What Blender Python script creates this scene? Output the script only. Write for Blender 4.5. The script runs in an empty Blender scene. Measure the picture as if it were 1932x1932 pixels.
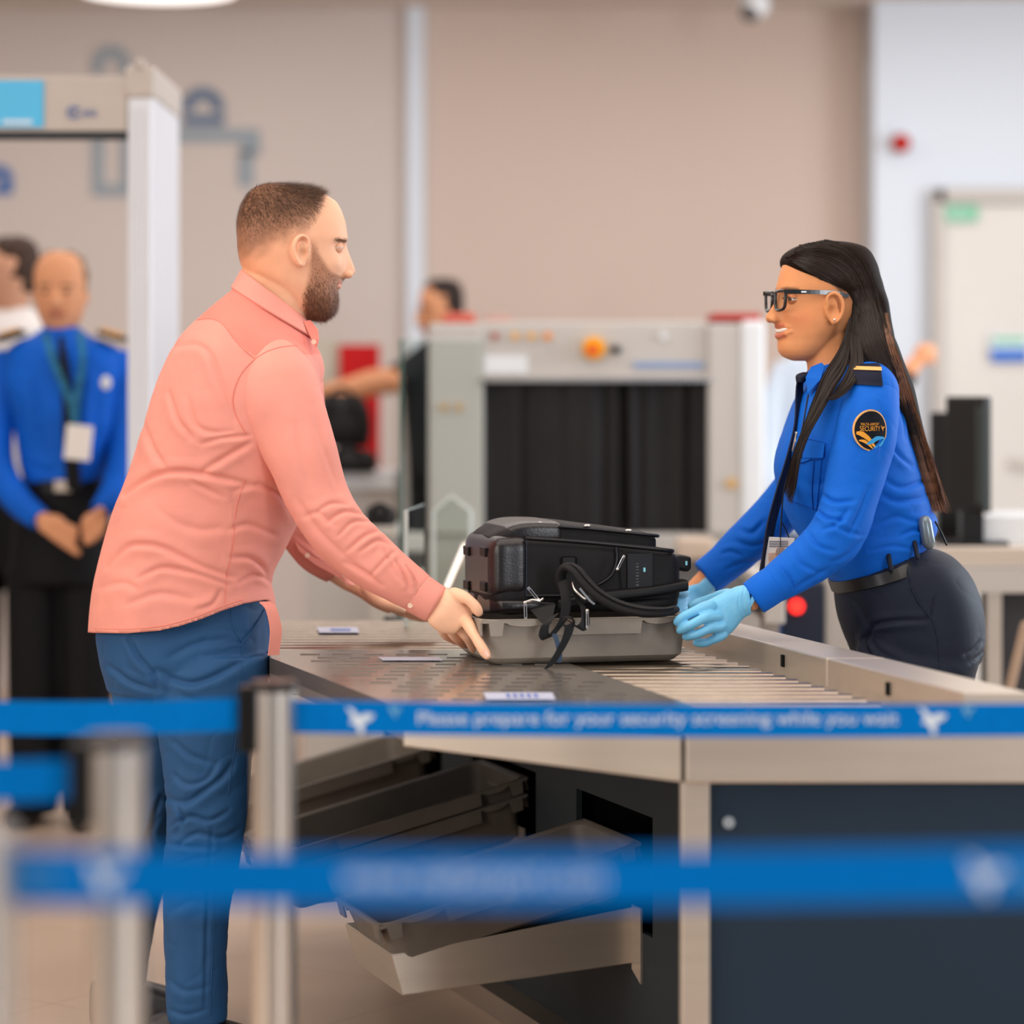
import bpy, bmesh, math, random
import numpy as np
from mathutils import Vector, Matrix, noise
random.seed(7); RNG = np.random.default_rng(7)
C = bpy.context.scene.collection
F = 5200.0; CH = 1.3; HY = 740.0; CX = 966.0

def W(px, py, D):
    return Vector(((px-CX)/F*D, D, CH-(py-HY)/F*D))

# ---------------- camera, world, lights, exposure ----------------
cd = bpy.data.cameras.new('camera'); cam = bpy.data.objects.new('camera', cd); C.objects.link(cam)
cam.location = (0, 0, CH); cam.rotation_euler = (math.pi/2, 0, 0)
cd.sensor_width = 36; cd.lens = F/1932*36; cd.shift_y = (HY-966)/1932
cd.clip_end = 60
cd.dof.use_dof = True; cd.dof.focus_distance = 5.25; cd.dof.aperture_fstop = (cd.lens/1000)/0.059
bpy.context.scene.camera = cam
w = bpy.data.worlds.new('world'); bpy.context.scene.world = w; w.use_nodes = True
bg = w.node_tree.nodes['Background']; bg.inputs[0].default_value = (0.86, 0.93, 1.0, 1); bg.inputs[1].default_value = 0.47
def area(name, loc, target, sx, sy, e, col):
    l = bpy.data.lights.new(name, 'AREA'); l.shape = 'RECTANGLE'; l.size = sx; l.size_y = sy; l.energy = e; l.color = col
    o = bpy.data.objects.new(name, l); C.objects.link(o); o.location = loc
    o.rotation_euler = (Vector(target)-Vector(loc)).to_track_quat('-Z', 'Y').to_euler(); return o
area('hall_ceiling_light', (-0.3, 4.4, 2.93), (-0.3, 4.4, 0), 4.5, 3.2, 88, (1.0, 0.93, 0.84))
area('hall_ceiling_light_far', (0.0, 9.0, 2.93), (0.0, 9.0, 0), 7, 4, 112, (1.0, 0.96, 0.93))
area('daylight_right', (4.6, 7.4, 1.9), (0.2, 5.2, 1.1), 3.0, 2.2, 165, (0.80, 0.90, 1.0))
area('daylight_left', (-4.2, 3.2, 2.2), (-0.4, 5.4, 1.1), 2.6, 2.2, 85, (1.0, 0.92, 0.83))
area('daylight_wall', (4.4, 8.0, 2.2), (2.5, 12.0, 1.8), 2.0, 2.0, 62, (0.85, 0.93, 1.0))
area('front_fill_right', (4.2, -1.5, 1.9), (0.2, 4.2, 1.0), 1.3, 2.4, 120, (0.92, 0.96, 1.0))  # added lamp behind the camera, puts bright strips on the metal posts
area('front_fill_left', (-4.6, -0.5, 1.9), (-0.4, 4.2, 1.0), 0.9, 2.4, 60, (1.0, 0.95, 0.88))  # added lamp at front left, weaker partner for the post highlights
vs = bpy.context.scene.view_settings
vs.view_transform = 'Standard'; vs.look = 'None'; vs.gamma = 1.0; vs.exposure = 0.0; vs.use_curve_mapping = False

# ---------------- helpers ----------------
def lin(c):
    r = []
    for v in c[:3]:
        v = v/255.0
        r.append(v/12.92 if v <= 0.04045 else ((v+0.055)/1.055)**2.4)
    return (r[0], r[1], r[2], 1.0)
MATS = {}
def mat(name, col, rough=0.5, metal=0.0, noise_s=0, noise_amt=0.12, bump=0.0, bump_s=200, stretch=None, sss=0.0,
        emit=0.0, attr=None, sheen=0.0, trans=0.0, alpha=1.0, coat=0.0, spec=None):
    if name in MATS: return MATS[name]
    m = bpy.data.materials.new(name); m.use_nodes = True; nt = m.node_tree; b = nt.nodes['Principled BSDF']
    c = lin(col)
    b.inputs['Base Color'].default_value = c; b.inputs['Roughness'].default_value = rough; b.inputs['Metallic'].default_value = metal
    if spec is None and rough >= .44 and not metal: spec = .22
    if spec is not None: b.inputs['Specular IOR Level'].default_value = spec
    tc = nt.nodes.new('ShaderNodeTexCoord'); mp = nt.nodes.new('ShaderNodeMapping'); nt.links.new(tc.outputs['Object'], mp.inputs[0])
    if stretch: mp.inputs['Scale'].default_value = stretch
    src = None
    if attr:
        a = nt.nodes.new('ShaderNodeVertexColor'); a.layer_name = attr; src = a.outputs[0]
    if noise_s:
        n = nt.nodes.new('ShaderNodeTexNoise'); n.inputs['Scale'].default_value = noise_s; n.inputs['Detail'].default_value = 5
        nt.links.new(mp.outputs[0], n.inputs[0])
        r = nt.nodes.new('ShaderNodeMapRange'); r.inputs['From Min'].default_value = .3; r.inputs['From Max'].default_value = .7
        r.inputs['To Min'].default_value = 1-noise_amt; r.inputs['To Max'].default_value = 1+noise_amt
        nt.links.new(n.outputs[0], r.inputs[0])
        mx = nt.nodes.new('ShaderNodeMix'); mx.data_type = 'RGBA'; mx.blend_type = 'MULTIPLY'; mx.inputs[0].default_value = 1
        mx.inputs[6].default_value = c
        if src: nt.links.new(src, mx.inputs[6])
        nt.links.new(r.outputs[0], mx.inputs[7]); src = mx.outputs[2]
    if src: nt.links.new(src, b.inputs['Base Color'])
    if bump:
        n2 = nt.nodes.new('ShaderNodeTexNoise'); n2.inputs['Scale'].default_value = bump_s; n2.inputs['Detail'].default_value = 3
        nt.links.new(mp.outputs[0], n2.inputs[0]); bp = nt.nodes.new('ShaderNodeBump'); bp.inputs['Strength'].default_value = bump
        bp.inputs['Distance'].default_value = 0.002
        nt.links.new(n2.outputs[0], bp.inputs['Height']); nt.links.new(bp.outputs[0], b.inputs['Normal'])
    if sss:
        b.inputs['Subsurface Weight'].default_value = sss; b.inputs['Subsurface Radius'].default_value = (0.6, 0.25, 0.12)
        b.inputs['Subsurface Scale'].default_value = 0.015
    if sheen: b.inputs['Sheen Weight'].default_value = sheen
    if coat: b.inputs['Coat Weight'].default_value = coat
    if trans: b.inputs['Transmission Weight'].default_value = trans
    if emit:
        b.inputs['Emission Color'].default_value = c; b.inputs['Emission Strength'].default_value = emit
    MATS[name] = m; return m

def new_obj(name, verts, faces, m=None, parent=None, smooth=False):
    me = bpy.data.meshes.new(name); me.from_pydata([tuple(v) for v in verts], [], [tuple(f) for f in faces]); me.update()
    if smooth: me.shade_smooth()
    if m: me.materials.append(m)
    o = bpy.data.objects.new(name, me); C.objects.link(o)
    if parent: o.parent = parent; o.matrix_parent_inverse = Matrix.Identity(4)
    return o
def empty(name, label, cat, group=None, loc=(0, 0, 0)):
    o = bpy.data.objects.new(name, None); C.objects.link(o); o.empty_display_size = 0.05
    o['label'] = label; o['category'] = cat
    if group: o['group'] = group
    ORG[o.name] = Vector(loc); o.location = loc
    return o
ORG = {}
def tag(o, label, cat, group=None):
    o['label'] = label; o['category'] = cat
    if group: o['group'] = group
    return o
def struct(o): o['kind'] = 'structure'; return o

class G:
    """collects geometry for one mesh"""
    def __init__(s): s.v = []; s.f = []
    def add(s, v, f):
        k = len(s.v); s.v += [Vector(x) for x in v]; s.f += [tuple(i+k for i in q) for q in f]; return s
    def box(s, c, h, M=None, bevel=0.0):
        bm = bmesh.new(); bmesh.ops.create_cube(bm, size=1.0)
        for q in bm.verts: q.co = Vector((q.co.x*2*h[0], q.co.y*2*h[1], q.co.z*2*h[2]))
        if bevel: bmesh.ops.bevel(bm, geom=bm.edges[:], offset=bevel, segments=2, affect='EDGES', profile=.5)
        bm.verts.ensure_lookup_table(); cv = Vector(c)
        v = [((M @ q.co) if M else q.co)+cv for q in bm.verts]; bm.verts.index_update()
        s.add(v, [[q.index for q in f.verts] for f in bm.faces]); bm.free(); return s
    def prism(s, poly, z0, z1):
        n = len(poly)
        area = sum(poly[i][0]*poly[(i+1) % n][1]-poly[(i+1) % n][0]*poly[i][1] for i in range(n))
        if area < 0: poly = poly[::-1]
        g0 = (lambda i: z0[i]) if isinstance(z0, (list, tuple)) else (lambda i: z0)
        v = [(p[0], p[1], g0(i)) for i, p in enumerate(poly)]+[(p[0], p[1], z1) for p in poly]
        f = [list(range(n))[::-1], list(range(n, 2*n))]+[[i, (i+1) % n, n+(i+1) % n, n+i] for i in range(n)]
        return s.add(v, f)
    def cyl(s, a, b, r, n=20, r2=None):
        a = Vector(a); b = Vector(b); d = (b-a).normalized(); u = d.orthogonal().normalized(); w_ = d.cross(u); r2 = r if r2 is None else r2
        v = [a+(u*math.cos(t)+w_*math.sin(t))*r for t in [2*math.pi*i/n for i in range(n)]]
        v += [b+(u*math.cos(t)+w_*math.sin(t))*r2 for t in [2*math.pi*i/n for i in range(n)]]
        f = [[i, (i+1) % n, n+(i+1) % n, n+i] for i in range(n)]+[list(range(n))[::-1], list(range(n, 2*n))]
        return s.add(v, f)
    def sphere(s, c, r, M=None, n=16, sc=(1, 1, 1)):
        v = []; f = []
        for i in range(n+1):
            th = math.pi*i/n
            for j in range(2*n):
                ph = math.pi*j/n; p = Vector((math.sin(th)*math.cos(ph)*r*sc[0], math.sin(th)*math.sin(ph)*r*sc[1], math.cos(th)*r*sc[2]))
                v.append(((M @ p) if M else p)+Vector(c))
        for i in range(n):
            for j in range(2*n):
                a = i*2*n+j; b = i*2*n+(j+1) % (2*n); f.append((a, a+2*n, b+2*n, b))
        return s.add(v, f)
    def tube(s, pts, rads, n=12, cap=True, flat=1.0, up=None):
        """pts Vectors, rads, round ends; flat scales the second axis"""
        P = [Vector(p) for p in pts]; R = list(rads) if hasattr(rads, '__len__') else [rads]*len(P)
        if cap:
            d0 = (P[0]-P[1]).normalized(); d1 = (P[-1]-P[-2]).normalized()
            P = [P[0]+d0*R[0]*.95, P[0]+d0*R[0]*.7]+P+[P[-1]+d1*R[-1]*.7, P[-1]+d1*R[-1]*.95]
            R = [R[0]*.3, R[0]*.72]+R+[R[-1]*.72, R[-1]*.3]
        prev = None; rings = []
        for i, p in enumerate(P):
            d = (P[min(i+1, len(P)-1)]-P[max(i-1, 0)]).normalized()
            if up is not None: u = Vector(up).cross(d)
            elif prev is None: u = d.orthogonal()
            else: u = prev-d*prev.dot(d)
            if u.length < 1e-6: u = d.orthogonal()
            u.normalize(); prev = u; v = d.cross(u)
            rings.append([p+(u*math.cos(t)+v*math.sin(t)*flat)*R[i] for t in [2*math.pi*k/n for k in range(n)]])
        vv = [q for r in rings for q in r]; m = len(rings)
        f = [[i*n+k, i*n+(k+1) % n, (i+1)*n+(k+1) % n, (i+1)*n+k] for i in range(m-1) for k in range(n)]
        f += [list(range(n))[::-1], list(range((m-1)*n, m*n))]
        return s.add(vv, f)
    def loft(s, st, n=40, sub=4, ex=2.3):
        """st: (centre, u, v) half-axis vectors"""
        A = np.array([[*c, *u, *v] for c, u, v in st], float)
        A = crom(A, sub); m = len(A); v = []; f = []
        for r in A:
            c, u, w_ = r[:3], r[3:6], r[6:9]
            for k in range(n):
                t = 2*math.pi*k/n; ct, sn = math.cos(t), math.sin(t)
                v.append(c+u*math.copysign(abs(ct)**(2/ex), ct)+w_*math.copysign(abs(sn)**(2/ex), sn))
        f = [[i*n+k, i*n+(k+1) % n, (i+1)*n+(k+1) % n, (i+1)*n+k] for i in range(m-1) for k in range(n)]
        f += [list(range(n))[::-1], list(range((m-1)*n, m*n))]
        return s.add(v, f)
    def strip(s, pts, wv, th=0.001):
        """flat strip: pts centreline, wv width vector (or list) , thickness"""
        P = [Vector(p) for p in pts]; n = len(P); Wv = wv if isinstance(wv, list) else [Vector(wv)]*n; v = []
        for i in range(n):
            d = (P[min(i+1, n-1)]-P[max(i-1, 0)]).normalized(); nn = d.cross(Vector(Wv[i]).normalized())*th*.5; h = Vector(Wv[i])*.5
            v += [P[i]-h-nn, P[i]+h-nn, P[i]+h+nn, P[i]-h+nn]
        f = [[i*4+k, i*4+(k+1) % 4, (i+1)*4+(k+1) % 4, (i+1)*4+k] for i in range(n-1) for k in range(4)]
        f += [[3, 2, 1, 0], [(n-1)*4+k for k in range(4)]]
        return s.add(v, f)
    def xf(s, M): s.v = [M @ q for q in s.v]; return s
    def build(s, name, m, parent=None, smooth=False, bevel=0.0, auto=True):
        off = Vector((0, 0, 0))
        p = parent
        while p is not None:
            off += p.location; p = p.parent
        loc = Vector((0, 0, 0))
        me = bpy.data.meshes.new(name); me.from_pydata([tuple(v-off) for v in s.v], [], s.f); me.update()
        bm = bmesh.new(); bm.from_mesh(me); bmesh.ops.recalc_face_normals(bm, faces=bm.faces[:])
        if bevel: bmesh.ops.bevel(bm, geom=[e for e in bm.edges if e.calc_face_angle(0) > .5], offset=bevel, segments=2, affect='EDGES', profile=.5)
        bm.to_mesh(me); bm.free()
        if smooth:
            me.shade_smooth()
            if smooth == 'auto': me.set_sharp_from_angle(angle=math.radians(40))
        if m: me.materials.append(m)
        o = bpy.data.objects.new(name, me); C.objects.link(o)
        if parent: o.parent = parent
        return o

def crom(A, sub):
    n = len(A); out = []
    for i in range(n-1):
        p0, p1, p2, p3 = A[max(i-1, 0)], A[i], A[i+1], A[min(i+2, n-1)]
        for k in range(sub):
            t = k/sub
            out.append(.5*((2*p1)+(-p0+p2)*t+(2*p0-5*p1+4*p2-p3)*t*t+(-p0+3*p1-3*p2+p3)*t**3))
    out.append(A[-1]); return np.array(out)
def smoothpts(P, sub=6): return [Vector(q) for q in crom(np.array([tuple(p) for p in P], float), sub)]

def fuse(name, g, voxel, m, parent=None, sm=6, fn=None, post=None, fac=0.5):
    """voxel-union of g, smoothed, optional displacement fn(co, no)->co"""
    me = bpy.data.meshes.new('t'); me.from_pydata([tuple(v) for v in g.v], [], g.f); me.update()
    bm = bmesh.new(); bm.from_mesh(me); bmesh.ops.recalc_face_normals(bm, faces=bm.faces[:]); bm.to_mesh(me); bm.free()
    o = bpy.data.objects.new('t', me); C.objects.link(o)
    r = o.modifiers.new('r', 'REMESH'); r.mode = 'VOXEL'; r.voxel_size = voxel; r.use_smooth_shade = True
    if sm:
        s_ = o.modifiers.new('s', 'SMOOTH'); s_.factor = fac; s_.iterations = sm
    dg = bpy.context.evaluated_depsgraph_get(); dg.update()
    e = bpy.data.meshes.new_from_object(o.evaluated_get(dg))
    bpy.data.objects.remove(o); e.name = name
    if fn:
        n = len(e.vertices); co = np.empty(n*3); e.vertices.foreach_get('co', co); co = co.reshape(-1, 3)
        no = np.array([tuple(v.normal) for v in e.vertices])
        co = fn(co, no); e.vertices.foreach_set('co', co.ravel()); e.update()
    if post: post(e)
    off = Vector((0, 0, 0)); p = parent
    while p is not None: off += p.location; p = p.parent
    if off.length: e.transform(Matrix.Translation(-off))
    e.materials.clear(); e.materials.append(m); e.shade_smooth()
    o = bpy.data.objects.new(name, e); C.objects.link(o)
    if parent: o.parent = parent
    return o
def join(o, others):
    """merge meshes of others into o (same parent space)"""
    bm = bmesh.new(); bm.from_mesh(o.data)
    for q in others: bm.from_mesh(q.data)
    bm.to_mesh(o.data); bm.free()
    for q in others: bpy.data.objects.remove(q)
    o.data.shade_smooth(); return o

def proj(co):
    return np.stack([CX+F*co[:, 0]/co[:, 1], HY-F*(co[:, 2]-CH)/co[:, 1]], 1)
def folds(L, side=-1, lump=0.0, lump_s=9.0, rid=.4):
    """L: (polyline px, width px, amplitude m) creases on the side facing -y; the fold is a ridge beside a valley"""
    def fn(co, no):
        p = proj(co); d = np.zeros(len(co))
        for poly, wd, am in L:
            if wd > 3: wd *= .72
            P = crom(np.array(poly, float), 4); P0, P1 = P[:-1], P[1:]
            x0, y0 = P.min(0)-4*wd; x1, y1 = P.max(0)+4*wd
            ix = np.where((p[:, 0] > x0) & (p[:, 0] < x1) & (p[:, 1] > y0) & (p[:, 1] < y1))[0]
            if not len(ix): continue
            q = p[ix]; seg = P1-P0; L2 = (seg**2).sum(1)+1e-9
            t = np.clip(((q[:, None]-P0[None])*seg[None]).sum(2)/L2, 0, 1)
            near = P0[None]+t[..., None]*seg[None]; dv = q[:, None]-near; dist = np.sqrt((dv**2).sum(2))
            k = dist.argmin(1); r = np.arange(len(ix)); dd = dist[r, k]
            sg = np.sign(seg[k, 0]*dv[r, k, 1]-seg[k, 1]*dv[r, k, 0]); s = dd*sg
            u = (k+t[r, k])/len(seg); taper = np.sin(np.pi*np.clip(u*.9+.05, 0, 1))**.6
            if wd > 3: prof = .50*np.exp(-((s-wd*2.0)/(wd*1.9))**2)-.80*np.exp(-(s/(wd*.85))**2)+.22*np.exp(-((s+wd*2.2)/(wd*2.0))**2)
            else: prof = np.exp(-((s-wd*.9)/(wd*1.1))**2)*.8-np.exp(-((s+wd*.1)/(wd*.75))**2)
            d[ix] += am*taper*prof
        mask = np.clip((-no[:, 1]*(-side) if side < 0 else no[:, 1])*0, 0, 0)
        mask = np.clip(-no[:, 1]*1.6+.35, 0, 1) if side < 0 else np.clip(no[:, 1]*1.6+.35, 0, 1)
        if lump:
            nz = np.array([noise.noise(Vector(c)*lump_s) for c in co]); n2 = np.array([abs(noise.noise(Vector((c[0]*15+c[2]*7, c[1]*9, c[2]*22-c[0]*9)))) for c in co])
            d2 = nz*lump-np.exp(-n2*9)*lump*rid
        else: d2 = 0
        return co+no*(d*mask+d2)[:, None]
    return fn
from mathutils.bvhtree import BVHTree
def bvh_of(objs):
    V = []; Fc = []
    for o in objs:
        off = Vector((0, 0, 0)); q = o.parent
        while q is not None: off += q.location; q = q.parent
        k = len(V); V += [v.co+off for v in o.data.vertices]; Fc += [tuple(i+k for i in f.vertices) for f in o.data.polygons]
    return BVHTree.FromPolygons(V, Fc)
CAMP = Vector((0, 0, CH))
def on_surf(bvh, px, py, off=.003, dflt=None):
    d = W(px, py, 1.0)-CAMP; h = bvh.ray_cast(CAMP, d.normalized())
    if h[0] is None: return W(px, py, dflt) if dflt else None
    return h[0]-d.normalized()*off
def conform(bvh, quad, nx, ny, off=.003, th=.004, dflt=5.3):
    """sheet of cloth lying on a surface; quad: four image corners (tl, tr, br, bl)"""
    g = G(); n = (nx+1)*(ny+1); tl, tr, br, bl = [np.array(q, float) for q in quad]; F_ = []
    for j in range(ny+1):
        for i in range(nx+1):
            u, v = i/nx, j/ny; p = (tl*(1-u)+tr*u)*(1-v)+(bl*(1-u)+br*u)*v; F_.append(on_surf(bvh, p[0], p[1], off, dflt))
    g.v = F_+[q+Vector((0, th, 0)) for q in F_]
    for j in range(ny):
        for i in range(nx): a = j*(nx+1)+i; g.f += [(a, a+1, a+nx+2, a+nx+1), (n+a, n+a+nx+1, n+a+nx+2, n+a+1)]
    for i in range(nx): a = i; b = ny*(nx+1)+i; g.f += [(a, n+a, n+a+1, a+1), (b, b+1, n+b+1, n+b)]
    for j in range(ny): a = j*(nx+1); b = a+nx; g.f += [(a, a+nx+1, n+a+nx+1, n+a), (b, n+b, n+b+nx+1, b+nx+1)]
    return g
def seam(name, pts, bvh, m, par, r=.0009, off=.0003, sub=5):
    """raised seam or piping that follows a surface under the image points"""
    Q = crom(np.array([(a, b, 0) for a, b in pts], float), sub); P = [on_surf(bvh, q[0], q[1], off) for q in Q]; P = [q for q in P if q is not None]
    return G().tube(P, r, 6).build(name, m, par, smooth=True)
def px_sec(a, b, D, hb, D2=None):
    """section between two image edge points, half thickness hb along the depth"""
    A = W(a[0], a[1], D); B = W(b[0], b[1], D if D2 is None else D2)
    return ((A+B)/2, (B-A)/2, Vector((0, hb, 0)))
def px_tube(g, L, flat=1.0, sub=4, n=28, ex=2.1):
    """L: (px,py,D,r_px) limb stations"""
    A = np.array([[*W(a, b, d), r/F*d] for a, b, d, r in L]); st = []
    P = [Vector(q[:3]) for q in A]
    for i, p in enumerate(P):
        d = (P[min(i+1, len(P)-1)]-P[max(i-1, 0)]).normalized()
        u = d.cross(Vector((0, 1, 0)))
        if u.length < .2: u = d.cross(Vector((1, 0, 0)))
        u.normalize(); v = d.cross(u); r = A[i][3]; st.append((p, u*r, v*r*flat))
    return g.loft(st, n=n, sub=sub, ex=ex)
def text_mesh(txt, size, width=None, ext=0.0006, align='CENTER'):
    cu = bpy.data.curves.new('t', 'FONT'); cu.body = txt; cu.size = size; cu.align_x = align; cu.align_y = 'CENTER'; cu.extrude = ext
    o = bpy.data.objects.new('t', cu); C.objects.link(o); dg = bpy.context.evaluated_depsgraph_get(); dg.update()
    me = bpy.data.meshes.new_from_object(o.evaluated_get(dg)); bpy.data.objects.remove(o)
    g = G(); g.add([v.co.copy() for v in me.vertices], [tuple(p.vertices) for p in me.polygons])
    if width:
        xs = [v.x for v in g.v]; k = width/(max(xs)-min(xs)); g.v = [Vector((v.x*k, v.y, v.z)) for v in g.v]
    return g
def frame(c, xdir, ydir):
    x = Vector(xdir).normalized(); z = x.cross(Vector(ydir)).normalized(); y = z.cross(x)
    M = Matrix((x, y, z)).transposed().to_4x4(); M.translation = Vector(c); return M
FRONT = lambda c: frame(c, (1, 0, 0), (0, 0, 1))   # text facing the camera side
def raw(g, name, m, parent):
    off = Vector((0, 0, 0)); p = parent
    while p is not None: off += p.location; p = p.parent
    return new_obj(name, [v-off for v in g.v], g.f, m, parent)
# ---------------- materials of the setting ----------------
M_floor = mat('floor_tile', (196, 172, 152), .35, noise_s=1.5, noise_amt=.05)
def tile_lines(m):
    nt = m.node_tree; b = nt.nodes['Principled BSDF']; old = b.inputs['Base Color'].links[0].from_socket
    tc = nt.nodes.new('ShaderNodeTexCoord'); mp = nt.nodes.new('ShaderNodeMapping'); mp.inputs['Rotation'].default_value = (0, 0, .62)
    nt.links.new(tc.outputs['Object'], mp.inputs[0]); br = nt.nodes.new('ShaderNodeTexBrick'); br.offset = 0
    br.inputs['Scale'].default_value = 1; br.inputs['Brick Width'].default_value = .6; br.inputs['Row Height'].default_value = .6
    br.inputs['Mortar Size'].default_value = .003
    br.inputs['Color1'].default_value = (1, 1, 1, 1); br.inputs['Color2'].default_value = (.95, .94, .93, 1); br.inputs['Mortar'].default_value = (.78, .75, .72, 1)
    nt.links.new(mp.outputs[0], br.inputs[0]); mx = nt.nodes.new('ShaderNodeMix'); mx.data_type = 'RGBA'; mx.blend_type = 'MULTIPLY'; mx.inputs[0].default_value = 1
    nt.links.new(old, mx.inputs[6]); nt.links.new(br.outputs[0], mx.inputs[7]); nt.links.new(mx.outputs[2], b.inputs['Base Color'])
tile_lines(M_floor)
M_wall = mat('beige_wall', (206, 194, 187), .8, noise_s=.6, noise_amt=.02)
M_taupe = mat('taupe_wall', (206, 187, 175), .8, noise_s=.6, noise_amt=.02)
M_white = mat('white_wall', (220, 228, 238), .7, noise_s=.6, noise_amt=.02)
M_ceil = mat('ceiling_paint', (214, 204, 198), .8, noise_s=.8, noise_amt=.02)
M_steel = mat('brushed_steel', (204, 192, 178), .36, .7, noise_s=3, noise_amt=.05, bump=.12, bump_s=60, stretch=(1, 1, 12))
M_steel_d = mat('dull_steel', (176, 164, 152), .38, .8, noise_s=4, noise_amt=.08)
M_alu = mat('brushed_aluminium', (212, 206, 199), .22, .9, noise_s=5, noise_amt=.04, stretch=(8, 8, .3))
M_roll = mat('roller_steel', (160, 146, 132), .25, .95, noise_s=30, noise_amt=.08)
M_navy = mat('navy_panel', (34, 50, 66), .55, noise_s=3, noise_amt=.06)
M_navyd = mat('dark_grey_panel', (46, 52, 56), .6, noise_s=4, noise_amt=.08)
M_black = mat('black_plastic', (18, 17, 17), .45, noise_s=20, noise_amt=.1)
M_void = mat('black_interior', (9, 9, 10), .9, noise_s=5, noise_amt=.1)
M_grey = mat('grey_bin_plastic', (146, 138, 129), .5, noise_s=25, noise_amt=.06, bump=.05, bump_s=400)
M_machine = mat('machine_grey', (190, 184, 178), .5, noise_s=2, noise_amt=.03)
M_machw = mat('machine_white', (222, 224, 226), .4, noise_s=2, noise_amt=.03)
M_belt = mat('blue_belt_webbing', (0, 120, 204), .8, noise_s=60, noise_amt=.05, bump=.15, bump_s=500, spec=.05)
M_print = mat('white_print', (226, 236, 245), .7, noise_s=60, noise_amt=.03)
M_printb = mat('pale_blue_print', (110, 176, 214), .7, noise_s=60, noise_amt=.03)
M_red = mat('red_plastic', (190, 28, 22), .5, noise_s=6, noise_amt=.06)
M_yel = mat('yellow_plastic', (240, 170, 20), .45, noise_s=6, noise_amt=.06)

# ---------------- room ----------------
WD = 12.0
struct(new_obj('floor', [(-7, -8, 0), (8, -8, 0), (8, 14, 0), (-7, 14, 0)], [(0, 1, 2, 3)], M_floor))
ZC = 2.97
struct(new_obj('ceiling', [(-7, 1.5, ZC), (-7, 14, ZC), (8, 14, ZC), (8, 1.5, ZC)], [(0, 1, 2, 3)], M_ceil))
def wx(px, D=WD): return (px-CX)/F*D
struct(G().box(((-7+wx(768))/2, WD+.1, ZC/2), ((wx(768)+7)/2, .1, ZC/2)).build('wall_back', M_wall))
struct(G().box(((wx(800)+wx(1636))/2, WD+.1, ZC/2), ((wx(1636)-wx(800))/2, .1, ZC/2)).build('wall_back.001', M_taupe))
struct(G().box(((wx(768)+wx(800))/2, WD+.06, ZC/2), ((wx(800)-wx(768))/2, .1, ZC/2)).build('trim_1', M_white))
struct(G().box(((wx(1636)+8)/2, WD-.15, ZC/2), ((8-wx(1636))/2, .1, ZC/2)).build('wall_right', M_white))
struct(G().box((-7.1, 6.5, ZC/2), (.1, 7.5, ZC/2)).build('wall_left', M_wall))
# white door in the right wall
DD = WD-.27
d = struct(G().box((W(1895, 700, DD).x, DD, 1.05), (.28, .03, 1.05)).build('door_1', mat('door_white', (222, 218, 212), .5, noise_s=3, noise_amt=.02)))
G().box((W(1768, 0, DD).x, DD-.01, 1.07), (.025, .05, 1.09)).box((W(1895, 0, DD).x, DD-.01, 2.135), (.30, .05, .03)).build('door_frame', mat('door_frame_grey', (196, 190, 184), .5, noise_s=3, noise_amt=.03), d)
G().box((W(1925, 0, DD).x, DD-.05, 1.0), (.05, .015, .012)).build('door_handle', M_steel_d, d)

# exit sign on the door, blue notice, fire alarm
M_green = mat('green_sign', (126, 200, 160), .6, noise_s=8, noise_amt=.05)
e = empty('exit_sign', 'small pale green exit sign stuck at the top of the white door', 'sign', loc=W(1811, 402, DD-.05))
G().box(W(1811, 402, DD-.05), (.075, .004, .033)).build('sign_panel', M_green, e)
raw(text_mesh('EXIT', .045).xf(FRONT(W(1811, 402, DD-.056))), 'lettering', M_print, e)
M_blue = mat('notice_blue', (40, 110, 205), .6, noise_s=8, noise_amt=.05)
e = empty('door_notice', 'blue and white notice on the white door at right edge', 'sign', loc=W(1905, 658, DD-.05))
G().box(W(1905, 658, DD-.05), (.085, .004, .055)).build('notice_sheet', M_print, e)
G().box(W(1905, 670, DD-.057), (.08, .003, .026)).build('blue_band', M_blue, e)
G().box(W(1905, 643, DD-.057), (.07, .003, .012)).build('green_band', M_green, e)
e = empty('fire_alarm', 'small red fire alarm beacon on the white wall upper right', 'alarm', loc=W(1700, 270, WD-.26))
G().cyl(W(1700, 270, WD-.25), W(1700, 270, WD-.3), .045).build('base', M_machw, e)
G().sphere(W(1700, 270, WD-.32), .04, n=12).build('beacon', M_red, e, smooth=True)

# route graphics stuck on the beige wall
M_gr = mat('grey_blue_vinyl', (150, 160, 168), .6, noise_s=8, noise_amt=.03)
M_gr2 = mat('slate_blue_vinyl', (104, 122, 146), .6, noise_s=8, noise_amt=.03)
def ring(g, px, py, r0, r1, a0, a1, D=WD-.006, n=40, th=.004):
    c = W(px, py, D); k = D/F; v = []; 
    for i in range(n+1):
        t = math.radians(a0+(a1-a0)*i/n)
        for r, y in ((r0, 0), (r1, 0), (r1, -th), (r0, -th)): v.append(c+Vector((math.cos(t)*r*k, y, math.sin(t)*r*k)))
    f = [[i*4+q, i*4+(q+1) % 4, i*4+4+(q+1) % 4, i*4+4+q] for i in range(n) for q in range(4)]+[[0, 1, 2, 3], [n*4+3, n*4+2, n*4+1, n*4]]
    g.add(v, f); return g
def bar(g, x0, y0, x1, y1, D=WD-.006, th=.003):
    a = W(x0, y0, D); b = W(x1, y1, D); g.box((a+b)/2, (abs(b.x-a.x)/2, th, abs(b.z-a.z)/2)); return g
gg = ring(G(), 210, 122, 14, 36, -15, 195); bar(gg, 174, 130, 196, 140); bar(gg, 224, 130, 246, 140); tag(gg.build('wall_graphic', M_gr), 'grey arch shaped graphic on beige wall above metal detector beam', 'wall graphic')
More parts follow.
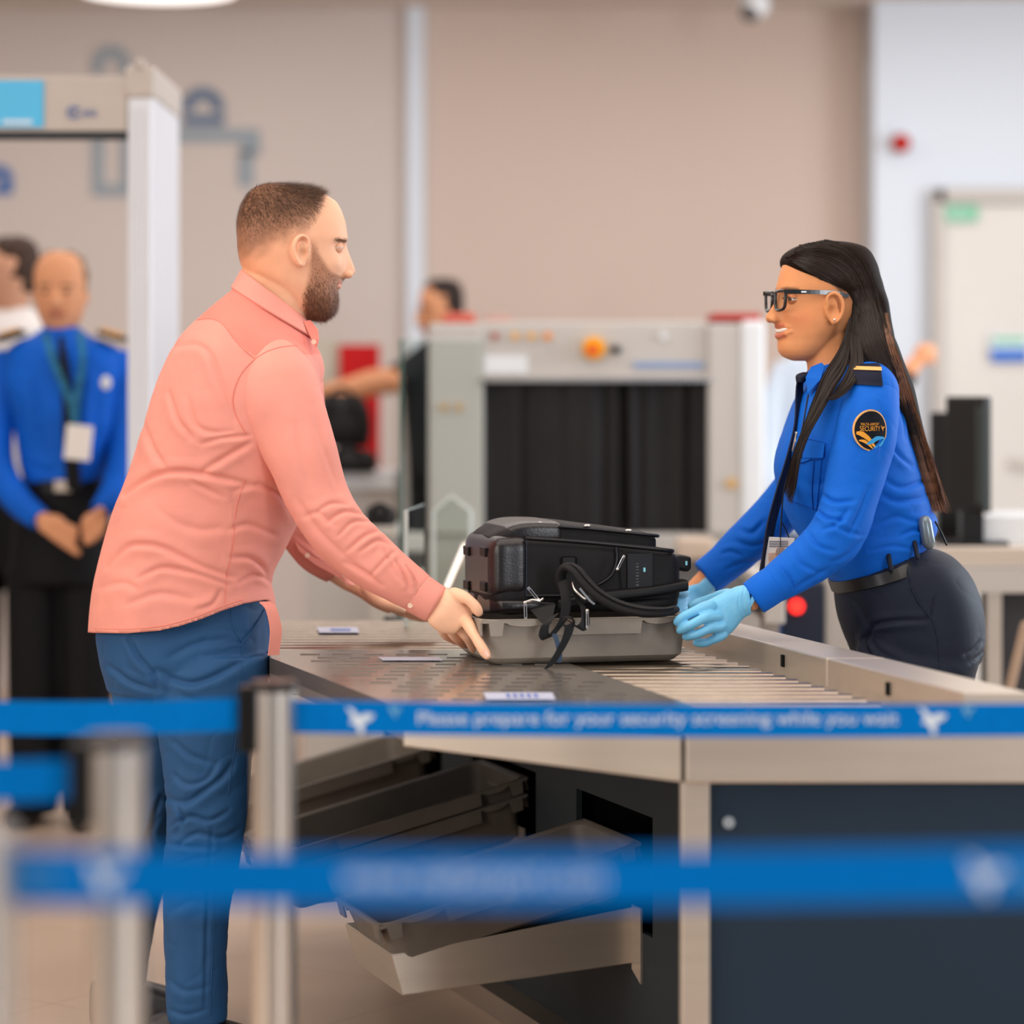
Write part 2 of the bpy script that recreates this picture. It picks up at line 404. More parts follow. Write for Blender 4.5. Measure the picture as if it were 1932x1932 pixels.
gg = ring(G(), 383, 205, 17, 40, -10, 190); bar(gg, 345, 216, 424, 238); o = tag(gg.build('wall_graphic', M_gr2), 'blue grey domed graphic on beige wall right of detector post', 'wall graphic')
gg = bar(G(), 300, 244, 490, 268); bar(gg, 455, 268, 492, 292); bar(gg, 450, 285, 478, 352); tag(gg.build('wall_graphic', M_gr), 'long grey band graphic bending downwards on beige wall above bearded man', 'wall graphic')
gg = bar(G(), 174, 240, 196, 370); bar(gg, 196, 348, 260, 370); bar(gg, 228, 240, 250, 348); tag(gg.build('wall_graphic', M_gr), 'grey U shaped graphic on beige wall beneath detector beam', 'wall graphic')
gg = ring(G(), -2, 338, 8, 26, -60, 200); bar(gg, -20, 350, 24, 366); tag(gg.build('wall_graphic', mat('blue_vinyl', (58, 104, 170), .6, noise_s=8, noise_amt=.03)), 'blue rounded graphic on beige wall cut by left picture edge', 'wall graphic')

# ceiling lamp and dome camera
c = W(298, 0, 11.0); c.z = ZC
e = empty('ceiling_light', 'round white glowing ceiling light at top left', 'ceiling light', loc=c)
G().cyl(c+Vector((0, 0, -.01)), c+Vector((0, 0, -.075)), .31, 48).build('diffuser', mat('lamp_glow', (255, 250, 244), .5, emit=1.6), e, smooth='auto')
G().cyl(c, c+Vector((0, 0, -.02)), .322, 48).build('housing', M_machw, e, smooth='auto')
c = W(1424, 8, 11.2)
e = empty('dome_camera', 'small white dome security camera hanging from ceiling', 'camera', loc=c)
G().cyl((c.x, c.y, ZC), (c.x, c.y, c.z+.02), .05, 20).build('mount', M_machw, e)
G().sphere((c.x, c.y, c.z), .062, n=14).build('housing', M_machw, e, smooth=True)
G().sphere((c.x-.02, c.y-.02, c.z-.035), .042, n=12).build('lens_dome', mat('smoked_dome', (90, 86, 84), .15, noise_s=8, noise_amt=.05), e, smooth=True)

# ---------------- search table ----------------
TZ = .79
def pl(D): return 2.0-.345*D                      # x of the recessed body side
def lx(D): return -.466-(.338 if D < 5.3 else .11)*(D-5.3)              # left table edge
def bx_(D): return .118-.268*(D-5.147)            # plate / roller boundary
def rin(D): return .4186-.267*(D-5.388)           # rail inner
def rout(D): return rin(D)+.105
DB, DC = 4.44, 4.31; XC = .265; DE = 6.22
tb = empty('search_table', 'large stainless steel search table with rollers and navy base', 'table', loc=(0.2, 5.0, 0))
M_plate = mat('polished_steel_plate', (192, 184, 176), .17, .82, noise_s=8, noise_amt=.05)
nt = M_plate.node_tree; b = nt.nodes['Principled BSDF']
tc = nt.nodes.new('ShaderNodeTexCoord'); mp = nt.nodes.new('ShaderNodeMapping'); mp.inputs['Scale'].default_value = (4, 30, 1)
nt.links.new(tc.outputs['Object'], mp.inputs[0]); n_ = nt.nodes.new('ShaderNodeTexNoise'); n_.inputs['Scale'].default_value = 1.6; n_.inputs['Detail'].default_value = 1
nt.links.new(mp.outputs[0], n_.inputs[0]); bp = nt.nodes.new('ShaderNodeBump'); bp.inputs['Strength'].default_value = .5; bp.inputs['Distance'].default_value = .0012
nt.links.new(n_.outputs[0], bp.inputs['Height']); nt.links.new(bp.outputs[0], b.inputs['Normal'])
DM = 5.46
G().prism([(lx(5.3), 5.3), (lx(DM), DM), (bx_(DM), DM), (bx_(DC), DC), (XC, DC), (lx(DB), DB)], TZ-.03, TZ).build('table_top', M_plate, tb)
G().prism([(bx_(4.46), 4.46), (rin(4.46), 4.46), (rin(DC), DC), (bx_(DC), DC)], TZ-.03, TZ).build('front_plate', M_plate, tb)
# embossed slits of the plate
sl = G(); sl2 = G()
for i in range(13):
    D = 4.58+i*.065
    x = lx(D)+.06+(.03 if i % 2 else 0)
    while x < bx_(D)-.07:
        (sl if x < -.06-.15*(D-4.6) else sl2).box((x+.02, D, TZ+.0006), (.019, .0045, .0008)); x += .062
sl.build('slot_row', mat('slot_dark', (120, 110, 102), .5, .2, noise_s=20, noise_amt=.1), tb)['kind'] = 'stuff'
sl2.build('slot_row', mat('slot_edge', (140, 128, 118), .25, .8, noise_s=20, noise_amt=.1), tb)['kind'] = 'stuff'
# rim profile under the left edge
G().prism([(lx(5.3), 5.3), (lx(5.3)+.02, 5.3), (lx(DB)+.02, DB), (lx(DB), DB)], TZ-.05, TZ-.0005).build('edge_trim', M_steel_d, tb)
G().prism([(lx(DE), DE), (lx(DE)+.02, DE), (lx(5.3)+.02, 5.302), (lx(5.3), 5.302)], TZ-.05, TZ-.0005).build('edge_trim', M_steel_d, tb)
# front fascia
g = G(); a, c_ = (lx(DB), DB), (XC, DC)
g.add([(a[0], a[1], TZ-.06), (c_[0], c_[1], TZ-.1), (c_[0], c_[1], TZ+.001), (a[0], a[1], TZ+.001),
       (a[0]+.01, a[1]+.02, TZ-.06), (c_[0], c_[1]+.02, TZ-.1), (c_[0], c_[1]+.02, TZ+.001), (a[0]+.01, a[1]+.02, TZ+.001)],
      [(0, 1, 2, 3), (7, 6, 5, 4), (0, 4, 5, 1), (3, 2, 6, 7), (0, 3, 7, 4), (1, 5, 6, 2)])
g.build('fascia', M_steel, tb, bevel=.002)
XR = 1.25
G().box(((XC+.006+XR)/2, DC+.0, TZ-.0495), ((XR-XC-.006)/2, .012, .0505)).build('fascia', M_steel, tb, bevel=.003)
G().prism([(rin(DC), DC), (XR, DC), (XR, DC+.05), (rin(DC+.05), DC+.05)], TZ-.06, TZ-.001).build('side_shelf', M_steel_d, tb)
G().box((XC+.022, DC+.022, (TZ-.1)/2), (.0225, .02, (TZ-.1)/2)).build('corner_post', M_steel, tb, bevel=.003)
G().box(((XC+.045+XR)/2, DC+.03, (TZ-.1)/2), ((XR-XC-.045)/2, .01, (TZ-.1)/2)).build('front_panel', M_navy, tb)
G().cyl(W(1375, 1552, DC+.02), W(1375, 1552, DC+.012), .0095, 20).build('screw', M_alu, tb, smooth='auto')
# recessed body side with three slots
nrm = Vector((-.945, -.326, 0))
def pp(D, z, o=0.0): return Vector((pl(D), D, z))+nrm*o
def panel(g, D0, D1, z0, z1, th=.012):
    a = [pp(D0, z0), pp(D1, z0), pp(D1, z1), pp(D0, z1)]; g.add(a+[q-nrm*th for q in a], [(0, 1, 2, 3), (7, 6, 5, 4), (0, 4, 5, 1), (3, 2, 6, 7), (0, 3, 7, 4), (1, 5, 6, 2)])
slots = [(5.05, 5.43, .30), (5.655, 6.05, .28), (6.26, 6.62, .28)]
g = G(); panel(g, 4.36, 6.70, .0, .25); panel(g, 4.36, 6.70, .52, .755); prev = 4.36
for s0, s1, zz in slots: panel(g, prev, s0, .25, .52); panel(g, s0, s1, .25, zz); prev = s1
panel(g, prev, 6.70, .25, .52)
g.build('side_panel', M_navyd, tb)
g = G()
for s0, s1, zz in slots:
    a = [pp(s0-.02, .24, -.30), pp(s1+.02, .24, -.30), pp(s1+.02, .54, -.30), pp(s0-.02, .54, -.30)]
    b_ = [pp(s0-.02, .24, -.014), pp(s1+.02, .24, -.014), pp(s1+.02, .54, -.014), pp(s0-.02, .54, -.014)]
    g.add(a+b_, [(0, 1, 2, 3), (0, 1, 5, 4), (1, 2, 6, 5), (2, 3, 7, 6), (3, 0, 4, 7)])
g.build('slot_liner', M_void, tb)
g = G(); a = [pp(4.36, 0, .06), pp(6.70, 0, .06), pp(6.70, .05, .06), pp(4.36, .05, .06)]; b_ = [q-nrm*.06 for q in a]
g.add(a+b_, [(0, 1, 2, 3), (7, 6, 5, 4), (0, 4, 5, 1), (3, 2, 6, 7), (0, 3, 7, 4), (1, 5, 6, 2)]).build('plinth', M_steel_d, tb)
for dx in (0, .04): G().cyl(pp(5.58+dx, .60), pp(5.58+dx, .60, .003), .009, 14).build('rivet', M_alu, tb)
# side rail
def railpoly(D0, D1): return [(rin(D0), D0), (rout(D0), D0), (rout(D1), D1), (rin(D1), D1)]
for D0, D1 in ((DC, 4.868), (4.874, 6.3)):
    G().prism(railpoly(D0, D1), TZ-.05, TZ+.04).build('side_rail', M_steel, tb, bevel=.003)
for D in (4.60, 5.08): G().box((rin(D)-.001, D, TZ+.015), (.003, .006, .011), Matrix.Rotation(.26, 3, 'Z')).build('rail_slot', M_void, tb)
G().prism([(rin(4.46)-.035, 4.46), (rin(4.46), 4.46), (rin(DE), DE), (rin(DE)-.035, DE)], TZ-.04, TZ-.012).build('roller_bed_edge', M_steel_d, tb)
G().prism([(bx_(4.46), 4.46), (rin(4.46), 4.46), (rin(DE), DE), (bx_(DE), DE)], TZ-.09, TZ-.075).build('roller_bed', M_void, tb)
G().prism([(lx(DM)+.02, DM), (bx_(DM), DM), (bx_(DE), DE), (lx(DE)+.02, DE)], TZ-.09, TZ-.075).build('roller_bed', M_void, tb)
# rollers
rp = None
for i in range(29):
    D = 4.50+i*.0615
    rg = G().cyl((bx_(D)+.004, D, TZ-.024), (rin(D)-.03, D, TZ-.024), .021, 20)
    rg.cyl((bx_(D)-.004, D, TZ-.024), (bx_(D)+.004, D, TZ-.024), .007, 8).cyl((rin(D)-.03, D, TZ-.024), (rin(D)-.001, D, TZ-.024), .007, 8)
    rg.build('roller', M_roll, tb, smooth='auto')
for i in range(12):
    D = 5.50+i*.0615
    G().cyl((lx(D)+.025, D, TZ-.024), (bx_(D)-.006, D, TZ-.024), .022, 20).build('roller', M_roll, tb, smooth='auto')
# stickers on the table top
def sticker(px0, py0, px1, py1, dx, label):
    a = TZ+.0022 
    def onz(px, py): D = (CH-a)*F/(py-HY); return Vector(((px-CX)/F*D, D, a))
    P = [onz(px0, py1), onz(px1, py1), onz(px1+dx, py0), onz(px0+dx, py0)]
    e = empty('sticker', label, 'sticker', loc=P[0])
    g = G(); g.add(P+[p+Vector((0, 0, .0006)) for p in P], [(3, 2, 1, 0), (4, 5, 6, 7), (0, 1, 5, 4), (1, 2, 6, 5), (2, 3, 7, 6), (3, 0, 4, 7)]).build('sheet', mat('sticker_white', (186, 190, 214), .35, noise_s=30, noise_amt=.03), e)
    g = G()
    for i in range(5):
        x = px0+(px1-px0)*(.30+.1*i); g.add([onz(x, py1-3)+Vector((0, 0, .0012)), onz(x+7, py1-3)+Vector((0, 0, .0012)), onz(x+7+dx*.5, py0+3)+Vector((0, 0, .0012)), onz(x+dx*.5, py0+3)+Vector((0, 0, .0012))], [(0, 1, 2, 3)])
    g.build('print', mat('sticker_print', (70, 100, 180), .4, noise_s=30, noise_amt=.05), e)
sticker(918, 1307, 1048, 1320, -6, 'pale blue sticker on steel table top just behind the upper belt')
sticker(722, 1240, 836, 1246, -8, 'thin blue and white sticker lying left of the grey bin')
sticker(602, 1184, 678, 1194, -4, 'small pale sticker on the far rollers beside the bearded man')

# chutes for the trays
def chute(D0, z0):
    o = pp(D0-.01, z0); w_ = Vector((-.326, .945, 0)); L = .47; tl = Vector((0, 0, 0)); out = nrm
    Wd = .31; g = G()
    def P(t, s, z): return o+out*t+w_*s+Vector((0, 0, z))
    def slab(q, n):
        n = Vector(n); g.add(q+[p+n for p in q], [(0, 1, 2, 3), (7, 6, 5, 4), (0, 4, 5, 1), (3, 2, 6, 7), (0, 3, 7, 4), (1, 5, 6, 2)])
    slab([P(0, 0, 0), P(L-.02, 0, -.028), P(L, 0, .045), P(0, 0, .105)], w_*.003)
    slab([P(0, Wd, 0), P(L-.02, Wd, -.028), P(L, Wd, .045), P(0, Wd, .105)], w_*.003)
    slab([P(0, 0, 0), P(L-.02, 0, -.028), P(L-.02, Wd, -.028), P(0, Wd, 0)], (0, 0, .003))
    slab([P(L-.02, 0, -.028), P(L-.02, Wd, -.028), P(L, Wd, .045), P(L, 0, .045)], out*-.003)
    slab([P(L, 0, .045), P(L, Wd, .045), P(L-.05, Wd, .048), P(L-.05, 0, .048)], (0, 0, .003))
    g.build('chute', M_steel, tb, bevel=.001)
    f_ = G(); f_.add([P(.004, -.045, -.03), P(.004, 0, -.01), P(.004, 0, .11), P(.004, -.045, .11), P(0, -.045, -.03), P(0, 0, -.01), P(0, 0, .11), P(0, -.045, .11)],
          [(0, 1, 2, 3), (7, 6, 5, 4), (0, 4, 5, 1), (3, 2, 6, 7), (0, 3, 7, 4), (1, 5, 6, 2)]).build('chute_flange', M_steel, tb)
chute(5.15, .235); chute(5.77, .285); chute(6.38, .29)

# ---------------- security trays ----------------
def tray_geo(L=.50, Wd=.30, H=.095, taper=.022):
    """open bin with lipped rim, local: x length, y width, z up, rim at z=H"""
    g = G(); n = 8
    def rr(L_, W_, r, z):
        pts = []
        for cx_, cy_, a0 in ((L_/2-r, W_/2-r, 0), (-L_/2+r, W_/2-r, 90), (-L_/2+r, -W_/2+r, 180), (L_/2-r, -W_/2+r, 270)):
            for k in range(n): t = math.radians(a0+90*k/(n-1)); pts.append((cx_+r*math.cos(t), cy_+r*math.sin(t), z))
        return pts
    rings = [rr(L-2*taper-.03, Wd-2*taper-.03, .02, 0), rr(L-2*taper, Wd-2*taper, .03, .012), rr(L-.018, Wd-.018, .03, H-.004), rr(L, Wd, .035, H-.002), rr(L+.004, Wd+.004, .035, H),
             rr(L-.006, Wd-.006, .033, H+.001), rr(L-.024, Wd-.024, .028, H-.004), rr(L-2*taper-.006, Wd-2*taper-.006, .027, .014), rr(L-2*taper-.03, Wd-2*taper-.03, .02, .004)]
    N = 4*n; v = [q for r in rings for q in r]; f = [[i*N+k, i*N+(k+1) % N, (i+1)*N+(k+1) % N, (i+1)*N+k] for i in range(len(rings)-1) for k in range(N)]
    f += [list(range(N))[::-1], list(range((len(rings)-1)*N, len(rings)*N))]
    g.add(v, f)
    lip = G()
    def skirt(x0, x1, s, h=.030):   # hanging lip segment along the long sides
        y = s*(Wd/2+.001); lip.add([(x0+.004, y, H-h), (x1-.004, y, H-h), (x1, y, H-.0005), (x0, y, H-.0005), (x0+.004, y-s*.004, H-h), (x1-.004, y-s*.004, H-h), (x1, y-s*.004, H-.0005), (x0, y-s*.004, H-.0005)],
            [(0, 1, 2, 3), (7, 6, 5, 4), (0, 4, 5, 1), (3, 2, 6, 7), (0, 3, 7, 4), (1, 5, 6, 2)])
        # small outward flange holding the skirt
    a = L/2
    for s in (-1, 1):
        skirt(-a+.012, -a+.042, s); skirt(-a+.125, a-.125+.02, s, .030); skirt(a-.042, a-.012, s)
        # curved grip under each notch
        for x0, x1 in ((-a+.042, -a+.125), (a-.105, a-.042)):
            y = s*(Wd/2+.001); m = 8; vv = []
            for i in range(m+1):
                t = i/m; z = H-.004-.009*math.sin(math.pi*t)**.5; x = x0+(x1-x0)*t
                vv += [(x, y, z), (x, y, H-.0005), (x, y-s*.003, H-.0005), (x, y-s*.003, z)]
            lip.add(vv, [[i*4+q, i*4+(q+1) % 4, i*4+4+(q+1) % 4, i*4+4+q] for i in range(m) for q in range(4)]+[[0, 1, 2, 3], [m*4+3, m*4+2, m*4+1, m*4]])
    for s in (-1, 1):   # short sides
        x = s*(a+.001)
        for y0, y1 in ((-Wd/2+.012, -Wd/2+.05), (Wd/2-.05, Wd/2-.012)):
            lip.add([(x, y0, H-.03), (x, y1, H-.03), (x, y1, H-.0005), (x, y0, H-.0005), (x-s*.004, y0, H-.03), (x-s*.004, y1, H-.03), (x-s*.004, y1, H-.0005), (x-s*.004, y0, H-.0005)],
                [(0, 1, 2, 3), (7, 6, 5, 4), (0, 4, 5, 1), (3, 2, 6, 7), (0, 3, 7, 4), (1, 5, 6, 2)])
    for y in (-1, 1): lip.box((0, y*(Wd/2-.001), H-.003), (a, .0022, .003))
    for x in (-1, 1): lip.box((x*(a-.001), 0, H-.003), (.0022, Wd/2, .003))
    return g, lip
M_grey_shaded = mat('shaded_bin_plastic', (106, 98, 90), .5, noise_s=25, noise_amt=.06, bump=.05, bump_s=400)  # same grey bin plastic, with the shade under the table put into its colour
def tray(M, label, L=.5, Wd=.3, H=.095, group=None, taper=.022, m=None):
    m = m or M_grey_shaded
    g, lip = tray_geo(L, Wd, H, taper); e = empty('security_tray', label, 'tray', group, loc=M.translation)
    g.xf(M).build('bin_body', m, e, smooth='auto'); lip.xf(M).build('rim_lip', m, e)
    return e
def tray_at(D0, z0, label, L=.5, Wd=.30, tilt=14.0):
    """rim corner nearest the camera at panel depth D0, height z0, sliding out along nrm"""
    t = math.radians(tilt); ex_ = -(nrm*math.cos(t)+Vector((0, 0, -math.sin(t)))); ey = Vector((-.326, .945, 0)); ez = ex_.cross(ey)
    H = .095; corner = pp(D0, z0); c = corner-ex_*(L/2-.005)+ey*Wd/2-ez*H
    M = Matrix((ex_, ey, ez)).transposed().to_4x4(); M.translation = c
    return tray(M, label, L, Wd, H)
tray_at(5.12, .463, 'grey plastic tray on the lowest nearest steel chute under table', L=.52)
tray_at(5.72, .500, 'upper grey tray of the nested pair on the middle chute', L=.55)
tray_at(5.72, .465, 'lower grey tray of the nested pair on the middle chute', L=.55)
tray_at(6.33, .485, 'grey empty tray on the farthest chute under table', L=.55)

# tray on the table, with backpack
YA = math.radians(14)
BL, BW, BH = .415, .30, .085
nl = W(925, 1257, (CH-TZ)*F/(1257-HY))
E1 = Vector((math.cos(YA), math.sin(YA), 0)); E2 = Vector((-math.sin(YA), math.cos(YA), 0)); EZ = Vector((0, 0, 1))
M = Matrix((E1, E2, EZ)).transposed().to_4x4(); M.translation = nl+E1*(BL/2-.018)+E2*(BW/2-.012)+EZ*.0015
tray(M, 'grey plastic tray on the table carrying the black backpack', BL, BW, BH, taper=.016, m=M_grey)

# ---------------- barrier posts and belts ----------------
def post(px, r, ztop, D, label):
    x = (px-CX)/F*D; e = empty('barrier_post', label, 'barrier post', loc=(x, D, 0))
    # fluted aluminium pole
    n = 48; v = []; 
    for z in (.02, ztop-.012):
        for k in range(n):
            t = 2*math.pi*k/n; rr_ = r*(1-.035*(k % 4 == 0)); v.append((x+rr_*math.cos(t), D+rr_*math.sin(t), z))
    G().add(v, [[k, (k+1) % n, n+(k+1) % n, n+k] for k in range(n)]).build('pole', M_alu, e, smooth='auto')
    G().cyl((x, D, ztop-.014), (x, D, ztop), r*1.02, 40).build('cap', mat('brown_black_cap', (48, 38, 34), .4, noise_s=10, noise_amt=.1), e, smooth='auto')
    G().cyl((x, D, 0), (x, D, .012), .17, 48).cyl((x, D, .012), (x, D, .03), .17, 48, .06).build('base', M_alu, e, smooth='auto')
    G().box((x-r-.004, D, ztop-.052), (.013, .022, .045), bevel=.004).build('belt_clip', M_black, e)
    return e
post(517.5, .0315, .897, 3.85, 'fluted aluminium barrier post in front of man in pink shirt')
post(220, .0315, .930, 2.98, 'blurred aluminium barrier post nearest the left, before blue trousers')
def belt(x0, y0, x1, y1, D0, D1, h, label):
    a = W(x0, y0, D0); b_ = W(x1, y1, D1)
    e = empty('barrier_belt', label, 'barrier belt', loc=a)
    P = [a.lerp(b_, i/12)-Vector((0, 0, .004*math.sin(math.pi*i/12))) for i in range(13)]
    G().strip(P, Vector((0, 0, h)), .0012).build('webbing', M_belt, e)
    return e, a, b_
def on_belt(g, e, px, py, D, name, m): return raw(g.xf(FRONT(W(px, py, D-.0016))), name, m, e)
def plane_logo(s):
    """bird-like aircraft emblem, built as flat polygons"""
    P = [(-1.0, .9), (-.55, .75), (-.1, .2), (.35, .45), (1.0, .35), (.75, .0), (.2, -.25), (.25, -.9), (-.05, -1.0), (-.3, -.35), (-.75, -.25), (-.55, .15)]
    g = G(); v = [(x*s, y*s, 0) for x, y in P]+[(x*s, y*s, .0004) for x, y in P]; n = len(P)
    g.add(v, [list(range(n)), list(range(2*n-1, n-1, -1))]+[[i, (i+1) % n, n+(i+1) % n, n+i] for i in range(n)]); return g
UD = 3.85; us = F/UD
e, a, b_ = belt(556, 1352, 2060, 1357, UD, UD, .046, 'blue belt printed with white sentence crossing before steel table')
on_belt(text_mesh('Please prepare for your security screening while you wait', .024, width=905/us), e, 1240, 1356, UD, 'lettering', M_print)
for px in (680, 1760): on_belt(plane_logo(.020), e, px, 1358, UD, 'emblem', M_print)
for px in (745, 1826): on_belt(plane_logo(.010), e, px, 1340, UD, 'emblem', M_printb)
belt(-120, 1352, 470, 1347, UD-.1, UD, .046, 'plain blue upper belt left of the taller post')
belt(-160, 1467, 185, 1467, 2.98, 2.98, .044, 'short plain blue belt ending at the left blurred post')
LD = 2.33; ls = F/LD
e, a, b_ = belt(-10, 1655, 2150, 1644, LD, LD, .046, 'large blurred blue belt, lowest and nearest, crossing whole picture')
on_belt(text_mesh('www.maltairport.com', .030, width=490/ls), e, 895, 1655, LD, 'lettering', M_print)
for px in (60, 1985): on_belt(text_mesh('MALTA', .026, width=100/ls), e, px-(0 if px < 500 else 30), 1655, LD, 'lettering', M_printb)
for px in (200, 1860): on_belt(plane_logo(.017), e, px, 1652, LD, 'emblem', M_print)
e = empty('barrier_post', 'dark blurred belt head at the left picture edge, lower belt starts there', 'barrier post', loc=(W(-40, 0, LD).x, LD, 0))
x = W(-40, 0, LD).x
G().cyl((x, LD, .03), (x, LD, .93), .0315, 32).build('pole', M_alu, e, smooth='auto')
G().box((W(-4, 0, LD).x, LD, .89), (.008, .02, .03), bevel=.003).build('belt_clip', M_black, e)
G().cyl((x, LD, 0), (x, LD, .03), .17, 40, .1).build('base', M_alu, e)
# ---------------- background: detector, scanner, conveyor, glass ----------------
DD_ = 7.55
e = empty('metal_detector', 'white walk-through metal detector portal at left', 'metal detector', loc=(-1.6, 7.8, 0))
xa = W(240, 0, DD_).x; xb = W(289, 0, DD_).x
M_det = mat('detector_white', (214, 216, 222), .35, noise_s=2, noise_amt=.03); M_detg = mat('detector_grey', (186, 176, 168), .5, noise_s=2, noise_amt=.03)
def panel_box(x0, x1, name='side_column'):
    g = G().box(((x0+x1)/2, DD_+.30, 1.06), ((x1-x0)/2, .30, 1.06)); p = g.build(name, M_det, e, bevel=.01)
    h = G()
    for k in range(5): h.cyl((x0+.01+(x1-x0-.02)*k/4, DD_-.004, .05), (x0+.01+(x1-x0-.02)*k/4, DD_-.004, 2.08), .007, 10)
    h.build('front_flute', M_det, p, smooth='auto')
    G().box(((x0+x1)/2, DD_+.3, 2.15), ((x1-x0)/2+.006, .31, .045), bevel=.012).build('top_cap', M_detg, p)
    G().box(((x0+x1)/2, DD_+.0, 2.2), (.012, .02, .012), bevel=.004).build('cap_screw', M_detg, p)
panel_box(xa, xb); panel_box(-2.05, -2.05+xb-xa)
g = G().box(((xa-2.0)/2, DD_+.05, W(0, 196, DD_).z), ((xa+2.0)/2, .05, .078)); beam = g.build('crossbeam', M_detg, e, bevel=.006)
G().box(((xa-2.0)/2, DD_+.05, W(0, 253, DD_).z), ((xa+2.0)/2, .052, .008)).build('crossbeam_edge', M_navyd, beam)
c = W(20, 196, DD_-.004); G().box(c, (.09, .003, .064)).build('display_panel', mat('sky_blue_panel', (70, 178, 225), .4, noise_s=5, noise_amt=.03), beam)
g = G()
for k in range(9): g.box(W(8+k*6.2, 230, DD_-.009), (.0032, .001, .006))
g.build('small_print', M_print, beam)
raw(text_mesh('Ceia', .036).xf(FRONT(W(160, 212, DD_-.006))), 'lettering', mat('logo_blue', (90, 116, 168), .5, noise_s=5, noise_amt=.03), beam)
ring(G(), 138, 212, 8, 12, 30, 330, D=DD_-.004).build('emblem', MATS['logo_blue'], beam)

# X-ray scanner
XD = 8.67; s_ = XD/F
def bxp(g, x0, y0, x1, y1, D, dep=.1):
    a = W(x0, y0, D); b_ = W(x1, y1, D); g.box(((a.x+b_.x)/2, D+dep/2, (a.z+b_.z)/2), (abs(b_.x-a.x)/2, dep/2, abs(b_.z-a.z)/2)); return g
xr = empty('xray_scanner', 'grey airport X-ray baggage scanner with black lead curtain', 'scanner', loc=W(1120, 0, XD).to_2d().to_3d())
g = G(); bxp(g, 908, 606, 1338, 716, XD, 1.35); g.build('housing', M_machine, xr, bevel=.01)
bxp(G(), 808, 610, 912, 1010, XD-.02, 1.35).build('side_pillar', M_machine, xr, bevel=.01)
bxp(G(), 1336, 610, 1400, 1010, XD-.02, 1.35).build('side_pillar', M_machine, xr, bevel=.01)
bxp(G(), 1398, 604, 1444, 1010, XD-.03, 1.4).build('side_pillar', M_machw, xr, bevel=.015)  # lit side face of the scanner, its brightness put into a whiter colour
bxp(G(), 808, 1006, 1440, 1519, XD+.0, 1.35).build('lower_housing', M_machine, xr, bevel=.01)
bxp(G(), 912, 716, 1336, 1008, XD+1.2, .05).build('tunnel_liner', M_void, xr)
bxp(G(), 905, 712, 1342, 720, XD-.03, .03).build('tunnel_trim', M_alu, xr)
M_cur = mat('lead_curtain', (26, 22, 21), .5, noise_s=6, noise_amt=.25)
xs = [912, 985, 1062, 1140, 1185, 1218, 1290, 1336]
for i in range(7):
    a = W(xs[i]+1, 718, XD+.03+.01*(i % 2)); b_ = W(xs[i+1]-1, 1004, XD+.03+.01*(i % 2)); v = []; m = 10
    for k in range(m+1):
        t = k/m; x = a.x+(b_.x-a.x)*t; y = a.y+.012*math.sin(t*math.pi*1.5+i)
        v += [(x, y, a.z), (x+.004*math.sin(i*2), y-.01, b_.z), (x+.004*math.sin(i*2), y-.004, b_.z), (x, y+.006, a.z)]
    G().add(v, [[k*4+q, k*4+(q+1) % 4, k*4+4+(q+1) % 4, k*4+4+q] for k in range(m) for q in range(4)]+[[0, 1, 2, 3], [m*4+3, m*4+2, m*4+1, m*4]]).build('curtain_strip', M_cur, xr, smooth='auto')
c = W(1120, 657, XD-.005); G().cyl(c, c+Vector((0, -.03, 0)), .036, 24).build('emergency_stop', M_yel, xr)
G().cyl(W(1118, 660, XD-.03), W(1118, 660, XD-.06), .019, 20).build('stop_button', mat('orange_red', (226, 90, 20), .4, noise_s=5, noise_amt=.05), xr)
G().cyl(W(1162, 659, XD), W(1162, 659, XD-.03), .014, 16).build('key_switch', M_black, xr)
for px, m in ((934, mat('dull_red', (170, 90, 80), .5, noise_s=5, noise_amt=.05)), (972, mat('amber', (226, 170, 90), .5, noise_s=5, noise_amt=.05)), (1003, MATS['amber']), (1033, mat('orange', (236, 140, 40), .5, noise_s=5, noise_amt=.05)), (1252, M_machw)):
    G().cyl(W(px, 634, XD), W(px, 634, XD-.012), .012, 16).build('indicator_lamp', m, xr)
bxp(G(), 914, 670, 996, 704, XD-.006, .005).build('label_plate', M_machw, xr)
g = G()
for k in range(16): g.box(W(1199+k*8.4, 689, XD-.006), (.0055, .002, .009))
g.build('small_print', mat('pale_blue_text', (130, 160, 205), .5, noise_s=5, noise_amt=.03), xr)
for px, py in ((838, 768), (866, 768), (1380, 912)):
    G().cyl(W(px, py, XD-.02), W(px, py, XD-.03), .012 if px < 900 else .018, 16).build('side_button', mat('ochre', (205, 165, 110), .5, noise_s=5, noise_amt=.05), xr)
# things on top of the scanner
zt = W(0, 606, XD).z
def flat_item(x0, x1, D, h, m, label, name, cat):
    a = W(x0, 0, D).x; b_ = W(x1, 0, D).x; g = G().box(((a+b_)/2, D+.12, zt+h/2), ((b_-a)/2, .12, h/2), bevel=min(.008, h*.35)); return tag(g.build(name, m), label, cat)
M_rf = mat('red_folder', (176, 44, 40), .5, noise_s=6, noise_amt=.05)
flat_item(836, 896, XD+.3, .036, mat('coral_folder', (205, 100, 84), .5, noise_s=6, noise_amt=.05), 'coral red folder lying on left end of the scanner', 'folder', 'folder')
flat_item(915, 965, XD+.5, .030, mat('tan_folder', (196, 150, 136), .5, noise_s=6, noise_amt=.05), 'small pale pink pouch lying on top of the scanner', 'pouch', 'pouch')
flat_item(1342, 1436, XD+.0, .025, M_rf, 'dark red folder lying on right end of the scanner', 'folder', 'folder')

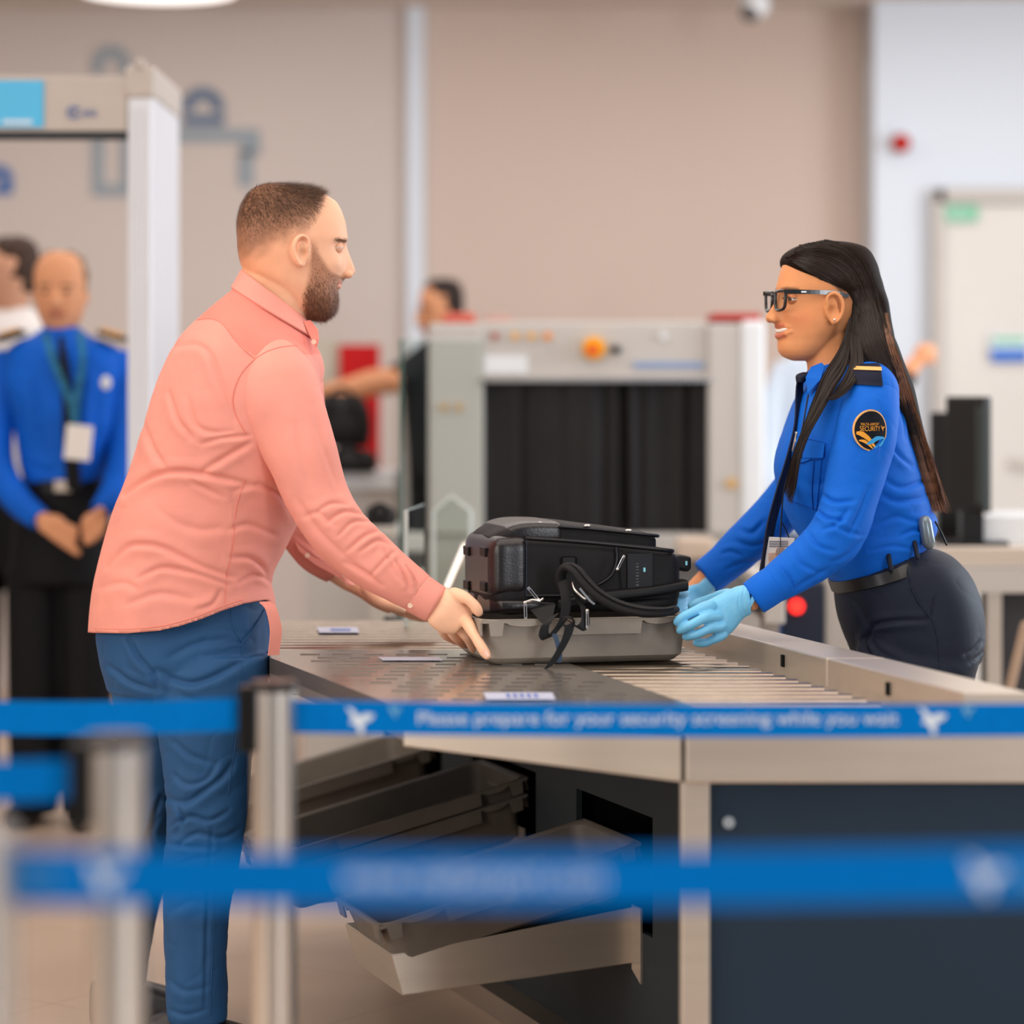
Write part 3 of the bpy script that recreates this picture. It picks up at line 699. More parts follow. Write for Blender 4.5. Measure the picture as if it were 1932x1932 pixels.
# in-feed conveyor between scanner and table
cv = empty('infeed_conveyor', 'grey metal conveyor leading from the scanner towards the search table', 'conveyor', loc=(.5, 7.6, 0))
CZ = .80
G().box((.30, 7.70, CZ-.02), (.33, .92, .02)).build('belt_bed', mat('conveyor_black', (52, 49, 47), .5, noise_s=5, noise_amt=.1), cv)
for x in (-.045, .645): G().box((x, 7.70, CZ-.02), (.025, .94, .05), bevel=.006).build('side_frame', M_machine, cv)
for x, y in ((-.04, 6.85), (.64, 6.85), (-.04, 8.4), (.64, 8.4)): G().box((x, y, CZ/2-.03), (.022, .022, CZ/2-.03)).build('leg', M_steel_d, cv)
a = W(1276, 1014, 8.3); b_ = W(1346, 1062, 8.3); G().box(((a.x+b_.x)/2, 8.3, (a.z+b_.z)/2), ((b_.x-a.x)/2, .04, (a.z-b_.z)/2), bevel=.01).build('end_cover', mat('warm_cover', (214, 192, 172), .5, noise_s=4, noise_amt=.04), cv)
g = G(); g.tube([W(846, 1110, 7.0), W(880, 1030, 7.0)], .012, 8).build('support_brace', M_alu, cv)
# dark cabinet with red lamp to the right
cb = empty('control_cabinet', 'dark navy cabinet with a glowing red lamp behind gloved hand', 'cabinet', loc=(W(1535, 0, 7.4).x, 7.5, 0))
bxp(G(), 1475, 1100, 1556, 1653, 7.4, .35).build('cabinet_body', mat('navy_cabinet', (36, 44, 62), .5, noise_s=4, noise_amt=.06), cb, bevel=.006)
bxp(G(), 1460, 1040, 1474, 1656, 7.38, .35).build('blue_trim', mat('trim_blue', (60, 96, 160), .5, noise_s=4, noise_amt=.06), cb)
G().cyl(W(1503, 1144, 7.4), W(1503, 1144, 7.38), .020, 20).build('red_lamp', mat('red_lamp', (255, 40, 30), .4, emit=2.2), cb)
bxp(G(), 1556, 1040, 1612, 1650, 7.42, .3).build('grey_column', M_machine, cb, bevel=.006)

# glass screens
M_glass = bpy.data.materials.new('clear_glass'); M_glass.use_nodes = True
nt = M_glass.node_tree; nt.nodes.clear(); out = nt.nodes.new('ShaderNodeOutputMaterial'); tr = nt.nodes.new('ShaderNodeBsdfTransparent'); tr.inputs[0].default_value = (.80, .86, .83, 1)
gl = nt.nodes.new('ShaderNodeBsdfGlossy'); gl.inputs['Roughness'].default_value = .04; gl.inputs[0].default_value = (.9, .97, .94, 1)
fr = nt.nodes.new('ShaderNodeFresnel'); fr.inputs[0].default_value = 1.3; mx = nt.nodes.new('ShaderNodeMixShader')
nt.links.new(fr.outputs[0], mx.inputs[0]); nt.links.new(tr.outputs[0], mx.inputs[1]); nt.links.new(gl.outputs[0], mx.inputs[2]); nt.links.new(mx.outputs[0], out.inputs[0])
M_gedge = mat('green_glass_edge', (70, 104, 96), .15, noise_s=10, noise_amt=.08)
M_gedl = mat('pale_glass_edge', (196, 206, 204), .15, noise_s=10, noise_amt=.05)
def glass(x0, y0, x1, y1, D, label, edge=M_gedge, D1=None, base=None):
    a = W(x0, y0, D); b_ = W(x1, y1, D); D1 = D1 or D; xr_ = (x1-CX)/F*D1
    z0, z1 = b_.z, a.z; e = empty('glass_screen', label, 'glass screen', loc=(a.x, D, max(z0, 0)))
    g = G(); g.add([(a.x, D, z0), (xr_, D1, z0), (xr_, D1, z1), (a.x, D, z1)], [(0, 1, 2, 3)]).build('pane', M_glass, e)
    g = G().box((a.x, D, (z0+z1)/2), (.005, .007, (z1-z0)/2)).build('polished_edge', edge, e)
    g = G().add([(a.x, D-.003, z1-.004), (xr_, D1-.003, z1-.004), (xr_, D1-.003, z1), (a.x, D-.003, z1), (a.x, D+.003, z1-.004), (xr_, D1+.003, z1-.004), (xr_, D1+.003, z1), (a.x, D+.003, z1)], [(0, 1, 2, 3), (7, 6, 5, 4), (0, 4, 5, 1), (3, 2, 6, 7), (0, 3, 7, 4), (1, 5, 6, 2)]).build('top_edge', M_gedl, e)
    G().box(((a.x+xr_)/2, (D+D1)/2, z0+.012), (abs(xr_-a.x)/2+.01, .02, .014)).build('base_channel', M_alu, e) if base else None
    return e
glass(757, 640, 912, 1400, 7.6, 'tall clear glass screen with green edge left of scanner', D1=7.63, base=True)
glass(766, 962, 800, 1235, 6.05, 'small upright glass fin standing on far end of table', M_gedl, D1=6.4)
e = empty('glass_guard', 'low clear glass guard with pointed top beside the scanner opening', 'glass screen', loc=W(850, 1130, 7.3))
P = [(818, 1130), (888, 1130), (888, 965), (852, 936), (818, 965)]; V = [W(x, y, 7.3) for x, y in P]
G().add(V, [tuple(range(5))]).build('pane', M_glass, e)
G().tube([V[1], V[2], V[3], V[4], V[0]], .006, 6, cap=False).build('polished_edge', M_gedl, e)
# desk, monitors and counters on the right
dk = empty('back_desk', 'grey and white work desk behind the officer at right', 'desk', loc=(W(1880, 0, 7.6).x, 7.7, 0))
def quadp(g, D0, D1, xa0, xa1, xb0, xb1, z0, z1):
    g.prism([(W(xa0, 0, D0).x, D0), (W(xa1, 0, D0).x, D0), (W(xb1, 0, D1).x, D1), (W(xb0, 0, D1).x, D1)], z0, z1); return g
quadp(G(), 7.3, 8.6, 1775, 2150, 1770, 2100, .84, .885).build('desk_top', mat('desk_beige', (200, 186, 172), .5, noise_s=3, noise_amt=.04), dk)
quadp(G(), 7.5, 7.9, 1850, 2150, 1880, 2100, .885, .96).build('sloped_panel', M_machw, dk)
quadp(G(), 7.36, 7.5, 1850, 2150, 1850, 2150, .30, .80).build('front_board', mat('dark_board', (66, 66, 70), .6, noise_s=3, noise_amt=.05), dk)
quadp(G(), 7.28, 7.34, 1790, 2150, 1790, 2150, .77, .835).build('front_rail', M_machine, dk)
for px in (1862, 1990): bxp(G(), px, 1100, px+28, 1663, 7.32, .05).build('leg', M_steel_d, dk)
g = G(); g.tube([W(1905, 1300, 7.0), W(1934, 1180, 7.0)], .012, 8).build('chair_arm', mat('tan_bar', (176, 150, 128), .5, noise_s=5, noise_amt=.05), dk)
def monitor(x0, y0, x1, y1, D, label, skew):
    e = empty('monitor', label, 'monitor', loc=W((x0+x1)/2, 960, D))
    a = W(x0, y0, D); b_ = W(x1, y1, D)
    P = [(a.x, D+skew), (b_.x-.03, D), (b_.x, D+.02), (a.x+.03, D+skew+.05)]
    G().prism(P, b_.z, a.z).build('casing', mat('monitor_casing', (34, 32, 31), .45, noise_s=5, noise_amt=.1), e, bevel=.006)
    g = G()
    for k in range(5): g.box((b_.x-.012-k*.008, D-.004, (a.z+b_.z)/2), (.0015, .002, (a.z-b_.z)*.42))
    g.build('side_vents', mat('vent_grey', (70, 78, 74), .5, noise_s=5, noise_amt=.05), e)
    G().box(((a.x+b_.x)/2, D+.06, (b_.z+.885)/2), (.03, .03, max((b_.z-.885)/2, .01)+.004)).build('stand', M_black, e)
    G().box(((a.x+b_.x)/2, D+.06, .89), (.09, .08, .006)).build('foot', M_black, e)
monitor(1804, 748, 1874, 968, 7.45, 'large black monitor seen edge-on on the back desk', .18)
monitor(1766, 778, 1822, 950, 7.8, 'shorter black monitor just left of the large one', .12)

# red board, black bags and rack on the left of the scanner
rb = empty('red_display_board', 'red display board behind the reaching arm', 'board', loc=(W(678, 0, 10.9).x, 10.9, 0))
bxp(G(), 640, 650, 716, 892, 10.9, .04).build('board_face', mat('board_red', (196, 20, 24), .5, noise_s=4, noise_amt=.05), rb)
bxp(G(), 594, 640, 640, 780, 10.92, .04).build('pale_leaflet_panel', mat('leaflet', (196, 188, 172), .6, noise_s=14, noise_amt=.12), rb)
for px in (655, 700): bxp(G(), px, 892, px+10, 1357, 10.92, .03).build('leg', M_steel_d, rb)
ct = empty('side_counter', 'white counter behind the pink-shirted man', 'counter', loc=(W(660, 0, 9.3).x, 9.3, 0))
bxp(G(), 560, 890, 745, 925, 9.2, .5).build('counter_top', M_machw, ct, bevel=.006)
bxp(G(), 575, 925, 745, 1471, 9.25, .42).build('counter_body', mat('counter_white', (206, 200, 194), .5, noise_s=3, noise_amt=.04), ct)
M_bag = mat('bag_black', (24, 22, 22), .6, noise_s=10, noise_amt=.15)
def soft_bag(x0, y0, x1, y1, D, label, dep=.12):
    a = W(x0, y0, D); b_ = W(x1, y1, D); c = (a+b_)/2; hx, hz = (b_.x-a.x)/2, (a.z-b_.z)/2
    e = empty('duffel_bag', label, 'bag', loc=(c.x, c.y, b_.z))
    st = [(Vector((c.x, D, c.z-hz)), Vector((hx*.9, 0, 0)), Vector((0, dep*.9, 0))), (Vector((c.x, D, c.z-hz*.3)), Vector((hx, 0, 0)), Vector((0, dep, 0))),
          (Vector((c.x-hx*.05, D, c.z+hz*.5)), Vector((hx*.95, 0, 0)), Vector((0, dep*.8, 0))), (Vector((c.x-hx*.1, D, c.z+hz)), Vector((hx*.7, 0, 0)), Vector((0, dep*.4, 0)))]
    G().loft(st, n=28, sub=5, ex=3).build('bag_body', M_bag, e, smooth=True)
    G().tube(smoothpts([(c.x-hx*.5, D-dep*.8, c.z), (c.x-hx*.3, D-dep, c.z+hz*1.1), (c.x+hx*.3, D-dep, c.z+hz*1.1), (c.x+hx*.5, D-dep*.8, c.z)]), .008, 8).build('handle', M_black, e, smooth=True)
soft_bag(596, 745, 700, 842, 9.35, 'large black bag on the counter behind pink shirt')
soft_bag(610, 848, 712, 888, 9.25, 'flat dark bag underneath the large black bag', .14)
soft_bag(690, 955, 748, 991, 7.8, 'small black bag resting low beside the tall glass screen', .08)
st_ = empty('supply_stand', 'low grey stand carrying a small black bag beside the glass', 'stand', loc=W(735, 0, 7.8).to_2d().to_3d())
bxp(G(), 690, 992, 748, 1012, 7.72, .2).build('stand_top', M_machine, st_)
bxp(G(), 698, 1012, 742, 1612, 7.75, .14).build('stand_body', M_machine, st_)
# ---------------- people: shared tools ----------------
def set_tint(me, name, fn):
    """per-point colour of the thing itself (stubble, lips, brows)"""
    at = me.color_attributes.new(name, 'FLOAT_COLOR', 'POINT'); n = len(me.vertices)
    co = np.empty(n*3); me.vertices.foreach_get('co', co); col = fn(co.reshape(-1, 3))
    at.data.foreach_set('color', np.concatenate([col, np.ones((n, 1))], 1).astype(np.float32).ravel())

class Head:
    """profile-driven head. Rows: (y_px, x_front, x_back, half width m). s=+1 faces image right, -1 left"""
    def __init__(h, rows, nose, s, D, yaw=0.0, eye=(0, 0, 0), ear=(0, 0), mouth=0, exf=2.2, front_narrow=.16, nose_w=.012, tilt=0.0):
        h.rows = np.array(rows, float); h.nose = np.array(nose, float); h.s = s; h.D = D; h.k = D/F
        h.yaw = yaw; h.eye = eye; h.ear = ear; h.mouth = mouth; h.fn = front_narrow; h.nw = nose_w; h.exf = exf
        r = h.rows; h.cx = (r[:, 1].mean()+r[:, 2].mean())/2; h.cy = (r[0, 0]+r[-1, 0])/2
        o = W(h.cx, h.cy, D); R = Matrix.Rotation(yaw*s, 4, 'Z'); h.M = Matrix.Translation(o) @ R; h.Mi = h.M.inverted()
    def L(h, px, py, y=0.0):
        """local point: px/py in the sagittal plane, y metres towards the camera side = negative"""
        return Vector(((px-h.cx)*h.k/math.cos(h.yaw), y, (h.cy-py)*h.k))
    def surfx(h, py, y):
        """px of the face front at height py and lateral y"""
        r = h.rows; a0, b0, w0 = (float(np.interp(py, r[:, 0], r[:, c])) for c in (1, 2, 3)); c = (a0+b0)/2; a = (a0-b0)/2; X = .9
        for _ in range(8): hw = w0*(1-h.fn*max(X, 0)**1.5); q = min(abs(y)/hw, .99); X = (1-q**h.exf)**(1/h.exf)
        return c+a*X
    def F(h, py, y, out=0.0): return h.Wd(h.surfx(py, y)+h.s*out, py, y)
    def Wd(h, px, py, y=0.0): return h.M @ h.L(px, py, y)
    def geo(h, ny=110, nph=96):
        r = h.rows; ys = np.linspace(r[0, 0], r[-1, 0], ny); t = (ys-r[0, 0])/(r[-1, 0]-r[0, 0])
        ys = r[0, 0]+(r[-1, 0]-r[0, 0])*(.5-.5*np.cos(np.pi*t))*.35+(ys-r[0, 0])*.65
        def ip(c): return np.interp(ys, r[:, 0], r[:, c])
        def smooth(a, k=2):
            for _ in range(k): b = a.copy(); b[1:-1] = (a[:-2]+2*a[1:-1]+a[2:])/4; a = b
            return a
        xf, xb, hw = smooth(ip(1)), smooth(ip(2)), smooth(ip(3)); nb = np.interp(ys, h.nose[:, 0], h.nose[:, 1], left=0, right=0)
        v = []; s = h.s
        for i in range(ny):
            c = (xf[i]+xb[i])/2; a = (xf[i]-xb[i])/2
            for j in range(nph):
                ph = 2*math.pi*j/nph; ct, sn = math.cos(ph), math.sin(ph); e = 2/h.exf
                X = math.copysign(abs(ct)**e, ct); Y = math.copysign(abs(sn)**e, sn)
                yy = Y*hw[i]*(1-h.fn*max(X, 0)**1.5); x = c+a*X
                if X > 0: x += s*nb[i]*math.exp(-(yy/(h.nw*(1+.0)))**2)
                p = h.L(x, ys[i], yy); 
                v.append(p)
        v = np.array([tuple(q) for q in v])
        ex, ey, eyl = h.eye   # eye px x, px y, lateral m
        E = h.L(ex, ey)
        for sd in (-1, 1):   # sockets, brows and cheeks
            fx = s
            m = np.exp(-((v[:, 1]-sd*eyl)/.016)**2-((v[:, 2]-E.z)/.011)**2)*(s*v[:, 0] > s*E.x-.035)
            v[:, 0] -= fx*m*.009
            m = np.exp(-((v[:, 1]-sd*eyl)/.020)**2-((v[:, 2]-E.z-.018)/.008)**2)*(s*v[:, 0] > s*E.x-.03); v[:, 0] += fx*m*.003
            m = np.exp(-((v[:, 1]-sd*.040)/.018)**2-((v[:, 2]-E.z+.034)/.017)**2)*(s*v[:, 0] > s*E.x-.05); v[:, 0] += fx*m*.005; v[:, 1] += sd*m*.003
        f = [[i*nph+k, i*nph+(k+1) % nph, (i+1)*nph+(k+1) % nph, (i+1)*nph+k] for i in range(ny-1) for k in range(nph)]
        f += [list(range(nph))[::-1], list(range((ny-1)*nph, ny*nph))]
        g = G(); g.add([Vector(q) for q in v], f)
        # nostril wings
        if h.nose is not None:
            k = h.nose[h.nose[:, 1].argmax()]; tip = np.interp(k[0], r[:, 0], r[:, 1])+s*k[1]
            for sd in (-1, 1): g.sphere(h.L(tip-s*14, k[0]+3, sd*.0115), .0085, n=8, sc=(1.1, .8, .85))
        return g.xf(h.M)
    def ear_geo(h, sd, size=.030, ang=.12):
        """solid ear shell with raised rim and lobe; ear_dent carves the hollow"""
        g = G(); s = h.s; c = h.L(h.ear[0], h.ear[1], sd*(np.interp(h.ear[1], h.rows[:, 0], h.rows[:, 3])+.004)); h.ec = getattr(h, 'ec', {}); h.ec[sd] = c; h.es, h.ea = size, ang
        R = Matrix.Rotation(ang*s, 3, 'Y')
        def P(a, b, o): q = R @ Vector((s*a*size*.60, 0, b*size)); return c+Vector((q.x, 0, q.z))+Vector((0, sd*(o+.007*(.4-a)), 0))
        g.sphere(c+Vector((0, sd*.001, 0)), size, R, 14, (.60, .30, .95)); g.sphere(P(.12, -.82, .002), .0085, n=10, sc=(.95, .6, .95))
        hel = [(.50, .10), (.66, .55), (.38, .88), (-.15, .98), (-.66, .74), (-.88, .25), (-.78, -.22), (-.48, -.60), (-.12, -.86)]
        g.tube(smoothpts([P(a, b, .007) for a, b in hel], 4), [.0042]*33, 10)
        return g.xf(h.M)
    def ear_dent(h, co):
        Mi = np.array(h.Mi.to_3x3()); L_ = co@Mi.T+np.array(h.Mi.translation); M3 = np.array(h.M.to_3x3()); d = np.zeros(len(co))
        for sd, c in h.ec.items():
            dx, dz = (L_[:, 0]-c.x)*h.s, L_[:, 2]-c.z; ca, sa = math.cos(h.ea), math.sin(h.ea); u = (dx*ca+dz*-sa)/(h.es*.6); v = (dx*sa+dz*ca)/h.es
            ok = (sd*(L_[:, 1]-c.y) > -.006) & (np.hypot(u, v) < 1.05)
            q = .0100*np.exp(-(((u-.18)/.40)**2+((v+.12)/.34)**2))+.0042*np.exp(-((np.hypot(u-.05, v-.1)-.66)/.10)**2)*((v > -.1) & (u < .5))+.003*np.exp(-(((u-.1)/.2)**2+((v-.45)/.16)**2))
            d -= sd*q*ok
        return co+np.outer(d, M3@np.array([0, 1., 0]))
def lid_shell(h, c, r, up, low, m, parent, tint):
    """eyelid shells: the part of a sphere above and below the eye opening"""
    g = G(); R = h.M.to_3x3()
    for a0, a1 in ((up, 100), (-100, -low)):
        v = []; n, m_ = 10, 20
        for i in range(n+1):
            el = math.radians(a0+(a1-a0)*i/n)
            for j in range(m_+1):
                az = math.radians(-100+200*j/m_); e2 = el*(.35+.65*math.cos(az*.8)) if abs(el) < 1.2 else el
                v.append(c+R @ Vector((h.s*math.cos(e2)*math.cos(az), math.cos(e2)*math.sin(az), math.sin(e2)))*r)
        g.add(v, [(i*(m_+1)+j, i*(m_+1)+j+1, (i+1)*(m_+1)+j+1, (i+1)*(m_+1)+j) for i in range(n) for j in range(m_)])
    o = g.build('eyelid', m, parent, smooth=True); set_tint(o.data, 'tint', lambda co: np.tile(np.array(lin(tint)[:3]), (len(co), 1))); return o
def strands(name, root, normal, direc, length, m, parent, width=.0007, seg=3, curl=.0, droop=0.0):
    """thin tapered blades, numpy arrays (n,3)"""
    n = len(root); side = np.cross(direc, normal); side /= np.linalg.norm(side, axis=1, keepdims=True)+1e-9
    jit = RNG.normal(0, 1, (n, 3))*curl; pts = []
    for k in range(seg+1):
        t = k/seg; p = root+direc*(length*t)[:, None]+normal*(length*t*t*droop)[:, None]+jit*(t*t)*length[:, None]
        w_ = width*(1-t*.85); pts.append(p-side*w_/2); pts.append(p+side*w_/2)
    V = np.stack(pts, 1).reshape(-1, 3); base = np.arange(n)*2*(seg+1)
    Fq = np.concatenate([np.stack([base+2*k, base+2*k+1, base+2*k+3, base+2*k+2], 1) for k in range(seg)])
    off = np.zeros(3); p = parent
    while p is not None: off += np.array(p.location); p = p.parent
    me = bpy.data.meshes.new(name); me.from_pydata((V-off).tolist(), [], Fq.tolist()); me.update(); me.materials.append(m); me.shade_smooth()
    o = bpy.data.objects.new(name, me); C.objects.link(o); o.parent = parent; return o
def sample(me, n, mask):
    """random points with normals on a mesh; mask(co Nx3)->prob"""
    me.calc_loop_triangles(); nv = len(me.vertices); co = np.empty(nv*3); me.vertices.foreach_get('co', co); co = co.reshape(-1, 3)
    tri = np.empty(len(me.loop_triangles)*3, int); me.loop_triangles.foreach_get('vertices', tri); tri = tri.reshape(-1, 3)
    a, b, c = co[tri[:, 0]], co[tri[:, 1]], co[tri[:, 2]]; cr = np.cross(b-a, c-a); ar = np.linalg.norm(cr, axis=1)
    pr = ar*mask((a+b+c)/3); pr = pr/pr.sum(); ix = RNG.choice(len(tri), n, p=pr); u = RNG.random((n, 2)); sq = np.sqrt(u[:, 0])
    P = a[ix]*(1-sq)[:, None]+b[ix]*(sq*(1-u[:, 1]))[:, None]+c[ix]*(sq*u[:, 1])[:, None]
    vn = np.empty(nv*3); me.vertices.foreach_get('normal', vn); vn = vn.reshape(-1, 3)
    return P, vn[tri[ix, 0]]
def comb(N, D_, lift, jit=.16):
    """strand directions that lie along the surface"""
    T_ = D_-N*(D_*N).sum(1)[:, None]; T_ /= np.linalg.norm(T_, axis=1, keepdims=True)+1e-9
    d = T_+N*lift+RNG.normal(0, jit, N.shape); return d/np.linalg.norm(d, axis=1, keepdims=True)
def sst(a, b, x): t = np.clip((x-a)/(b-a), 0, 1); return t*t*(3-2*t)

# ---------------- bearded man in the pink shirt ----------------
DMn = 5.45; kM = F/DMn
M_skin = mat('light_skin', (236, 186, 156), .5, attr='tint', noise_s=30, noise_amt=.05, sss=.12, bump=.05, bump_s=350)
M_pink = mat('coral_cotton', (226, 148, 134), .78, noise_s=14, noise_amt=.05, bump=.12, bump_s=900)
M_pinkd = mat('coral_cotton_inner', (226, 104, 106), .8, noise_s=90, noise_amt=.08, bump=.12, bump_s=900)
M_trou = mat('blue_cotton', (36, 78, 122), .62, noise_s=10, noise_amt=.06, bump=.10, bump_s=700)
M_hair = mat('dark_brown_hair', (84, 58, 43), .45, noise_s=120, noise_amt=.3)
M_beard = mat('brown_beard', (104, 66, 46), .5, noise_s=160, noise_amt=.35)
man = empty('person', 'bearded man in a coral pink shirt and blue trousers holding the tray', 'person', loc=(W(330, 0, DMn).x, DMn, 0))

rows = [(346, 538, 508, .014), (349, 562, 494, .030), (354, 585, 483, .044), (361, 603, 474, .054), (370, 619, 465, .062), (380, 634, 459, .070), (398, 644, 452, .075), (420, 651, 448, .078), (440, 654, 448, .079),
        (452, 654, 449, .079), (463, 652, 449, .078), (472, 650, 450, .078), (486, 648, 452, .077), (500, 647, 456, .075), (515, 645, 463, .073), (528, 641, 476, .071), (538, 638, 492, .069),
        (548, 636, 508, .066), (560, 637, 522, .062), (572, 637, 535, .057), (584, 635, 546, .051), (593, 629, 556, .043), (600, 618, 566, .030), (603, 606, 574, .014)]
nose = [(460, 0), (466, 3), (472, 6), (480, 10), (490, 15), (500, 20), (508, 24), (515, 25), (520, 20), (525, 9), (530, 0)]
H1 = Head(rows, nose, +1, DMn, yaw=.16, eye=(648, 468, .031), ear=(562, 478), mouth=536)
g = H1.geo()
for sd in (-1, 1): g.add(*(lambda q: (q.v, q.f))(H1.ear_geo(sd, .030, .10)))
# lips
for yy, rr_ in ((532, .0045), (541, .0052)): g.tube([H1.F(yy-1, q, -1 if abs(q) > .02 else 1.2) for q in (-.024, -.016, -.008, 0, .008, .016, .024)], [.0025, rr_*.8, rr_, rr_, rr_, rr_*.8, .0025], 8)
# neck
g.loft([px_sec((462, 470), (590, 520), DMn, .060), px_sec((457, 515), (580, 575), DMn, .064), px_sec((452, 560), (590, 640), DMn, .070), px_sec((440, 620), (590, 690), DMn, .085)], n=32, sub=4)
def tint_man(co):
    L_ = co@np.array(H1.Mi.to_3x3()).T+np.array(H1.Mi.translation)
    px = L_[:, 0]/H1.k*math.cos(H1.yaw)+H1.cx; py = H1.cy-L_[:, 2]/H1.k
    nz = np.array([noise.noise(Vector(c)*60) for c in co]); nz2 = np.array([noise.noise(Vector(c)*18) for c in co])
    skin = np.array(lin((230, 176, 144))[:3]); warm = np.array(lin((224, 150, 110))[:3]); st = np.array(lin((168, 118, 90))[:3]); dk = np.array(lin((96, 66, 50))[:3])
    col = np.tile(skin, (len(co), 1)); 
    wv = sst(560, 470, px)*.55+.12*nz2; col = col*(1-np.clip(wv, 0, 1))[:, None]+warm*np.clip(wv, 0, 1)[:, None]
    # buzzed hair: fade from the nape up, front line
    fl = np.interp(py, [345, 352, 372, 395, 420, 445, 470], [612, 610, 603, 598, 592, 582, 566])+6*nz
    line = np.interp(px, [440, 470, 520, 560, 600], [505, 500, 470, 452, 430])
    hair = sst(3, -12, px-fl)*sst(14, -40, py-line+10*nz)
    ear = ((px-562)/20)**2+((py-478)/32)**2 < 1
    hair = np.where(ear, 0, hair); col = col*(1-.85*hair)[:, None]+(dk*.6+st*.4)*(.85*hair)[:, None]
    # beard: sideburn to chin
    xb_ = np.interp(py, [455, 480, 510, 540, 560, 580, 603], [572, 578, 578, 572, 566, 566, 572]); xf_ = np.interp(py, [455, 480, 500, 515, 524, 540, 603], [590, 596, 610, 622, 650, 670, 670])
    br = sst(-6, 8, px-xb_)*sst(5, -9, px-xf_)*sst(452, 480, py)*sst(700, 640, py*1.0+0*px) if False else sst(-6, 8, px-xb_)*sst(5, -9, px-xf_)*sst(448, 478, py)*(py < 606)
    br = br*np.where((py > 531) & (py < 544) & (px > 630), .35, 1); br = np.where(ear, 0, br)
    col = col*(1-.8*br)[:, None]+st*(.8*br)[:, None]
    lip = np.exp(-((py-536.5)/6)**2)*sst(626, 634, px)*(np.abs(L_[:, 1]) < .024); col = col*(1-.6*lip)[:, None]+np.array(lin((205, 120, 110))[:3])*(.6*lip)[:, None]
    brow = np.exp(-((py-(455+(px-645)*-.12))/3.2)**2)*sst(622, 634, px)*(np.abs(L_[:, 1]) > .010)*(np.abs(L_[:, 1]) < .052); col = col*(1-.5*brow)[:, None]+dk*(.5*brow)[:, None]
    far = (py > 640) | (px > 700); col = np.where(far[:, None], np.array(lin((240, 190, 158))[:3]), col)
    return col
gbody = g

# eyes
for sd in (-1, 1):
    c = H1.F(468, sd*.031, -9.5); ev = G().sphere(c, .0108, n=12).build('eye', mat('eye_white', (232, 226, 220), .2, noise_s=30, noise_amt=.02), man, smooth=True)
    G().sphere(c+H1.M.to_3x3() @ Vector((.0065, 0, 0)), .0054, n=10).build('iris', mat('brown_iris', (70, 48, 36), .2, noise_s=60, noise_amt=.2), ev, smooth=True)
    lid_shell(H1, c, .0122, 2, 9, M_skin, man, (222, 168, 138))

# hands
def finger(g, pts, r0, r1, D=None):
    """pts: (px,py,D)"""
    P = smoothpts([W(*p) for p in pts], 5); n = len(P); g.tube(P, [r0+(r1-r0)*i/(n-1)+.0008*math.sin(i/(n-1)*math.pi*3) for i in range(n)], 12); return g
def flathand(g, L, flat):   # palm loft: (px a, py a, px b, py b, D, thickness m)
    g.loft([px_sec((a, b), (c, d), D, t) for a, b, c, d, D, t in L], n=24, sub=4, ex=2.4)
    return g
gh = G()
D0 = 5.19
flathand(gh, [(812, 1096, 780, 1152, 5.22, .022), (842, 1110, 800, 1160, 5.20, .022), (862, 1122, 812, 1180, 5.19, .022), (884, 1140, 832, 1194, 5.19, .020), (893, 1158, 858, 1197, 5.19, .017)], 1)
finger(gh, [(856, 1120, 5.19), (878, 1128, 5.17), (893, 1140, 5.165), (903, 1155, 5.165)], .0125, .0092)     # thumb
finger(gh, [(878, 1168, 5.18), (890, 1190, 5.15), (903, 1212, 5.125), (918, 1236, 5.115)], .0120, .0088)   # index along the tray corner
finger(gh, [(866, 1180, 5.20), (878, 1198, 5.20), (888, 1213, 5.225), (896, 1226, 5.26)], .0115, .0085)
finger(gh, [(850, 1186, 5.22), (860, 1202, 5.24), (870, 1212, 5.28), (882, 1216, 5.33)], .0110, .0080)
finger(gh, [(834, 1186, 5.24), (842, 1200, 5.27), (852, 1206, 5.31), (864, 1210, 5.35)], .0098, .0072)
gf = G(); DF = 5.72
flathand(gf, [(655, 1085, 648, 1112, 5.74, .026), (690, 1097, 676, 1126, 5.72, .028), (725, 1112, 706, 1146, 5.70, .034), (752, 1128, 735, 1158, 5.69, .034)], 1)
for i, (dx, dy) in enumerate(((0, 0), (6, 8), (2, 14))): finger(gf, [(735, 1136+dy*.5, 5.66+i*.022), (762+dx, 1148+dy*.6, 5.66+i*.022), (785+dx, 1156+dy*.6, 5.65+i*.022), (812+dx, 1160+dy*.4, 5.65+i*.022)], .0105, .008)
finger(gf, [(735, 1130, 5.75), (770, 1140, 5.76), (800, 1148, 5.74), (822, 1152, 5.72)], .0095, .007)
finger(gf, [(690, 1110, 5.66), (715, 1134, 5.63), (740, 1144, 5.62), (758, 1150, 5.63)], .0125, .009)
def core(gb, torso, arms, legs, D):
    gb.loft([px_sec(a, b, D, h_) for a, b, h_ in torso], n=24, sub=3)
    for L_ in arms: px_tube(gb, L_, n=16, sub=3)
    for L_ in legs: px_tube(gb, L_, n=16, sub=3)
for q in (gh, gf): gbody.add(q.v, q.f)
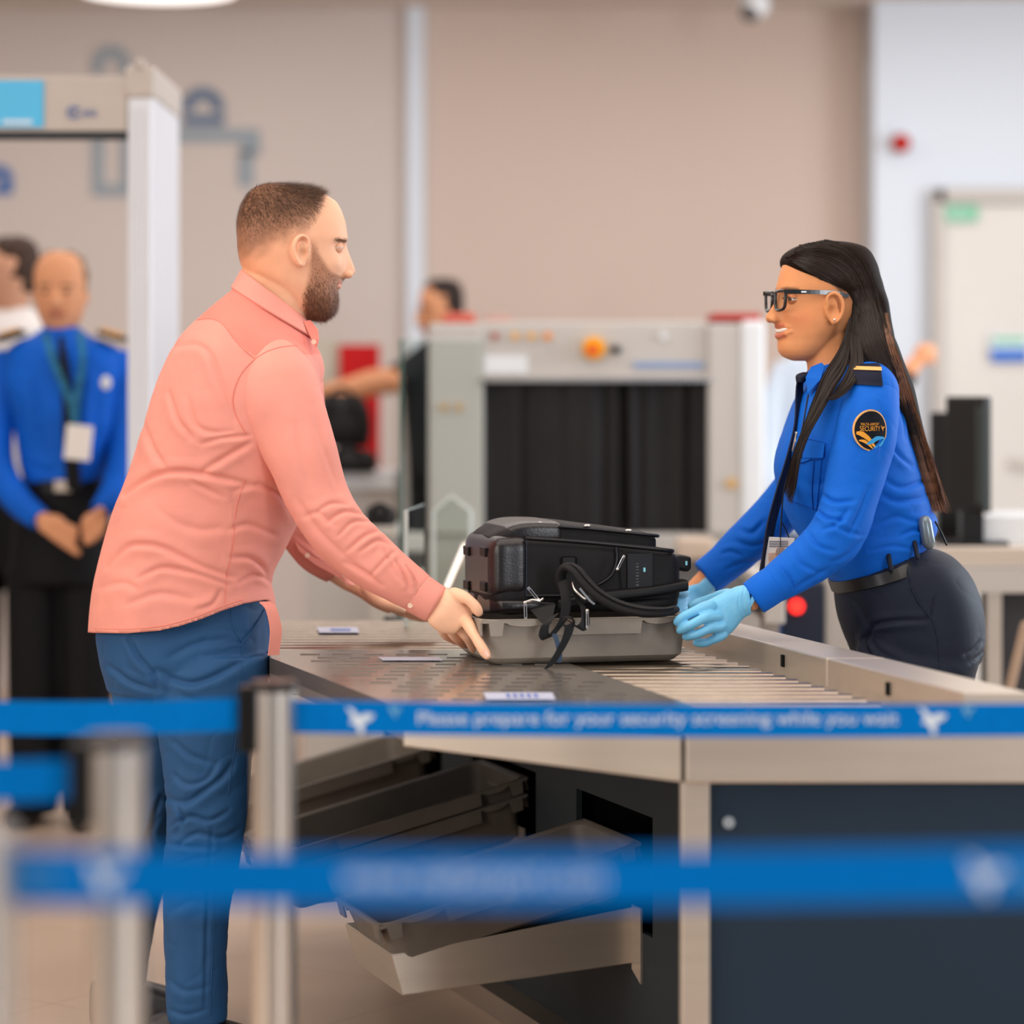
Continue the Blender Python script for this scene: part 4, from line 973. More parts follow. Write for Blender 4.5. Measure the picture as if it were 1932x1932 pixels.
core(gbody, [((470, 560), (580, 640), .07), ((420, 640), (590, 720), .14), ((330, 800), (570, 850), .16), ((280, 950), (520, 960), .15), ((240, 1080), (480, 1070), .15), ((230, 1200), (470, 1200), .14), ((250, 1260), (450, 1260), .12)],
     [[(500, 700, 5.36, 40), (545, 790, 5.30, 50), (600, 940, 5.25, 40), (650, 1012, 5.235, 40), (740, 1086, 5.215, 32), (812, 1130, 5.20, 26)], [(540, 720, 5.60, 45), (556, 860, 5.66, 42), (562, 960, 5.70, 38), (604, 1045, 5.72, 30), (660, 1102, 5.74, 16)]],
     [[(390, 1230, 5.36, 60), (392, 1400, 5.345, 60), (385, 1580, 5.33, 52), (370, 1760, 5.33, 40), (372, 1915, 5.33, 34), (372, 1950, 5.33, 28)], [(320, 1230, 5.55, 60), (300, 1400, 5.57, 55), (264, 1600, 5.605, 42), (236, 1790, 5.63, 34), (226, 1935, 5.64, 26)]], DMn)
body = fuse('body', gbody, .0022, M_skin, man, sm=4, fn=lambda co, no: H1.ear_dent(co))
off_ = np.array(man.location)
set_tint(body.data, 'tint', lambda co: tint_man(co+off_))
# thumb and finger nails
def nail(a, b, w_, parent, nm='nail'):
    c = W(*a); d = (W(*b)-c).normalized(); s = d.cross(Vector((0, 1, 0))).normalized()
    v = []
    for i in range(5):
        t = -1+2*i/4
        for j in range(4): q = j/3; v.append(c+d*(q-.5)*w_*1.3+s*t*w_*.5*(1-.35*abs(q-.4)*1.2)+Vector((0, t*t*.0016, 0)))
    f = [(i*4+j, i*4+j+1, i*4+4+j+1, i*4+4+j) for i in range(4) for j in range(3)]
    G().add(v, f).build(nm, mat('nail', (244, 196, 176), .25, noise_s=50, noise_amt=.03), parent, smooth=True)
nail((917, 1234, 5.1045), (923, 1243, 5.1045), .010, man)

# shirt torso
S = lambda a, b, hb, D=DMn: px_sec(a, b, D, hb)
g = G().loft([S((458, 528), (578, 606), .072), S((430, 552), (592, 640), .10), S((392, 586), (602, 690), .165), S((340, 640), (607, 760), .205), S((297, 725), (606, 830), .215), S((266, 825), (598, 895), .21), S((240, 905), (582, 950), .20),
              S((213, 970), (559, 992), .195), S((193, 1045), (534, 1045), .195), S((178, 1110), (514, 1092), .20), S((170, 1170), (520, 1140), .205), S((167, 1255), (530, 1250), .205)], n=72, sub=5, ex=2.25)
g.sphere(W(530, 710, 5.34), .075, n=16, sc=(.95, .9, 1.0)); g.sphere(W(535, 700, 5.60), .085, n=16)
T = [([(236, 934), (270, 908), (307, 893), (345, 889), (400, 897), (465, 912)], 8, .012), ([(383, 836), (420, 826), (470, 822)], 6, .008), ([(380, 890), (425, 862), (473, 834)], 8, .008),
     ([(330, 655), (370, 650), (396, 668), (412, 710), (430, 750), (446, 790)], 8, .006), ([(205, 1070), (228, 1042), (253, 1027), (307, 1033), (382, 1069), (440, 1088)], 8, .009),
     ([(262, 1090), (290, 1076), (316, 1071), (370, 1082), (430, 1103)], 7, .008), ([(438, 1052), (470, 1052), (492, 1066), (505, 1088)], 7, .009), ([(362, 908), (390, 922), (420, 938)], 6, .005),
     ([(318, 740), (335, 790), (352, 812), (362, 826)], 7, .006), ([(355, 750), (370, 800), (400, 815), (440, 812)], 7, .006), ([(270, 800), (290, 850), (312, 880)], 9, .006),
     ([(440, 925), (490, 915), (530, 935), (552, 975)], 8, .006), ([(430, 1000), (470, 990), (520, 1010)], 8, .005), ([(450, 1100), (480, 1085), (512, 1100), (520, 1120)], 6, .007), ([(240, 1140), (300, 1120), (360, 1130)], 10, .005), ([(415, 1115), (400, 1140), (370, 1150)], 6, .005),
     ([(190, 1110), (230, 1100), (262, 1112)], 9, .004), ([(300, 960), (330, 985), (380, 1000), (420, 995)], 12, .004)]
SEAM = [([(372, 600), (398, 600), (420, 612), (450, 650), (484, 672)], 1.6, .0016), ([(428, 900), (440, 960), (436, 1040), (426, 1090), (424, 1135)], 1.6, .0016), ([(484, 672), (500, 664)], 1.5, .001), ([(345, 830), (330, 900), (300, 1000), (285, 1100)], 1.3, .0008)]
hemx = [165, 175, 240, 300, 340, 380, 420, 460, 500, 512, 522, 530, 545]; hemy = [1192, 1193, 1194, 1189, 1180, 1167, 1151, 1138, 1131, 1134, 1170, 1215, 1225]
def cut_hem(me):
    bm = bmesh.new(); bm.from_mesh(me); off = Vector((0, 0, 0))
    pos = proj(np.array([tuple(v.co) for v in bm.verts])); lim = np.interp(pos[:, 0], hemx, hemy)
    bm.verts.ensure_lookup_table(); bm.verts.index_update()
    dele = [v for v in bm.verts if pos[v.index, 1] > lim[v.index]+2]
    bmesh.ops.delete(bm, geom=dele, context='VERTS')
    for v in bm.verts:
        if v.is_boundary:
            p = proj(np.array([tuple(v.co)]))[0]; l = np.interp(p[0], hemx, hemy)+1; v.co.z = CH-(l-HY)*v.co.y/F
    ext = bmesh.ops.extrude_edge_only(bm, edges=[e for e in bm.edges if e.is_boundary])
    for v in [q for q in ext['geom'] if isinstance(q, bmesh.types.BMVert)]: v.co += Vector(((W(350, 0, DMn).x-v.co.x)*.03, (DMn-v.co.y)*.03, .002))
    bm.to_mesh(me); bm.free()
shirt = fuse('shirt', g, .0038, M_pink, man, sm=12, fn=folds(T+SEAM, lump=.0032, lump_s=6, rid=.14), post=cut_hem)
M_yoke = mat('coral_yoke_cotton', (227, 131, 117), .78, noise_s=14, noise_amt=.05, bump=.12, bump_s=900)
me = shirt.data; me.materials.append(M_yoke); cc = np.array([tuple(q.center) for q in me.polygons])+np.array(man.location); pq = proj(cc)
yl = np.interp(pq[:, 0], [360, 398, 420, 450, 486, 560, 620], [606, 600, 612, 650, 674, 672, 665])
me.polygons.foreach_set('material_index', ((pq[:, 1] < yl)).astype(np.int32))
# yoke (upper back panel reads a little deeper in colour) and front tail
ft = G(); P = smoothpts([W(500, 1136, 5.30), W(512, 1150, 5.285), W(520, 1190, 5.28), W(516, 1236, 5.285)], 5)
ft.strip(P, [Vector((.020, .012, 0))]*len(P), .003)
P = smoothpts([W(506, 1140, 5.33), W(516, 1160, 5.33), W(524, 1190, 5.34), (W(519, 1225, 5.34))], 5); ft.strip(P, [Vector((.012, .03, 0))]*len(P), .003)
ft  .build('front_tail', M_pink, shirt, smooth='auto')
# near sleeve (right arm)
A = [(500, 655, 5.36, 22), (506, 668, 5.35, 50), (509, 692, 5.335, 71), (517, 727, 5.31, 83), (527, 762, 5.295, 83), (547, 806, 5.28, 76), (572, 865, 5.26, 67), (600, 940, 5.25, 60), (640, 1004, 5.235, 58), (700, 1057, 5.225, 53), (758, 1098, 5.21, 44), (792, 1121, 5.205, 38)]
g = G(); px_tube(g, A, flat=.92, n=48, sub=6, ex=2.1)
SL = [([(600, 965), (625, 950), (655, 953)], 6, .006), ([(618, 985), (650, 965), (690, 972)], 6, .007), ([(640, 1010), (665, 985), (700, 985)], 5, .006), ([(655, 1040), (690, 1010), (722, 1000)], 6, .007),
      ([(680, 1040), (712, 1020), (740, 1030)], 5, .006), ([(700, 1085), (728, 1055), (745, 1040)], 5, .005), ([(748, 1060), (762, 1085), (772, 1112)], 5, .008), ([(765, 1068), (778, 1088), (786, 1108)], 4, .007), ([(726, 1040), (742, 1072), (760, 1100)], 5, .005),
      ([(592, 760), (602, 820), (622, 880), (640, 930)], 9, .004), ([(560, 940), (600, 1000), (640, 1040), (700, 1090)], 9, .004), ([(650, 1060), (690, 1080), (720, 1105)], 6, .005), ([(560, 800), (570, 860), (590, 920)], 12, .003), ([(575, 975), (600, 968), (630, 990)], 7, .005)]
slv = fuse('sleeve', g, .0033, M_pink, shirt, sm=8, fn=folds(SL, lump=.002, lump_s=10, rid=.15))
CF = [(788, 1118, 5.205, 38.5), (800, 1127, 5.203, 38.5), (818, 1138, 5.20, 37.5), (823, 1141, 5.20, 36.5)]
g = G(); px_tube(g, CF, flat=.9, n=48, sub=3); cf = fuse('cuff', g, .003, M_pink, shirt, sm=2, fn=folds([([(794, 1088), (783, 1125), (762, 1158)], 1.5, .0015), ([(834, 1105), (822, 1140), (806, 1168)], 1.2, .001)]))
# far sleeve with open cuff
g = G(); px_tube(g, [(540, 720, 5.60, 70), (556, 860, 5.66, 62), (560, 960, 5.70, 56), (600, 1035, 5.72, 48), (640, 1075, 5.73, 34)], flat=.9, n=36, sub=5)
fuse('sleeve', g, .005, M_pink, shirt, sm=6, fn=folds([([(560, 1010), (600, 1040), (640, 1060)], 6, .006), ([(580, 1010), (610, 1050), (655, 1085)], 5, .005)]))
g = G(); P = smoothpts([W(560, 1030, 5.66), W(590, 1056, 5.66), W(620, 1072, 5.66), W(650, 1092, 5.66), W(664, 1098, 5.67)], 4); g.strip(P, [Vector((-.008, .0, .018))]*len(P), .004); g.build('cuff', M_pink, shirt, smooth='auto')
M_btn = mat('pearl_button', (232, 200, 178), .3, noise_s=40, noise_amt=.05)
def button(px, py, D, r=.0052, par=None, m=None):
    c = W(px, py, D); g = G().cyl(c, c+Vector((0, -.0025, 0)), r, 20); g.build('button', m or M_btn, par, smooth='auto')
button(580, 1048, 5.652, par=shirt); button(650, 1084, 5.652, par=shirt); c = on_surf(bvh_of([cf, slv]), 774, 1142, .0005, 5.15); button(774, 1142, c.y, .005, par=shirt)
# collar: stand plus folded leaf
def ringpt(t, L_): return None
g = G(); n = 40; top = []; low = []
cb_, cf_ = (456, 508), (582, 603)      # back top, front top
def colpt(t, back, front, hb, D=DMn):
    a = W(back[0], back[1], D); b = W(front[0], front[1], D); c = (a+b)/2; u = (b-a)/2
    return c+u*math.cos(t)+Vector((0, hb*math.sin(t), 0))
V = []; segs = [((457, 508), (580, 600), .072), ((454, 509), (583, 603), .077), ((443, 530), (592, 622), .088), ((436, 540), (600, 640), .098), ((438, 545), (598, 642), .096), ((446, 530), (588, 622), .084)]
for k in range(n+1):
    t = math.radians(-14-332*k/n)
    for (b, f_, hb) in segs:
        p = colpt(t, b, f_, hb); V.append(p)
m = len(segs); g.add(V, [[i*m+k, i*m+k+1, (i+1)*m+k+1, (i+1)*m+k] for i in range(n) for k in range(m-1)])
col_ = g.build('collar', M_pink, shirt, smooth='auto')
g = G(); P = [W(572, 606, 5.40), W(588, 640, 5.385), W(596, 656, 5.385), W(600, 640, 5.39), W(598, 622, 5.40), W(584, 604, 5.41)]
g.add(P+[q+Vector((.002, .004, 0)) for q in P], [list(range(6)), list(range(11, 5, -1))]+[[i, (i+1) % 6, 6+(i+1) % 6, 6+i] for i in range(6)]).build('collar_tip', M_yoke, shirt)
button(592, 645, 5.381, .0050, par=shirt)

# trousers
g = G().loft([S((190, 1150), (508, 1120), .175), S((184, 1195), (509, 1180), .185), S((192, 1245), (508, 1240), .185), S((205, 1300), (503, 1300), .18)], n=64, sub=5, ex=2.4)
def leg(L_, D0):
    st = [px_sec((a, y), (b, y), D, hb) for a, b, y, D, hb in L_]; return G().loft(st, n=48, sub=5, ex=2.2)
ln = leg([(275, 508, 1235, 5.36, .095), (288, 503, 1300, 5.35, .10), (300, 484, 1390, 5.345, .094), (307, 475, 1450, 5.34, .088), (314, 468, 1520, 5.335, .082), (314, 460, 1580, 5.33, .078), (309, 447, 1650, 5.33, .073), (307, 433, 1720, 5.33, .068), (308, 428, 1790, 5.33, .065), (312, 430, 1860, 5.33, .065), (316, 428, 1925, 5.33, .062)], 0)
g.add(ln.v, ln.f)
lf = leg([(200, 430, 1235, 5.55, .09), (210, 400, 1300, 5.56, .095), (222, 372, 1400, 5.57, .09), (220, 345, 1520, 5.59, .082), (208, 322, 1620, 5.61, .074), (198, 303, 1700, 5.62, .068), (188, 284, 1790, 5.63, .062), (180, 270, 1880, 5.64, .06)], 0)
g.add(lf.v, lf.f)
TR = [([(205, 1255), (245, 1285), (290, 1300)], 7, .008), ([(298, 1262), (330, 1282), (370, 1288), (420, 1268), (470, 1240)], 9, .010), ([(240, 1200), (262, 1240), (290, 1270), (300, 1300)], 7, .009), ([(320, 1240), (370, 1215), (430, 1205)], 10, .006),
      ([(312, 1505), (350, 1513), (380, 1495), (420, 1465), (440, 1440)], 8, .010), ([(330, 1400), (360, 1425), (400, 1440)], 8, .006), ([(320, 1560), (360, 1540), (395, 1548), (430, 1530)], 6, .009), ([(330, 1600), (370, 1572), (420, 1580), (455, 1560)], 6, .009), ([(335, 1520), (345, 1545), (330, 1575)], 6, .008),
      ([(312, 1590), (350, 1596), (400, 1600)], 6, .007), ([(318, 1640), (370, 1620), (430, 1610)], 8, .006), ([(305, 1500), (285, 1560), (290, 1600)], 7, .008), ([(300, 1540), (275, 1580), (280, 1620)], 6, .007), ([(330, 1300), (380, 1330), (440, 1330)], 12, .005),
      ([(325, 1460), (355, 1480), (390, 1470), (410, 1440)], 7, .006), ([(400, 1560), (395, 1640), (390, 1760), (386, 1900)], 5, .005), ([(320, 1720), (360, 1700), (400, 1710)], 10, .004), ([(320, 1850), (350, 1870), (395, 1860)], 8, .004), ([(320, 1905), (350, 1915), (390, 1905)], 6, .005), ([(415, 1220), (440, 1212), (455, 1214)], 3, .003)]
SE = [([(455, 1213), (472, 1190), (492, 1160), (503, 1132)], 2.2, .003), ([(455, 1213), (456, 1260), (450, 1330), (440, 1420)], 1.6, .0016), ([(436, 1140), (438, 1175), (455, 1213)], 1.5, .0014), ([(404, 1650), (402, 1760), (398, 1900)], 1.4, .0012)]
trou = fuse('trousers', g, .004, M_trou, man, sm=8, fn=folds(TR+SE, lump=.0035, lump_s=11))
bs_ = bvh_of([shirt]); bl_ = bvh_of([slv]); bt_ = bvh_of([trou])
seam('side_seam', [(462, 905), (446, 960), (438, 1040), (428, 1090), (424, 1138)], bs_, M_yoke, shirt); seam('yoke_seam', [(372, 604), (398, 601), (420, 612), (450, 650), (480, 676)], bs_, M_yoke, shirt, r=.0011)
seam('armhole_seam', [(464, 818), (446, 785), (439, 752), (449, 716), (469, 688), (498, 666), (530, 655), (560, 652)], bvh_of([shirt, slv]), M_yoke, shirt, r=.0013)
seam('hem_seam', [(176, 1186), (240, 1187), (300, 1182), (340, 1173), (380, 1160), (420, 1144), (460, 1131)], bs_, M_yoke, shirt, r=.0007)
seam('pocket_edge', [(504, 1140), (494, 1160), (476, 1190), (457, 1213)], bt_, M_trou, trou, r=.0022); seam('outseam', [(457, 1213), (457, 1260), (452, 1330), (444, 1400), (430, 1500)], bt_, M_trou, trou, r=.0012)
seam('outseam', [(436, 1150), (438, 1180), (457, 1213)], bt_, M_trou, trou, r=.0014); seam('outseam', [(404, 1650), (402, 1760), (396, 1915)], bt_, M_trou, trou, r=.0013)
# shoes
M_shoe = mat('dark_shoe', (34, 32, 36), .4, noise_s=10, noise_amt=.1)
def shoe(x, D, par, L_=.28, s=1, m=None):
    g = G(); g.loft([(Vector((x-.09*s, D, .05)), Vector((0, .032, 0)), Vector((0, 0, .045))), (Vector((x-.04*s, D, .055)), Vector((0, .040, 0)), Vector((0, 0, .052))), (Vector((x+.05*s, D, .045)), Vector((0, .045, 0)), Vector((0, 0, .042))), (Vector((x+.13*s, D, .032)), Vector((0, .046, 0)), Vector((0, 0, .030))), (Vector((x+.185*s, D, .024)), Vector((0, .028, 0)), Vector((0, 0, .018)))], n=24, sub=4, ex=2.4)
    return fuse('shoe', g, .005, m or M_shoe, par, sm=4)
shoe(W(372, 0, 5.33).x, 5.33, man); shoe(W(256, 0, 5.64).x, 5.64, man)

# short hair and beard strands, sampled on the head surface
tmp = body.data.copy(); tmp.transform(Matrix.Translation(man.location))
Mi3 = np.array(H1.Mi.to_3x3()); Mt = np.array(H1.Mi.translation)
def toPx(co): L_ = co@Mi3.T+Mt; return L_[:, 0]/H1.k*math.cos(H1.yaw)+H1.cx, H1.cy-L_[:, 2]/H1.k, L_[:, 1]
def hair_mask(co):
    px, py, y = toPx(co); fl = np.interp(py, [345, 352, 372, 395, 420, 445, 470], [612, 612, 604, 598, 590, 578, 560]); line = np.interp(px, [440, 470, 520, 560, 600], [498, 494, 465, 445, 425])
    ear = ((px-562)/22)**2+((py-478)/34)**2 < 1
    return sst(2, -6, px-fl)*sst(6, -75, py-line)*(~ear)*(py < 510)*(1+1.4*sst(450, 370, py))
P, N = sample(tmp, 24000, hair_mask); px, py, y = toPx(P)
R3 = np.array(H1.M.to_3x3()); fwd = R3@np.array([1, 0, 0.]); dn = np.array([0, 0, -1.])
topf = sst(400, 355, py)*sst(500, 600, px)
d = comb(N, fwd[None]*(.5+.5*topf)[:, None]+dn[None]*(.8*(1-topf)-.3*topf)[:, None]+np.zeros(P.shape), (.25+.5*topf)[:, None])
ln_ = (.004+.007*sst(470, 390, py)+.010*topf)*RNG.uniform(.6, 1.2, len(P))
strands('hair', P-N*.0006, N, d, ln_, M_hair, man, .0006, 3, .15)
def beard_mask(co):
    px, py, y = toPx(co); xb_ = np.interp(py, [455, 480, 510, 540, 560, 580, 603], [574, 580, 580, 574, 568, 568, 574]); xf_ = np.interp(py, [455, 480, 500, 515, 524, 540, 603], [588, 594, 608, 618, 650, 670, 670])
    lips = (py > 531) & (py < 545) & (px > 628) & (np.abs(y) < .024)
    return sst(-5, 8, px-xb_)*sst(4, -6, px-xf_)*sst(452, 490, py)*(py < 608)*(~lips)*(.5+sst(500, 560, py))*(co[:, 0] < W(700, 0, DMn).x)
P, N = sample(tmp, 10000, beard_mask); px, py, y = toPx(P)
d = comb(N, (dn+fwd*.25)[None]+np.zeros(P.shape), .35, .22)
ln_ = (.004+.009*sst(500, 590, py))*RNG.uniform(.6, 1.25, len(P))
strands('beard', P-N*.0006, N, d, ln_, M_beard, man, .0006, 3, .2)
def brow_mask(co):
    px, py, y = toPx(co); return np.exp(-((py-455)/2.6)**2)*sst(624, 634, px)*(np.abs(y) > .012)*(np.abs(y) < .052)
P, N = sample(tmp, 260, brow_mask); yv = toPx(P)[2]
d = N*.3+np.array([-.4, 0, .15])+np.sign(yv)[:, None]*np.array([0, .6, 0])+RNG.normal(0, .1, P.shape); d /= np.linalg.norm(d, axis=1, keepdims=True)
strands('eyebrows', P, N, d, np.full(len(P), .007), mat('brow_hair', (74, 50, 38), .5, noise_s=100, noise_amt=.2), man, .0008, 2, .1)
# ---------------- woman officer in the blue shirt ----------------
DW = 5.45
M_skw = mat('tan_skin', (214, 146, 100), .48, attr='tint', noise_s=30, noise_amt=.04, sss=.12, bump=.04, bump_s=350)
M_blue_sh = mat('royal_blue_cotton', (0, 96, 202), .7, noise_s=14, noise_amt=.05, bump=.12, bump_s=900)
M_navyc = mat('navy_trouser_cloth', (20, 27, 44), .6, noise_s=14, noise_amt=.08, bump=.1, bump_s=700)
M_navyt = mat('navy_tie', (18, 24, 44), .5, noise_s=60, noise_amt=.1)
M_dhair = mat('dark_long_hair', (34, 21, 15), .40, spec=.28, noise_s=60, noise_amt=.25)
M_lhair = mat('brown_hair_ends', (116, 74, 48), .36, noise_s=60, noise_amt=.25)
wom = empty('person', 'smiling woman officer with long dark hair, glasses and blue uniform shirt leaning over table', 'person', loc=(W(1725, 0, DW).x, DW, 0))
rows = [(462, 1540, 1590, .022), (466, 1520, 1612, .042), (474, 1500, 1626, .056), (486, 1486, 1636, .066), (502, 1477, 1642, .072), (520, 1471, 1644, .075), (538, 1467, 1643, .075), (550, 1466, 1641, .074),
        (560, 1467, 1638, .073), (570, 1468, 1634, .072), (582, 1468, 1628, .071), (596, 1468, 1620, .069), (608, 1467, 1612, .067), (616, 1466, 1606, .065), (624, 1467, 1600, .063), (632, 1467, 1592, .060), (641, 1468, 1584, .056),
        (652, 1467, 1574, .052), (662, 1468, 1562, .047), (671, 1474, 1550, .040), (677, 1484, 1538, .030), (681, 1496, 1526, .014)]
nose = [(554, 0), (562, 3), (572, 9), (582, 16), (592, 23), (600, 27), (605, 23), (610, 11), (615, 1), (618, 0)]
H2 = Head(rows, nose, -1, DW, yaw=-.26, eye=(1474, 564, .030), ear=(1545, 584), exf=2.15, front_narrow=.14, nose_w=.0115)
g = H2.geo(); 
for sd in (-1, 1): g.add(*(lambda q: (q.v, q.f))(H2.ear_geo(sd, .030, .12)))
for yy, rr_, cy_ in ((616, .0036, 1), (635, .0046, -7)): g.tube(smoothpts([H2.F(yy+cy_*1.3, -.035, -1.5), H2.F(yy+cy_*.6, -.023, 0), H2.F(yy, -.010, 1.2), H2.F(yy, 0, 1.2), H2.F(yy, .010, 1.2), H2.F(yy+cy_*.6, .023, 0), H2.F(yy+cy_*1.3, .035, -1.5)], 4), rr_, 8)
g.loft([px_sec((1500, 640), (1600, 600), DW, .050), px_sec((1518, 668), (1600, 640), DW, .048), px_sec((1524, 700), (1612, 672), DW, .052), px_sec((1524, 730), (1630, 700), DW, .065)], n=32, sub=4)
gbody = g
# mouth opening with teeth
G().tube(smoothpts([H2.F(619.5, -.031, -1.5), H2.F(622.5, -.020, -.6), H2.F(624.5, -.008, -.2), H2.F(624.5, .008, -.2), H2.F(622.5, .020, -.6), H2.F(619.5, .031, -1.5)], 5), [.0026]*4+[.0038]*18+[.0026]*4, 10).build('teeth', mat('teeth_white', (245, 238, 228), .2, noise_s=60, noise_amt=.02), wom, smooth=True)
for sd in (-1, 1):
    c = H2.F(566, sd*.030, -9.5); ev = G().sphere(c, .0108, n=12).build('eye', mat('eye_white', (232, 226, 220), .2), wom, smooth=True)
    G().sphere(c+H2.M.to_3x3() @ Vector((-.0056, -.002, 0)), .0064, n=10).build('iris', MATS['brown_iris'], ev, smooth=True)
    lid_shell(H2, c, .0122, 12, 16, M_skw, wom, (190, 122, 84))
    G().tube(smoothpts([H2.F(565, sd*.042, 0), H2.F(562.5, sd*.036, 3), H2.F(562, sd*.029, 4), H2.F(564.5, sd*.020, 3)], 4), .0011, 6).build('eyelashes', MATS['brow_hair'], wom)
# gloved left hand and bare wrist
gh = G()
flathand(gh, [(1440, 1105, 1428, 1150, 5.215, .024), (1412, 1108, 1416, 1152, 5.21, .022)], 1)
gbody.add(gh.v, gh.f)
core(gbody, [((1535, 705), (1600, 690), .05), ((1530, 750), (1650, 740), .11), ((1500, 850), (1700, 850), .13), ((1500, 930), (1715, 930), .12), ((1560, 1040), (1725, 1010), .11), ((1610, 1100), (1760, 1080), .12), ((1630, 1200), (1810, 1200), .12)],
     [[(1640, 740, 5.35, 36), (1630, 830, 5.29, 40), (1602, 945, 5.26, 36), (1575, 1010, 5.24, 34), (1500, 1075, 5.22, 28), (1430, 1128, 5.21, 22)], [(1600, 750, 5.58, 36), (1560, 840, 5.62, 36), (1465, 970, 5.65, 30), (1372, 1058, 5.65, 26), (1325, 1100, 5.645, 20), (1292, 1126, 5.62, 14)]],
     [[(1715, 1210, 5.37, 60), (1725, 1360, 5.36, 55), (1730, 1600, 5.355, 40), (1732, 1930, 5.355, 30), (1730, 1950, 5.34, 26)], [(1715, 1210, 5.53, 60), (1725, 1360, 5.54, 55), (1730, 1600, 5.545, 40), (1732, 1930, 5.545, 30), (1730, 1950, 5.56, 26)]], DW)
bodyw = fuse('body', gbody, .0022, M_skw, wom, sm=5, fn=lambda co, no: H2.ear_dent(co))
def tint_w(co):
    L_ = co@np.array(H2.Mi.to_3x3()).T+np.array(H2.Mi.translation); px = L_[:, 0]/H2.k*math.cos(H2.yaw)+H2.cx; py = H2.cy-L_[:, 2]/H2.k
    nz2 = np.array([noise.noise(Vector(c)*18) for c in co]); c0 = np.array(lin((218, 148, 100))[:3]); col = np.tile(c0, (len(co), 1))*(1+.06*nz2)[:, None]
    ch = np.exp(-((px-1492)/22)**2-((py-602)/18)**2)*.35; col = col*(1-ch)[:, None]+np.array(lin((226, 128, 92))[:3])*ch[:, None]
    lip = (np.exp(-((py-615.5)/4.2)**2)+np.exp(-((py-634)/5.5)**2))*sst(1492, 1484, px)*(np.abs(L_[:, 1]) < .026); lip = np.clip(lip, 0, 1); col = col*(1-.75*lip)[:, None]+np.array(lin((178, 84, 74))[:3])*(.75*lip)[:, None]
    br = np.exp(-((py-(546+np.abs(np.abs(L_[:, 1])-.03)*150))/3.2)**2)*sst(1494, 1486, px)*(np.abs(L_[:, 1]) > .011)*(np.abs(L_[:, 1]) < .05); col = col*(1-.8*br)[:, None]+np.array(lin((52, 34, 26))[:3])*(.8*br)[:, None]
    sc = sst(4, -4, (px-np.interp(py, [455, 480, 492, 505, 525, 550], [1600, 1484, 1494, 1508, 1530, 1556]))*-1)*(py < 552); col = col*(1-.8*sc)[:, None]+np.array(lin((50, 32, 24))[:3])*(.8*sc)[:, None]
    return col
offw = np.array(wom.location)
set_tint(bodyw.data, 'tint', lambda co: tint_w(co+offw))
M_glove = mat('nitrile_glove', (112, 190, 232), .42, noise_s=25, noise_amt=.04, bump=.25, bump_s=90)
gg = G()
flathand(gg, [(1412, 1104, 1416, 1160, 5.205, .027), (1400, 1104, 1404, 1166, 5.20, .026), (1380, 1110, 1392, 1180, 5.195, .024), (1352, 1124, 1378, 1196, 5.185, .023), (1332, 1134, 1362, 1202, 5.18, .020)], 1)
finger(gg, [(1340, 1144, 5.165), (1316, 1152, 5.15), (1294, 1162, 5.145), (1278, 1173, 5.15)], .0125, .0085)
finger(gg, [(1352, 1164, 5.16), (1330, 1166, 5.135), (1306, 1178, 5.13), (1284, 1189, 5.145)], .0118, .0082)
finger(gg, [(1360, 1182, 5.165), (1338, 1186, 5.14), (1316, 1196, 5.135), (1294, 1201, 5.155)], .0112, .0080)
finger(gg, [(1366, 1194, 5.18), (1350, 1204, 5.16), (1332, 1212, 5.16), (1314, 1213, 5.175)], .0105, .0076)
finger(gg, [(1375, 1122, 5.23), (1350, 1128, 5.27), (1326, 1136, 5.29), (1306, 1142, 5.29)], .0125, .009)
gl_ = fuse('glove', gg, .0018, M_glove, wom, sm=3, fn=folds([([(1395, 1120), (1392, 1145), (1398, 1165)], 2.5, .0012), ([(1403, 1110), (1400, 1135), (1404, 1158)], 2.5, .0015)], lump=.0006, lump_s=60))
g = G(); px_tube(g, [(1409, 1131, 5.205, 29.5), (1415, 1134, 5.206, 28.5)], n=32, sub=3); g.build('glove_cuff', M_glove, gl_, smooth='auto')
g = G(); flathand(g, [(1350, 1066, 1352, 1112, 5.64, .022), (1318, 1092, 1324, 1134, 5.64, .022), (1295, 1108, 1302, 1146, 5.62, .022), (1280, 1118, 1290, 1150, 5.60, .018)], 1)
for k in range(4): finger(g, [(1290, 1122+k*8, 5.60), (1278, 1130+k*8, 5.58), (1270, 1142+k*7, 5.575)], .010, .008)
finger(g, [(1292, 1118, 5.58), (1280, 1114, 5.55), (1270, 1120, 5.54)], .011, .008)
fuse('glove', g, .0022, M_glove, wom, sm=3)

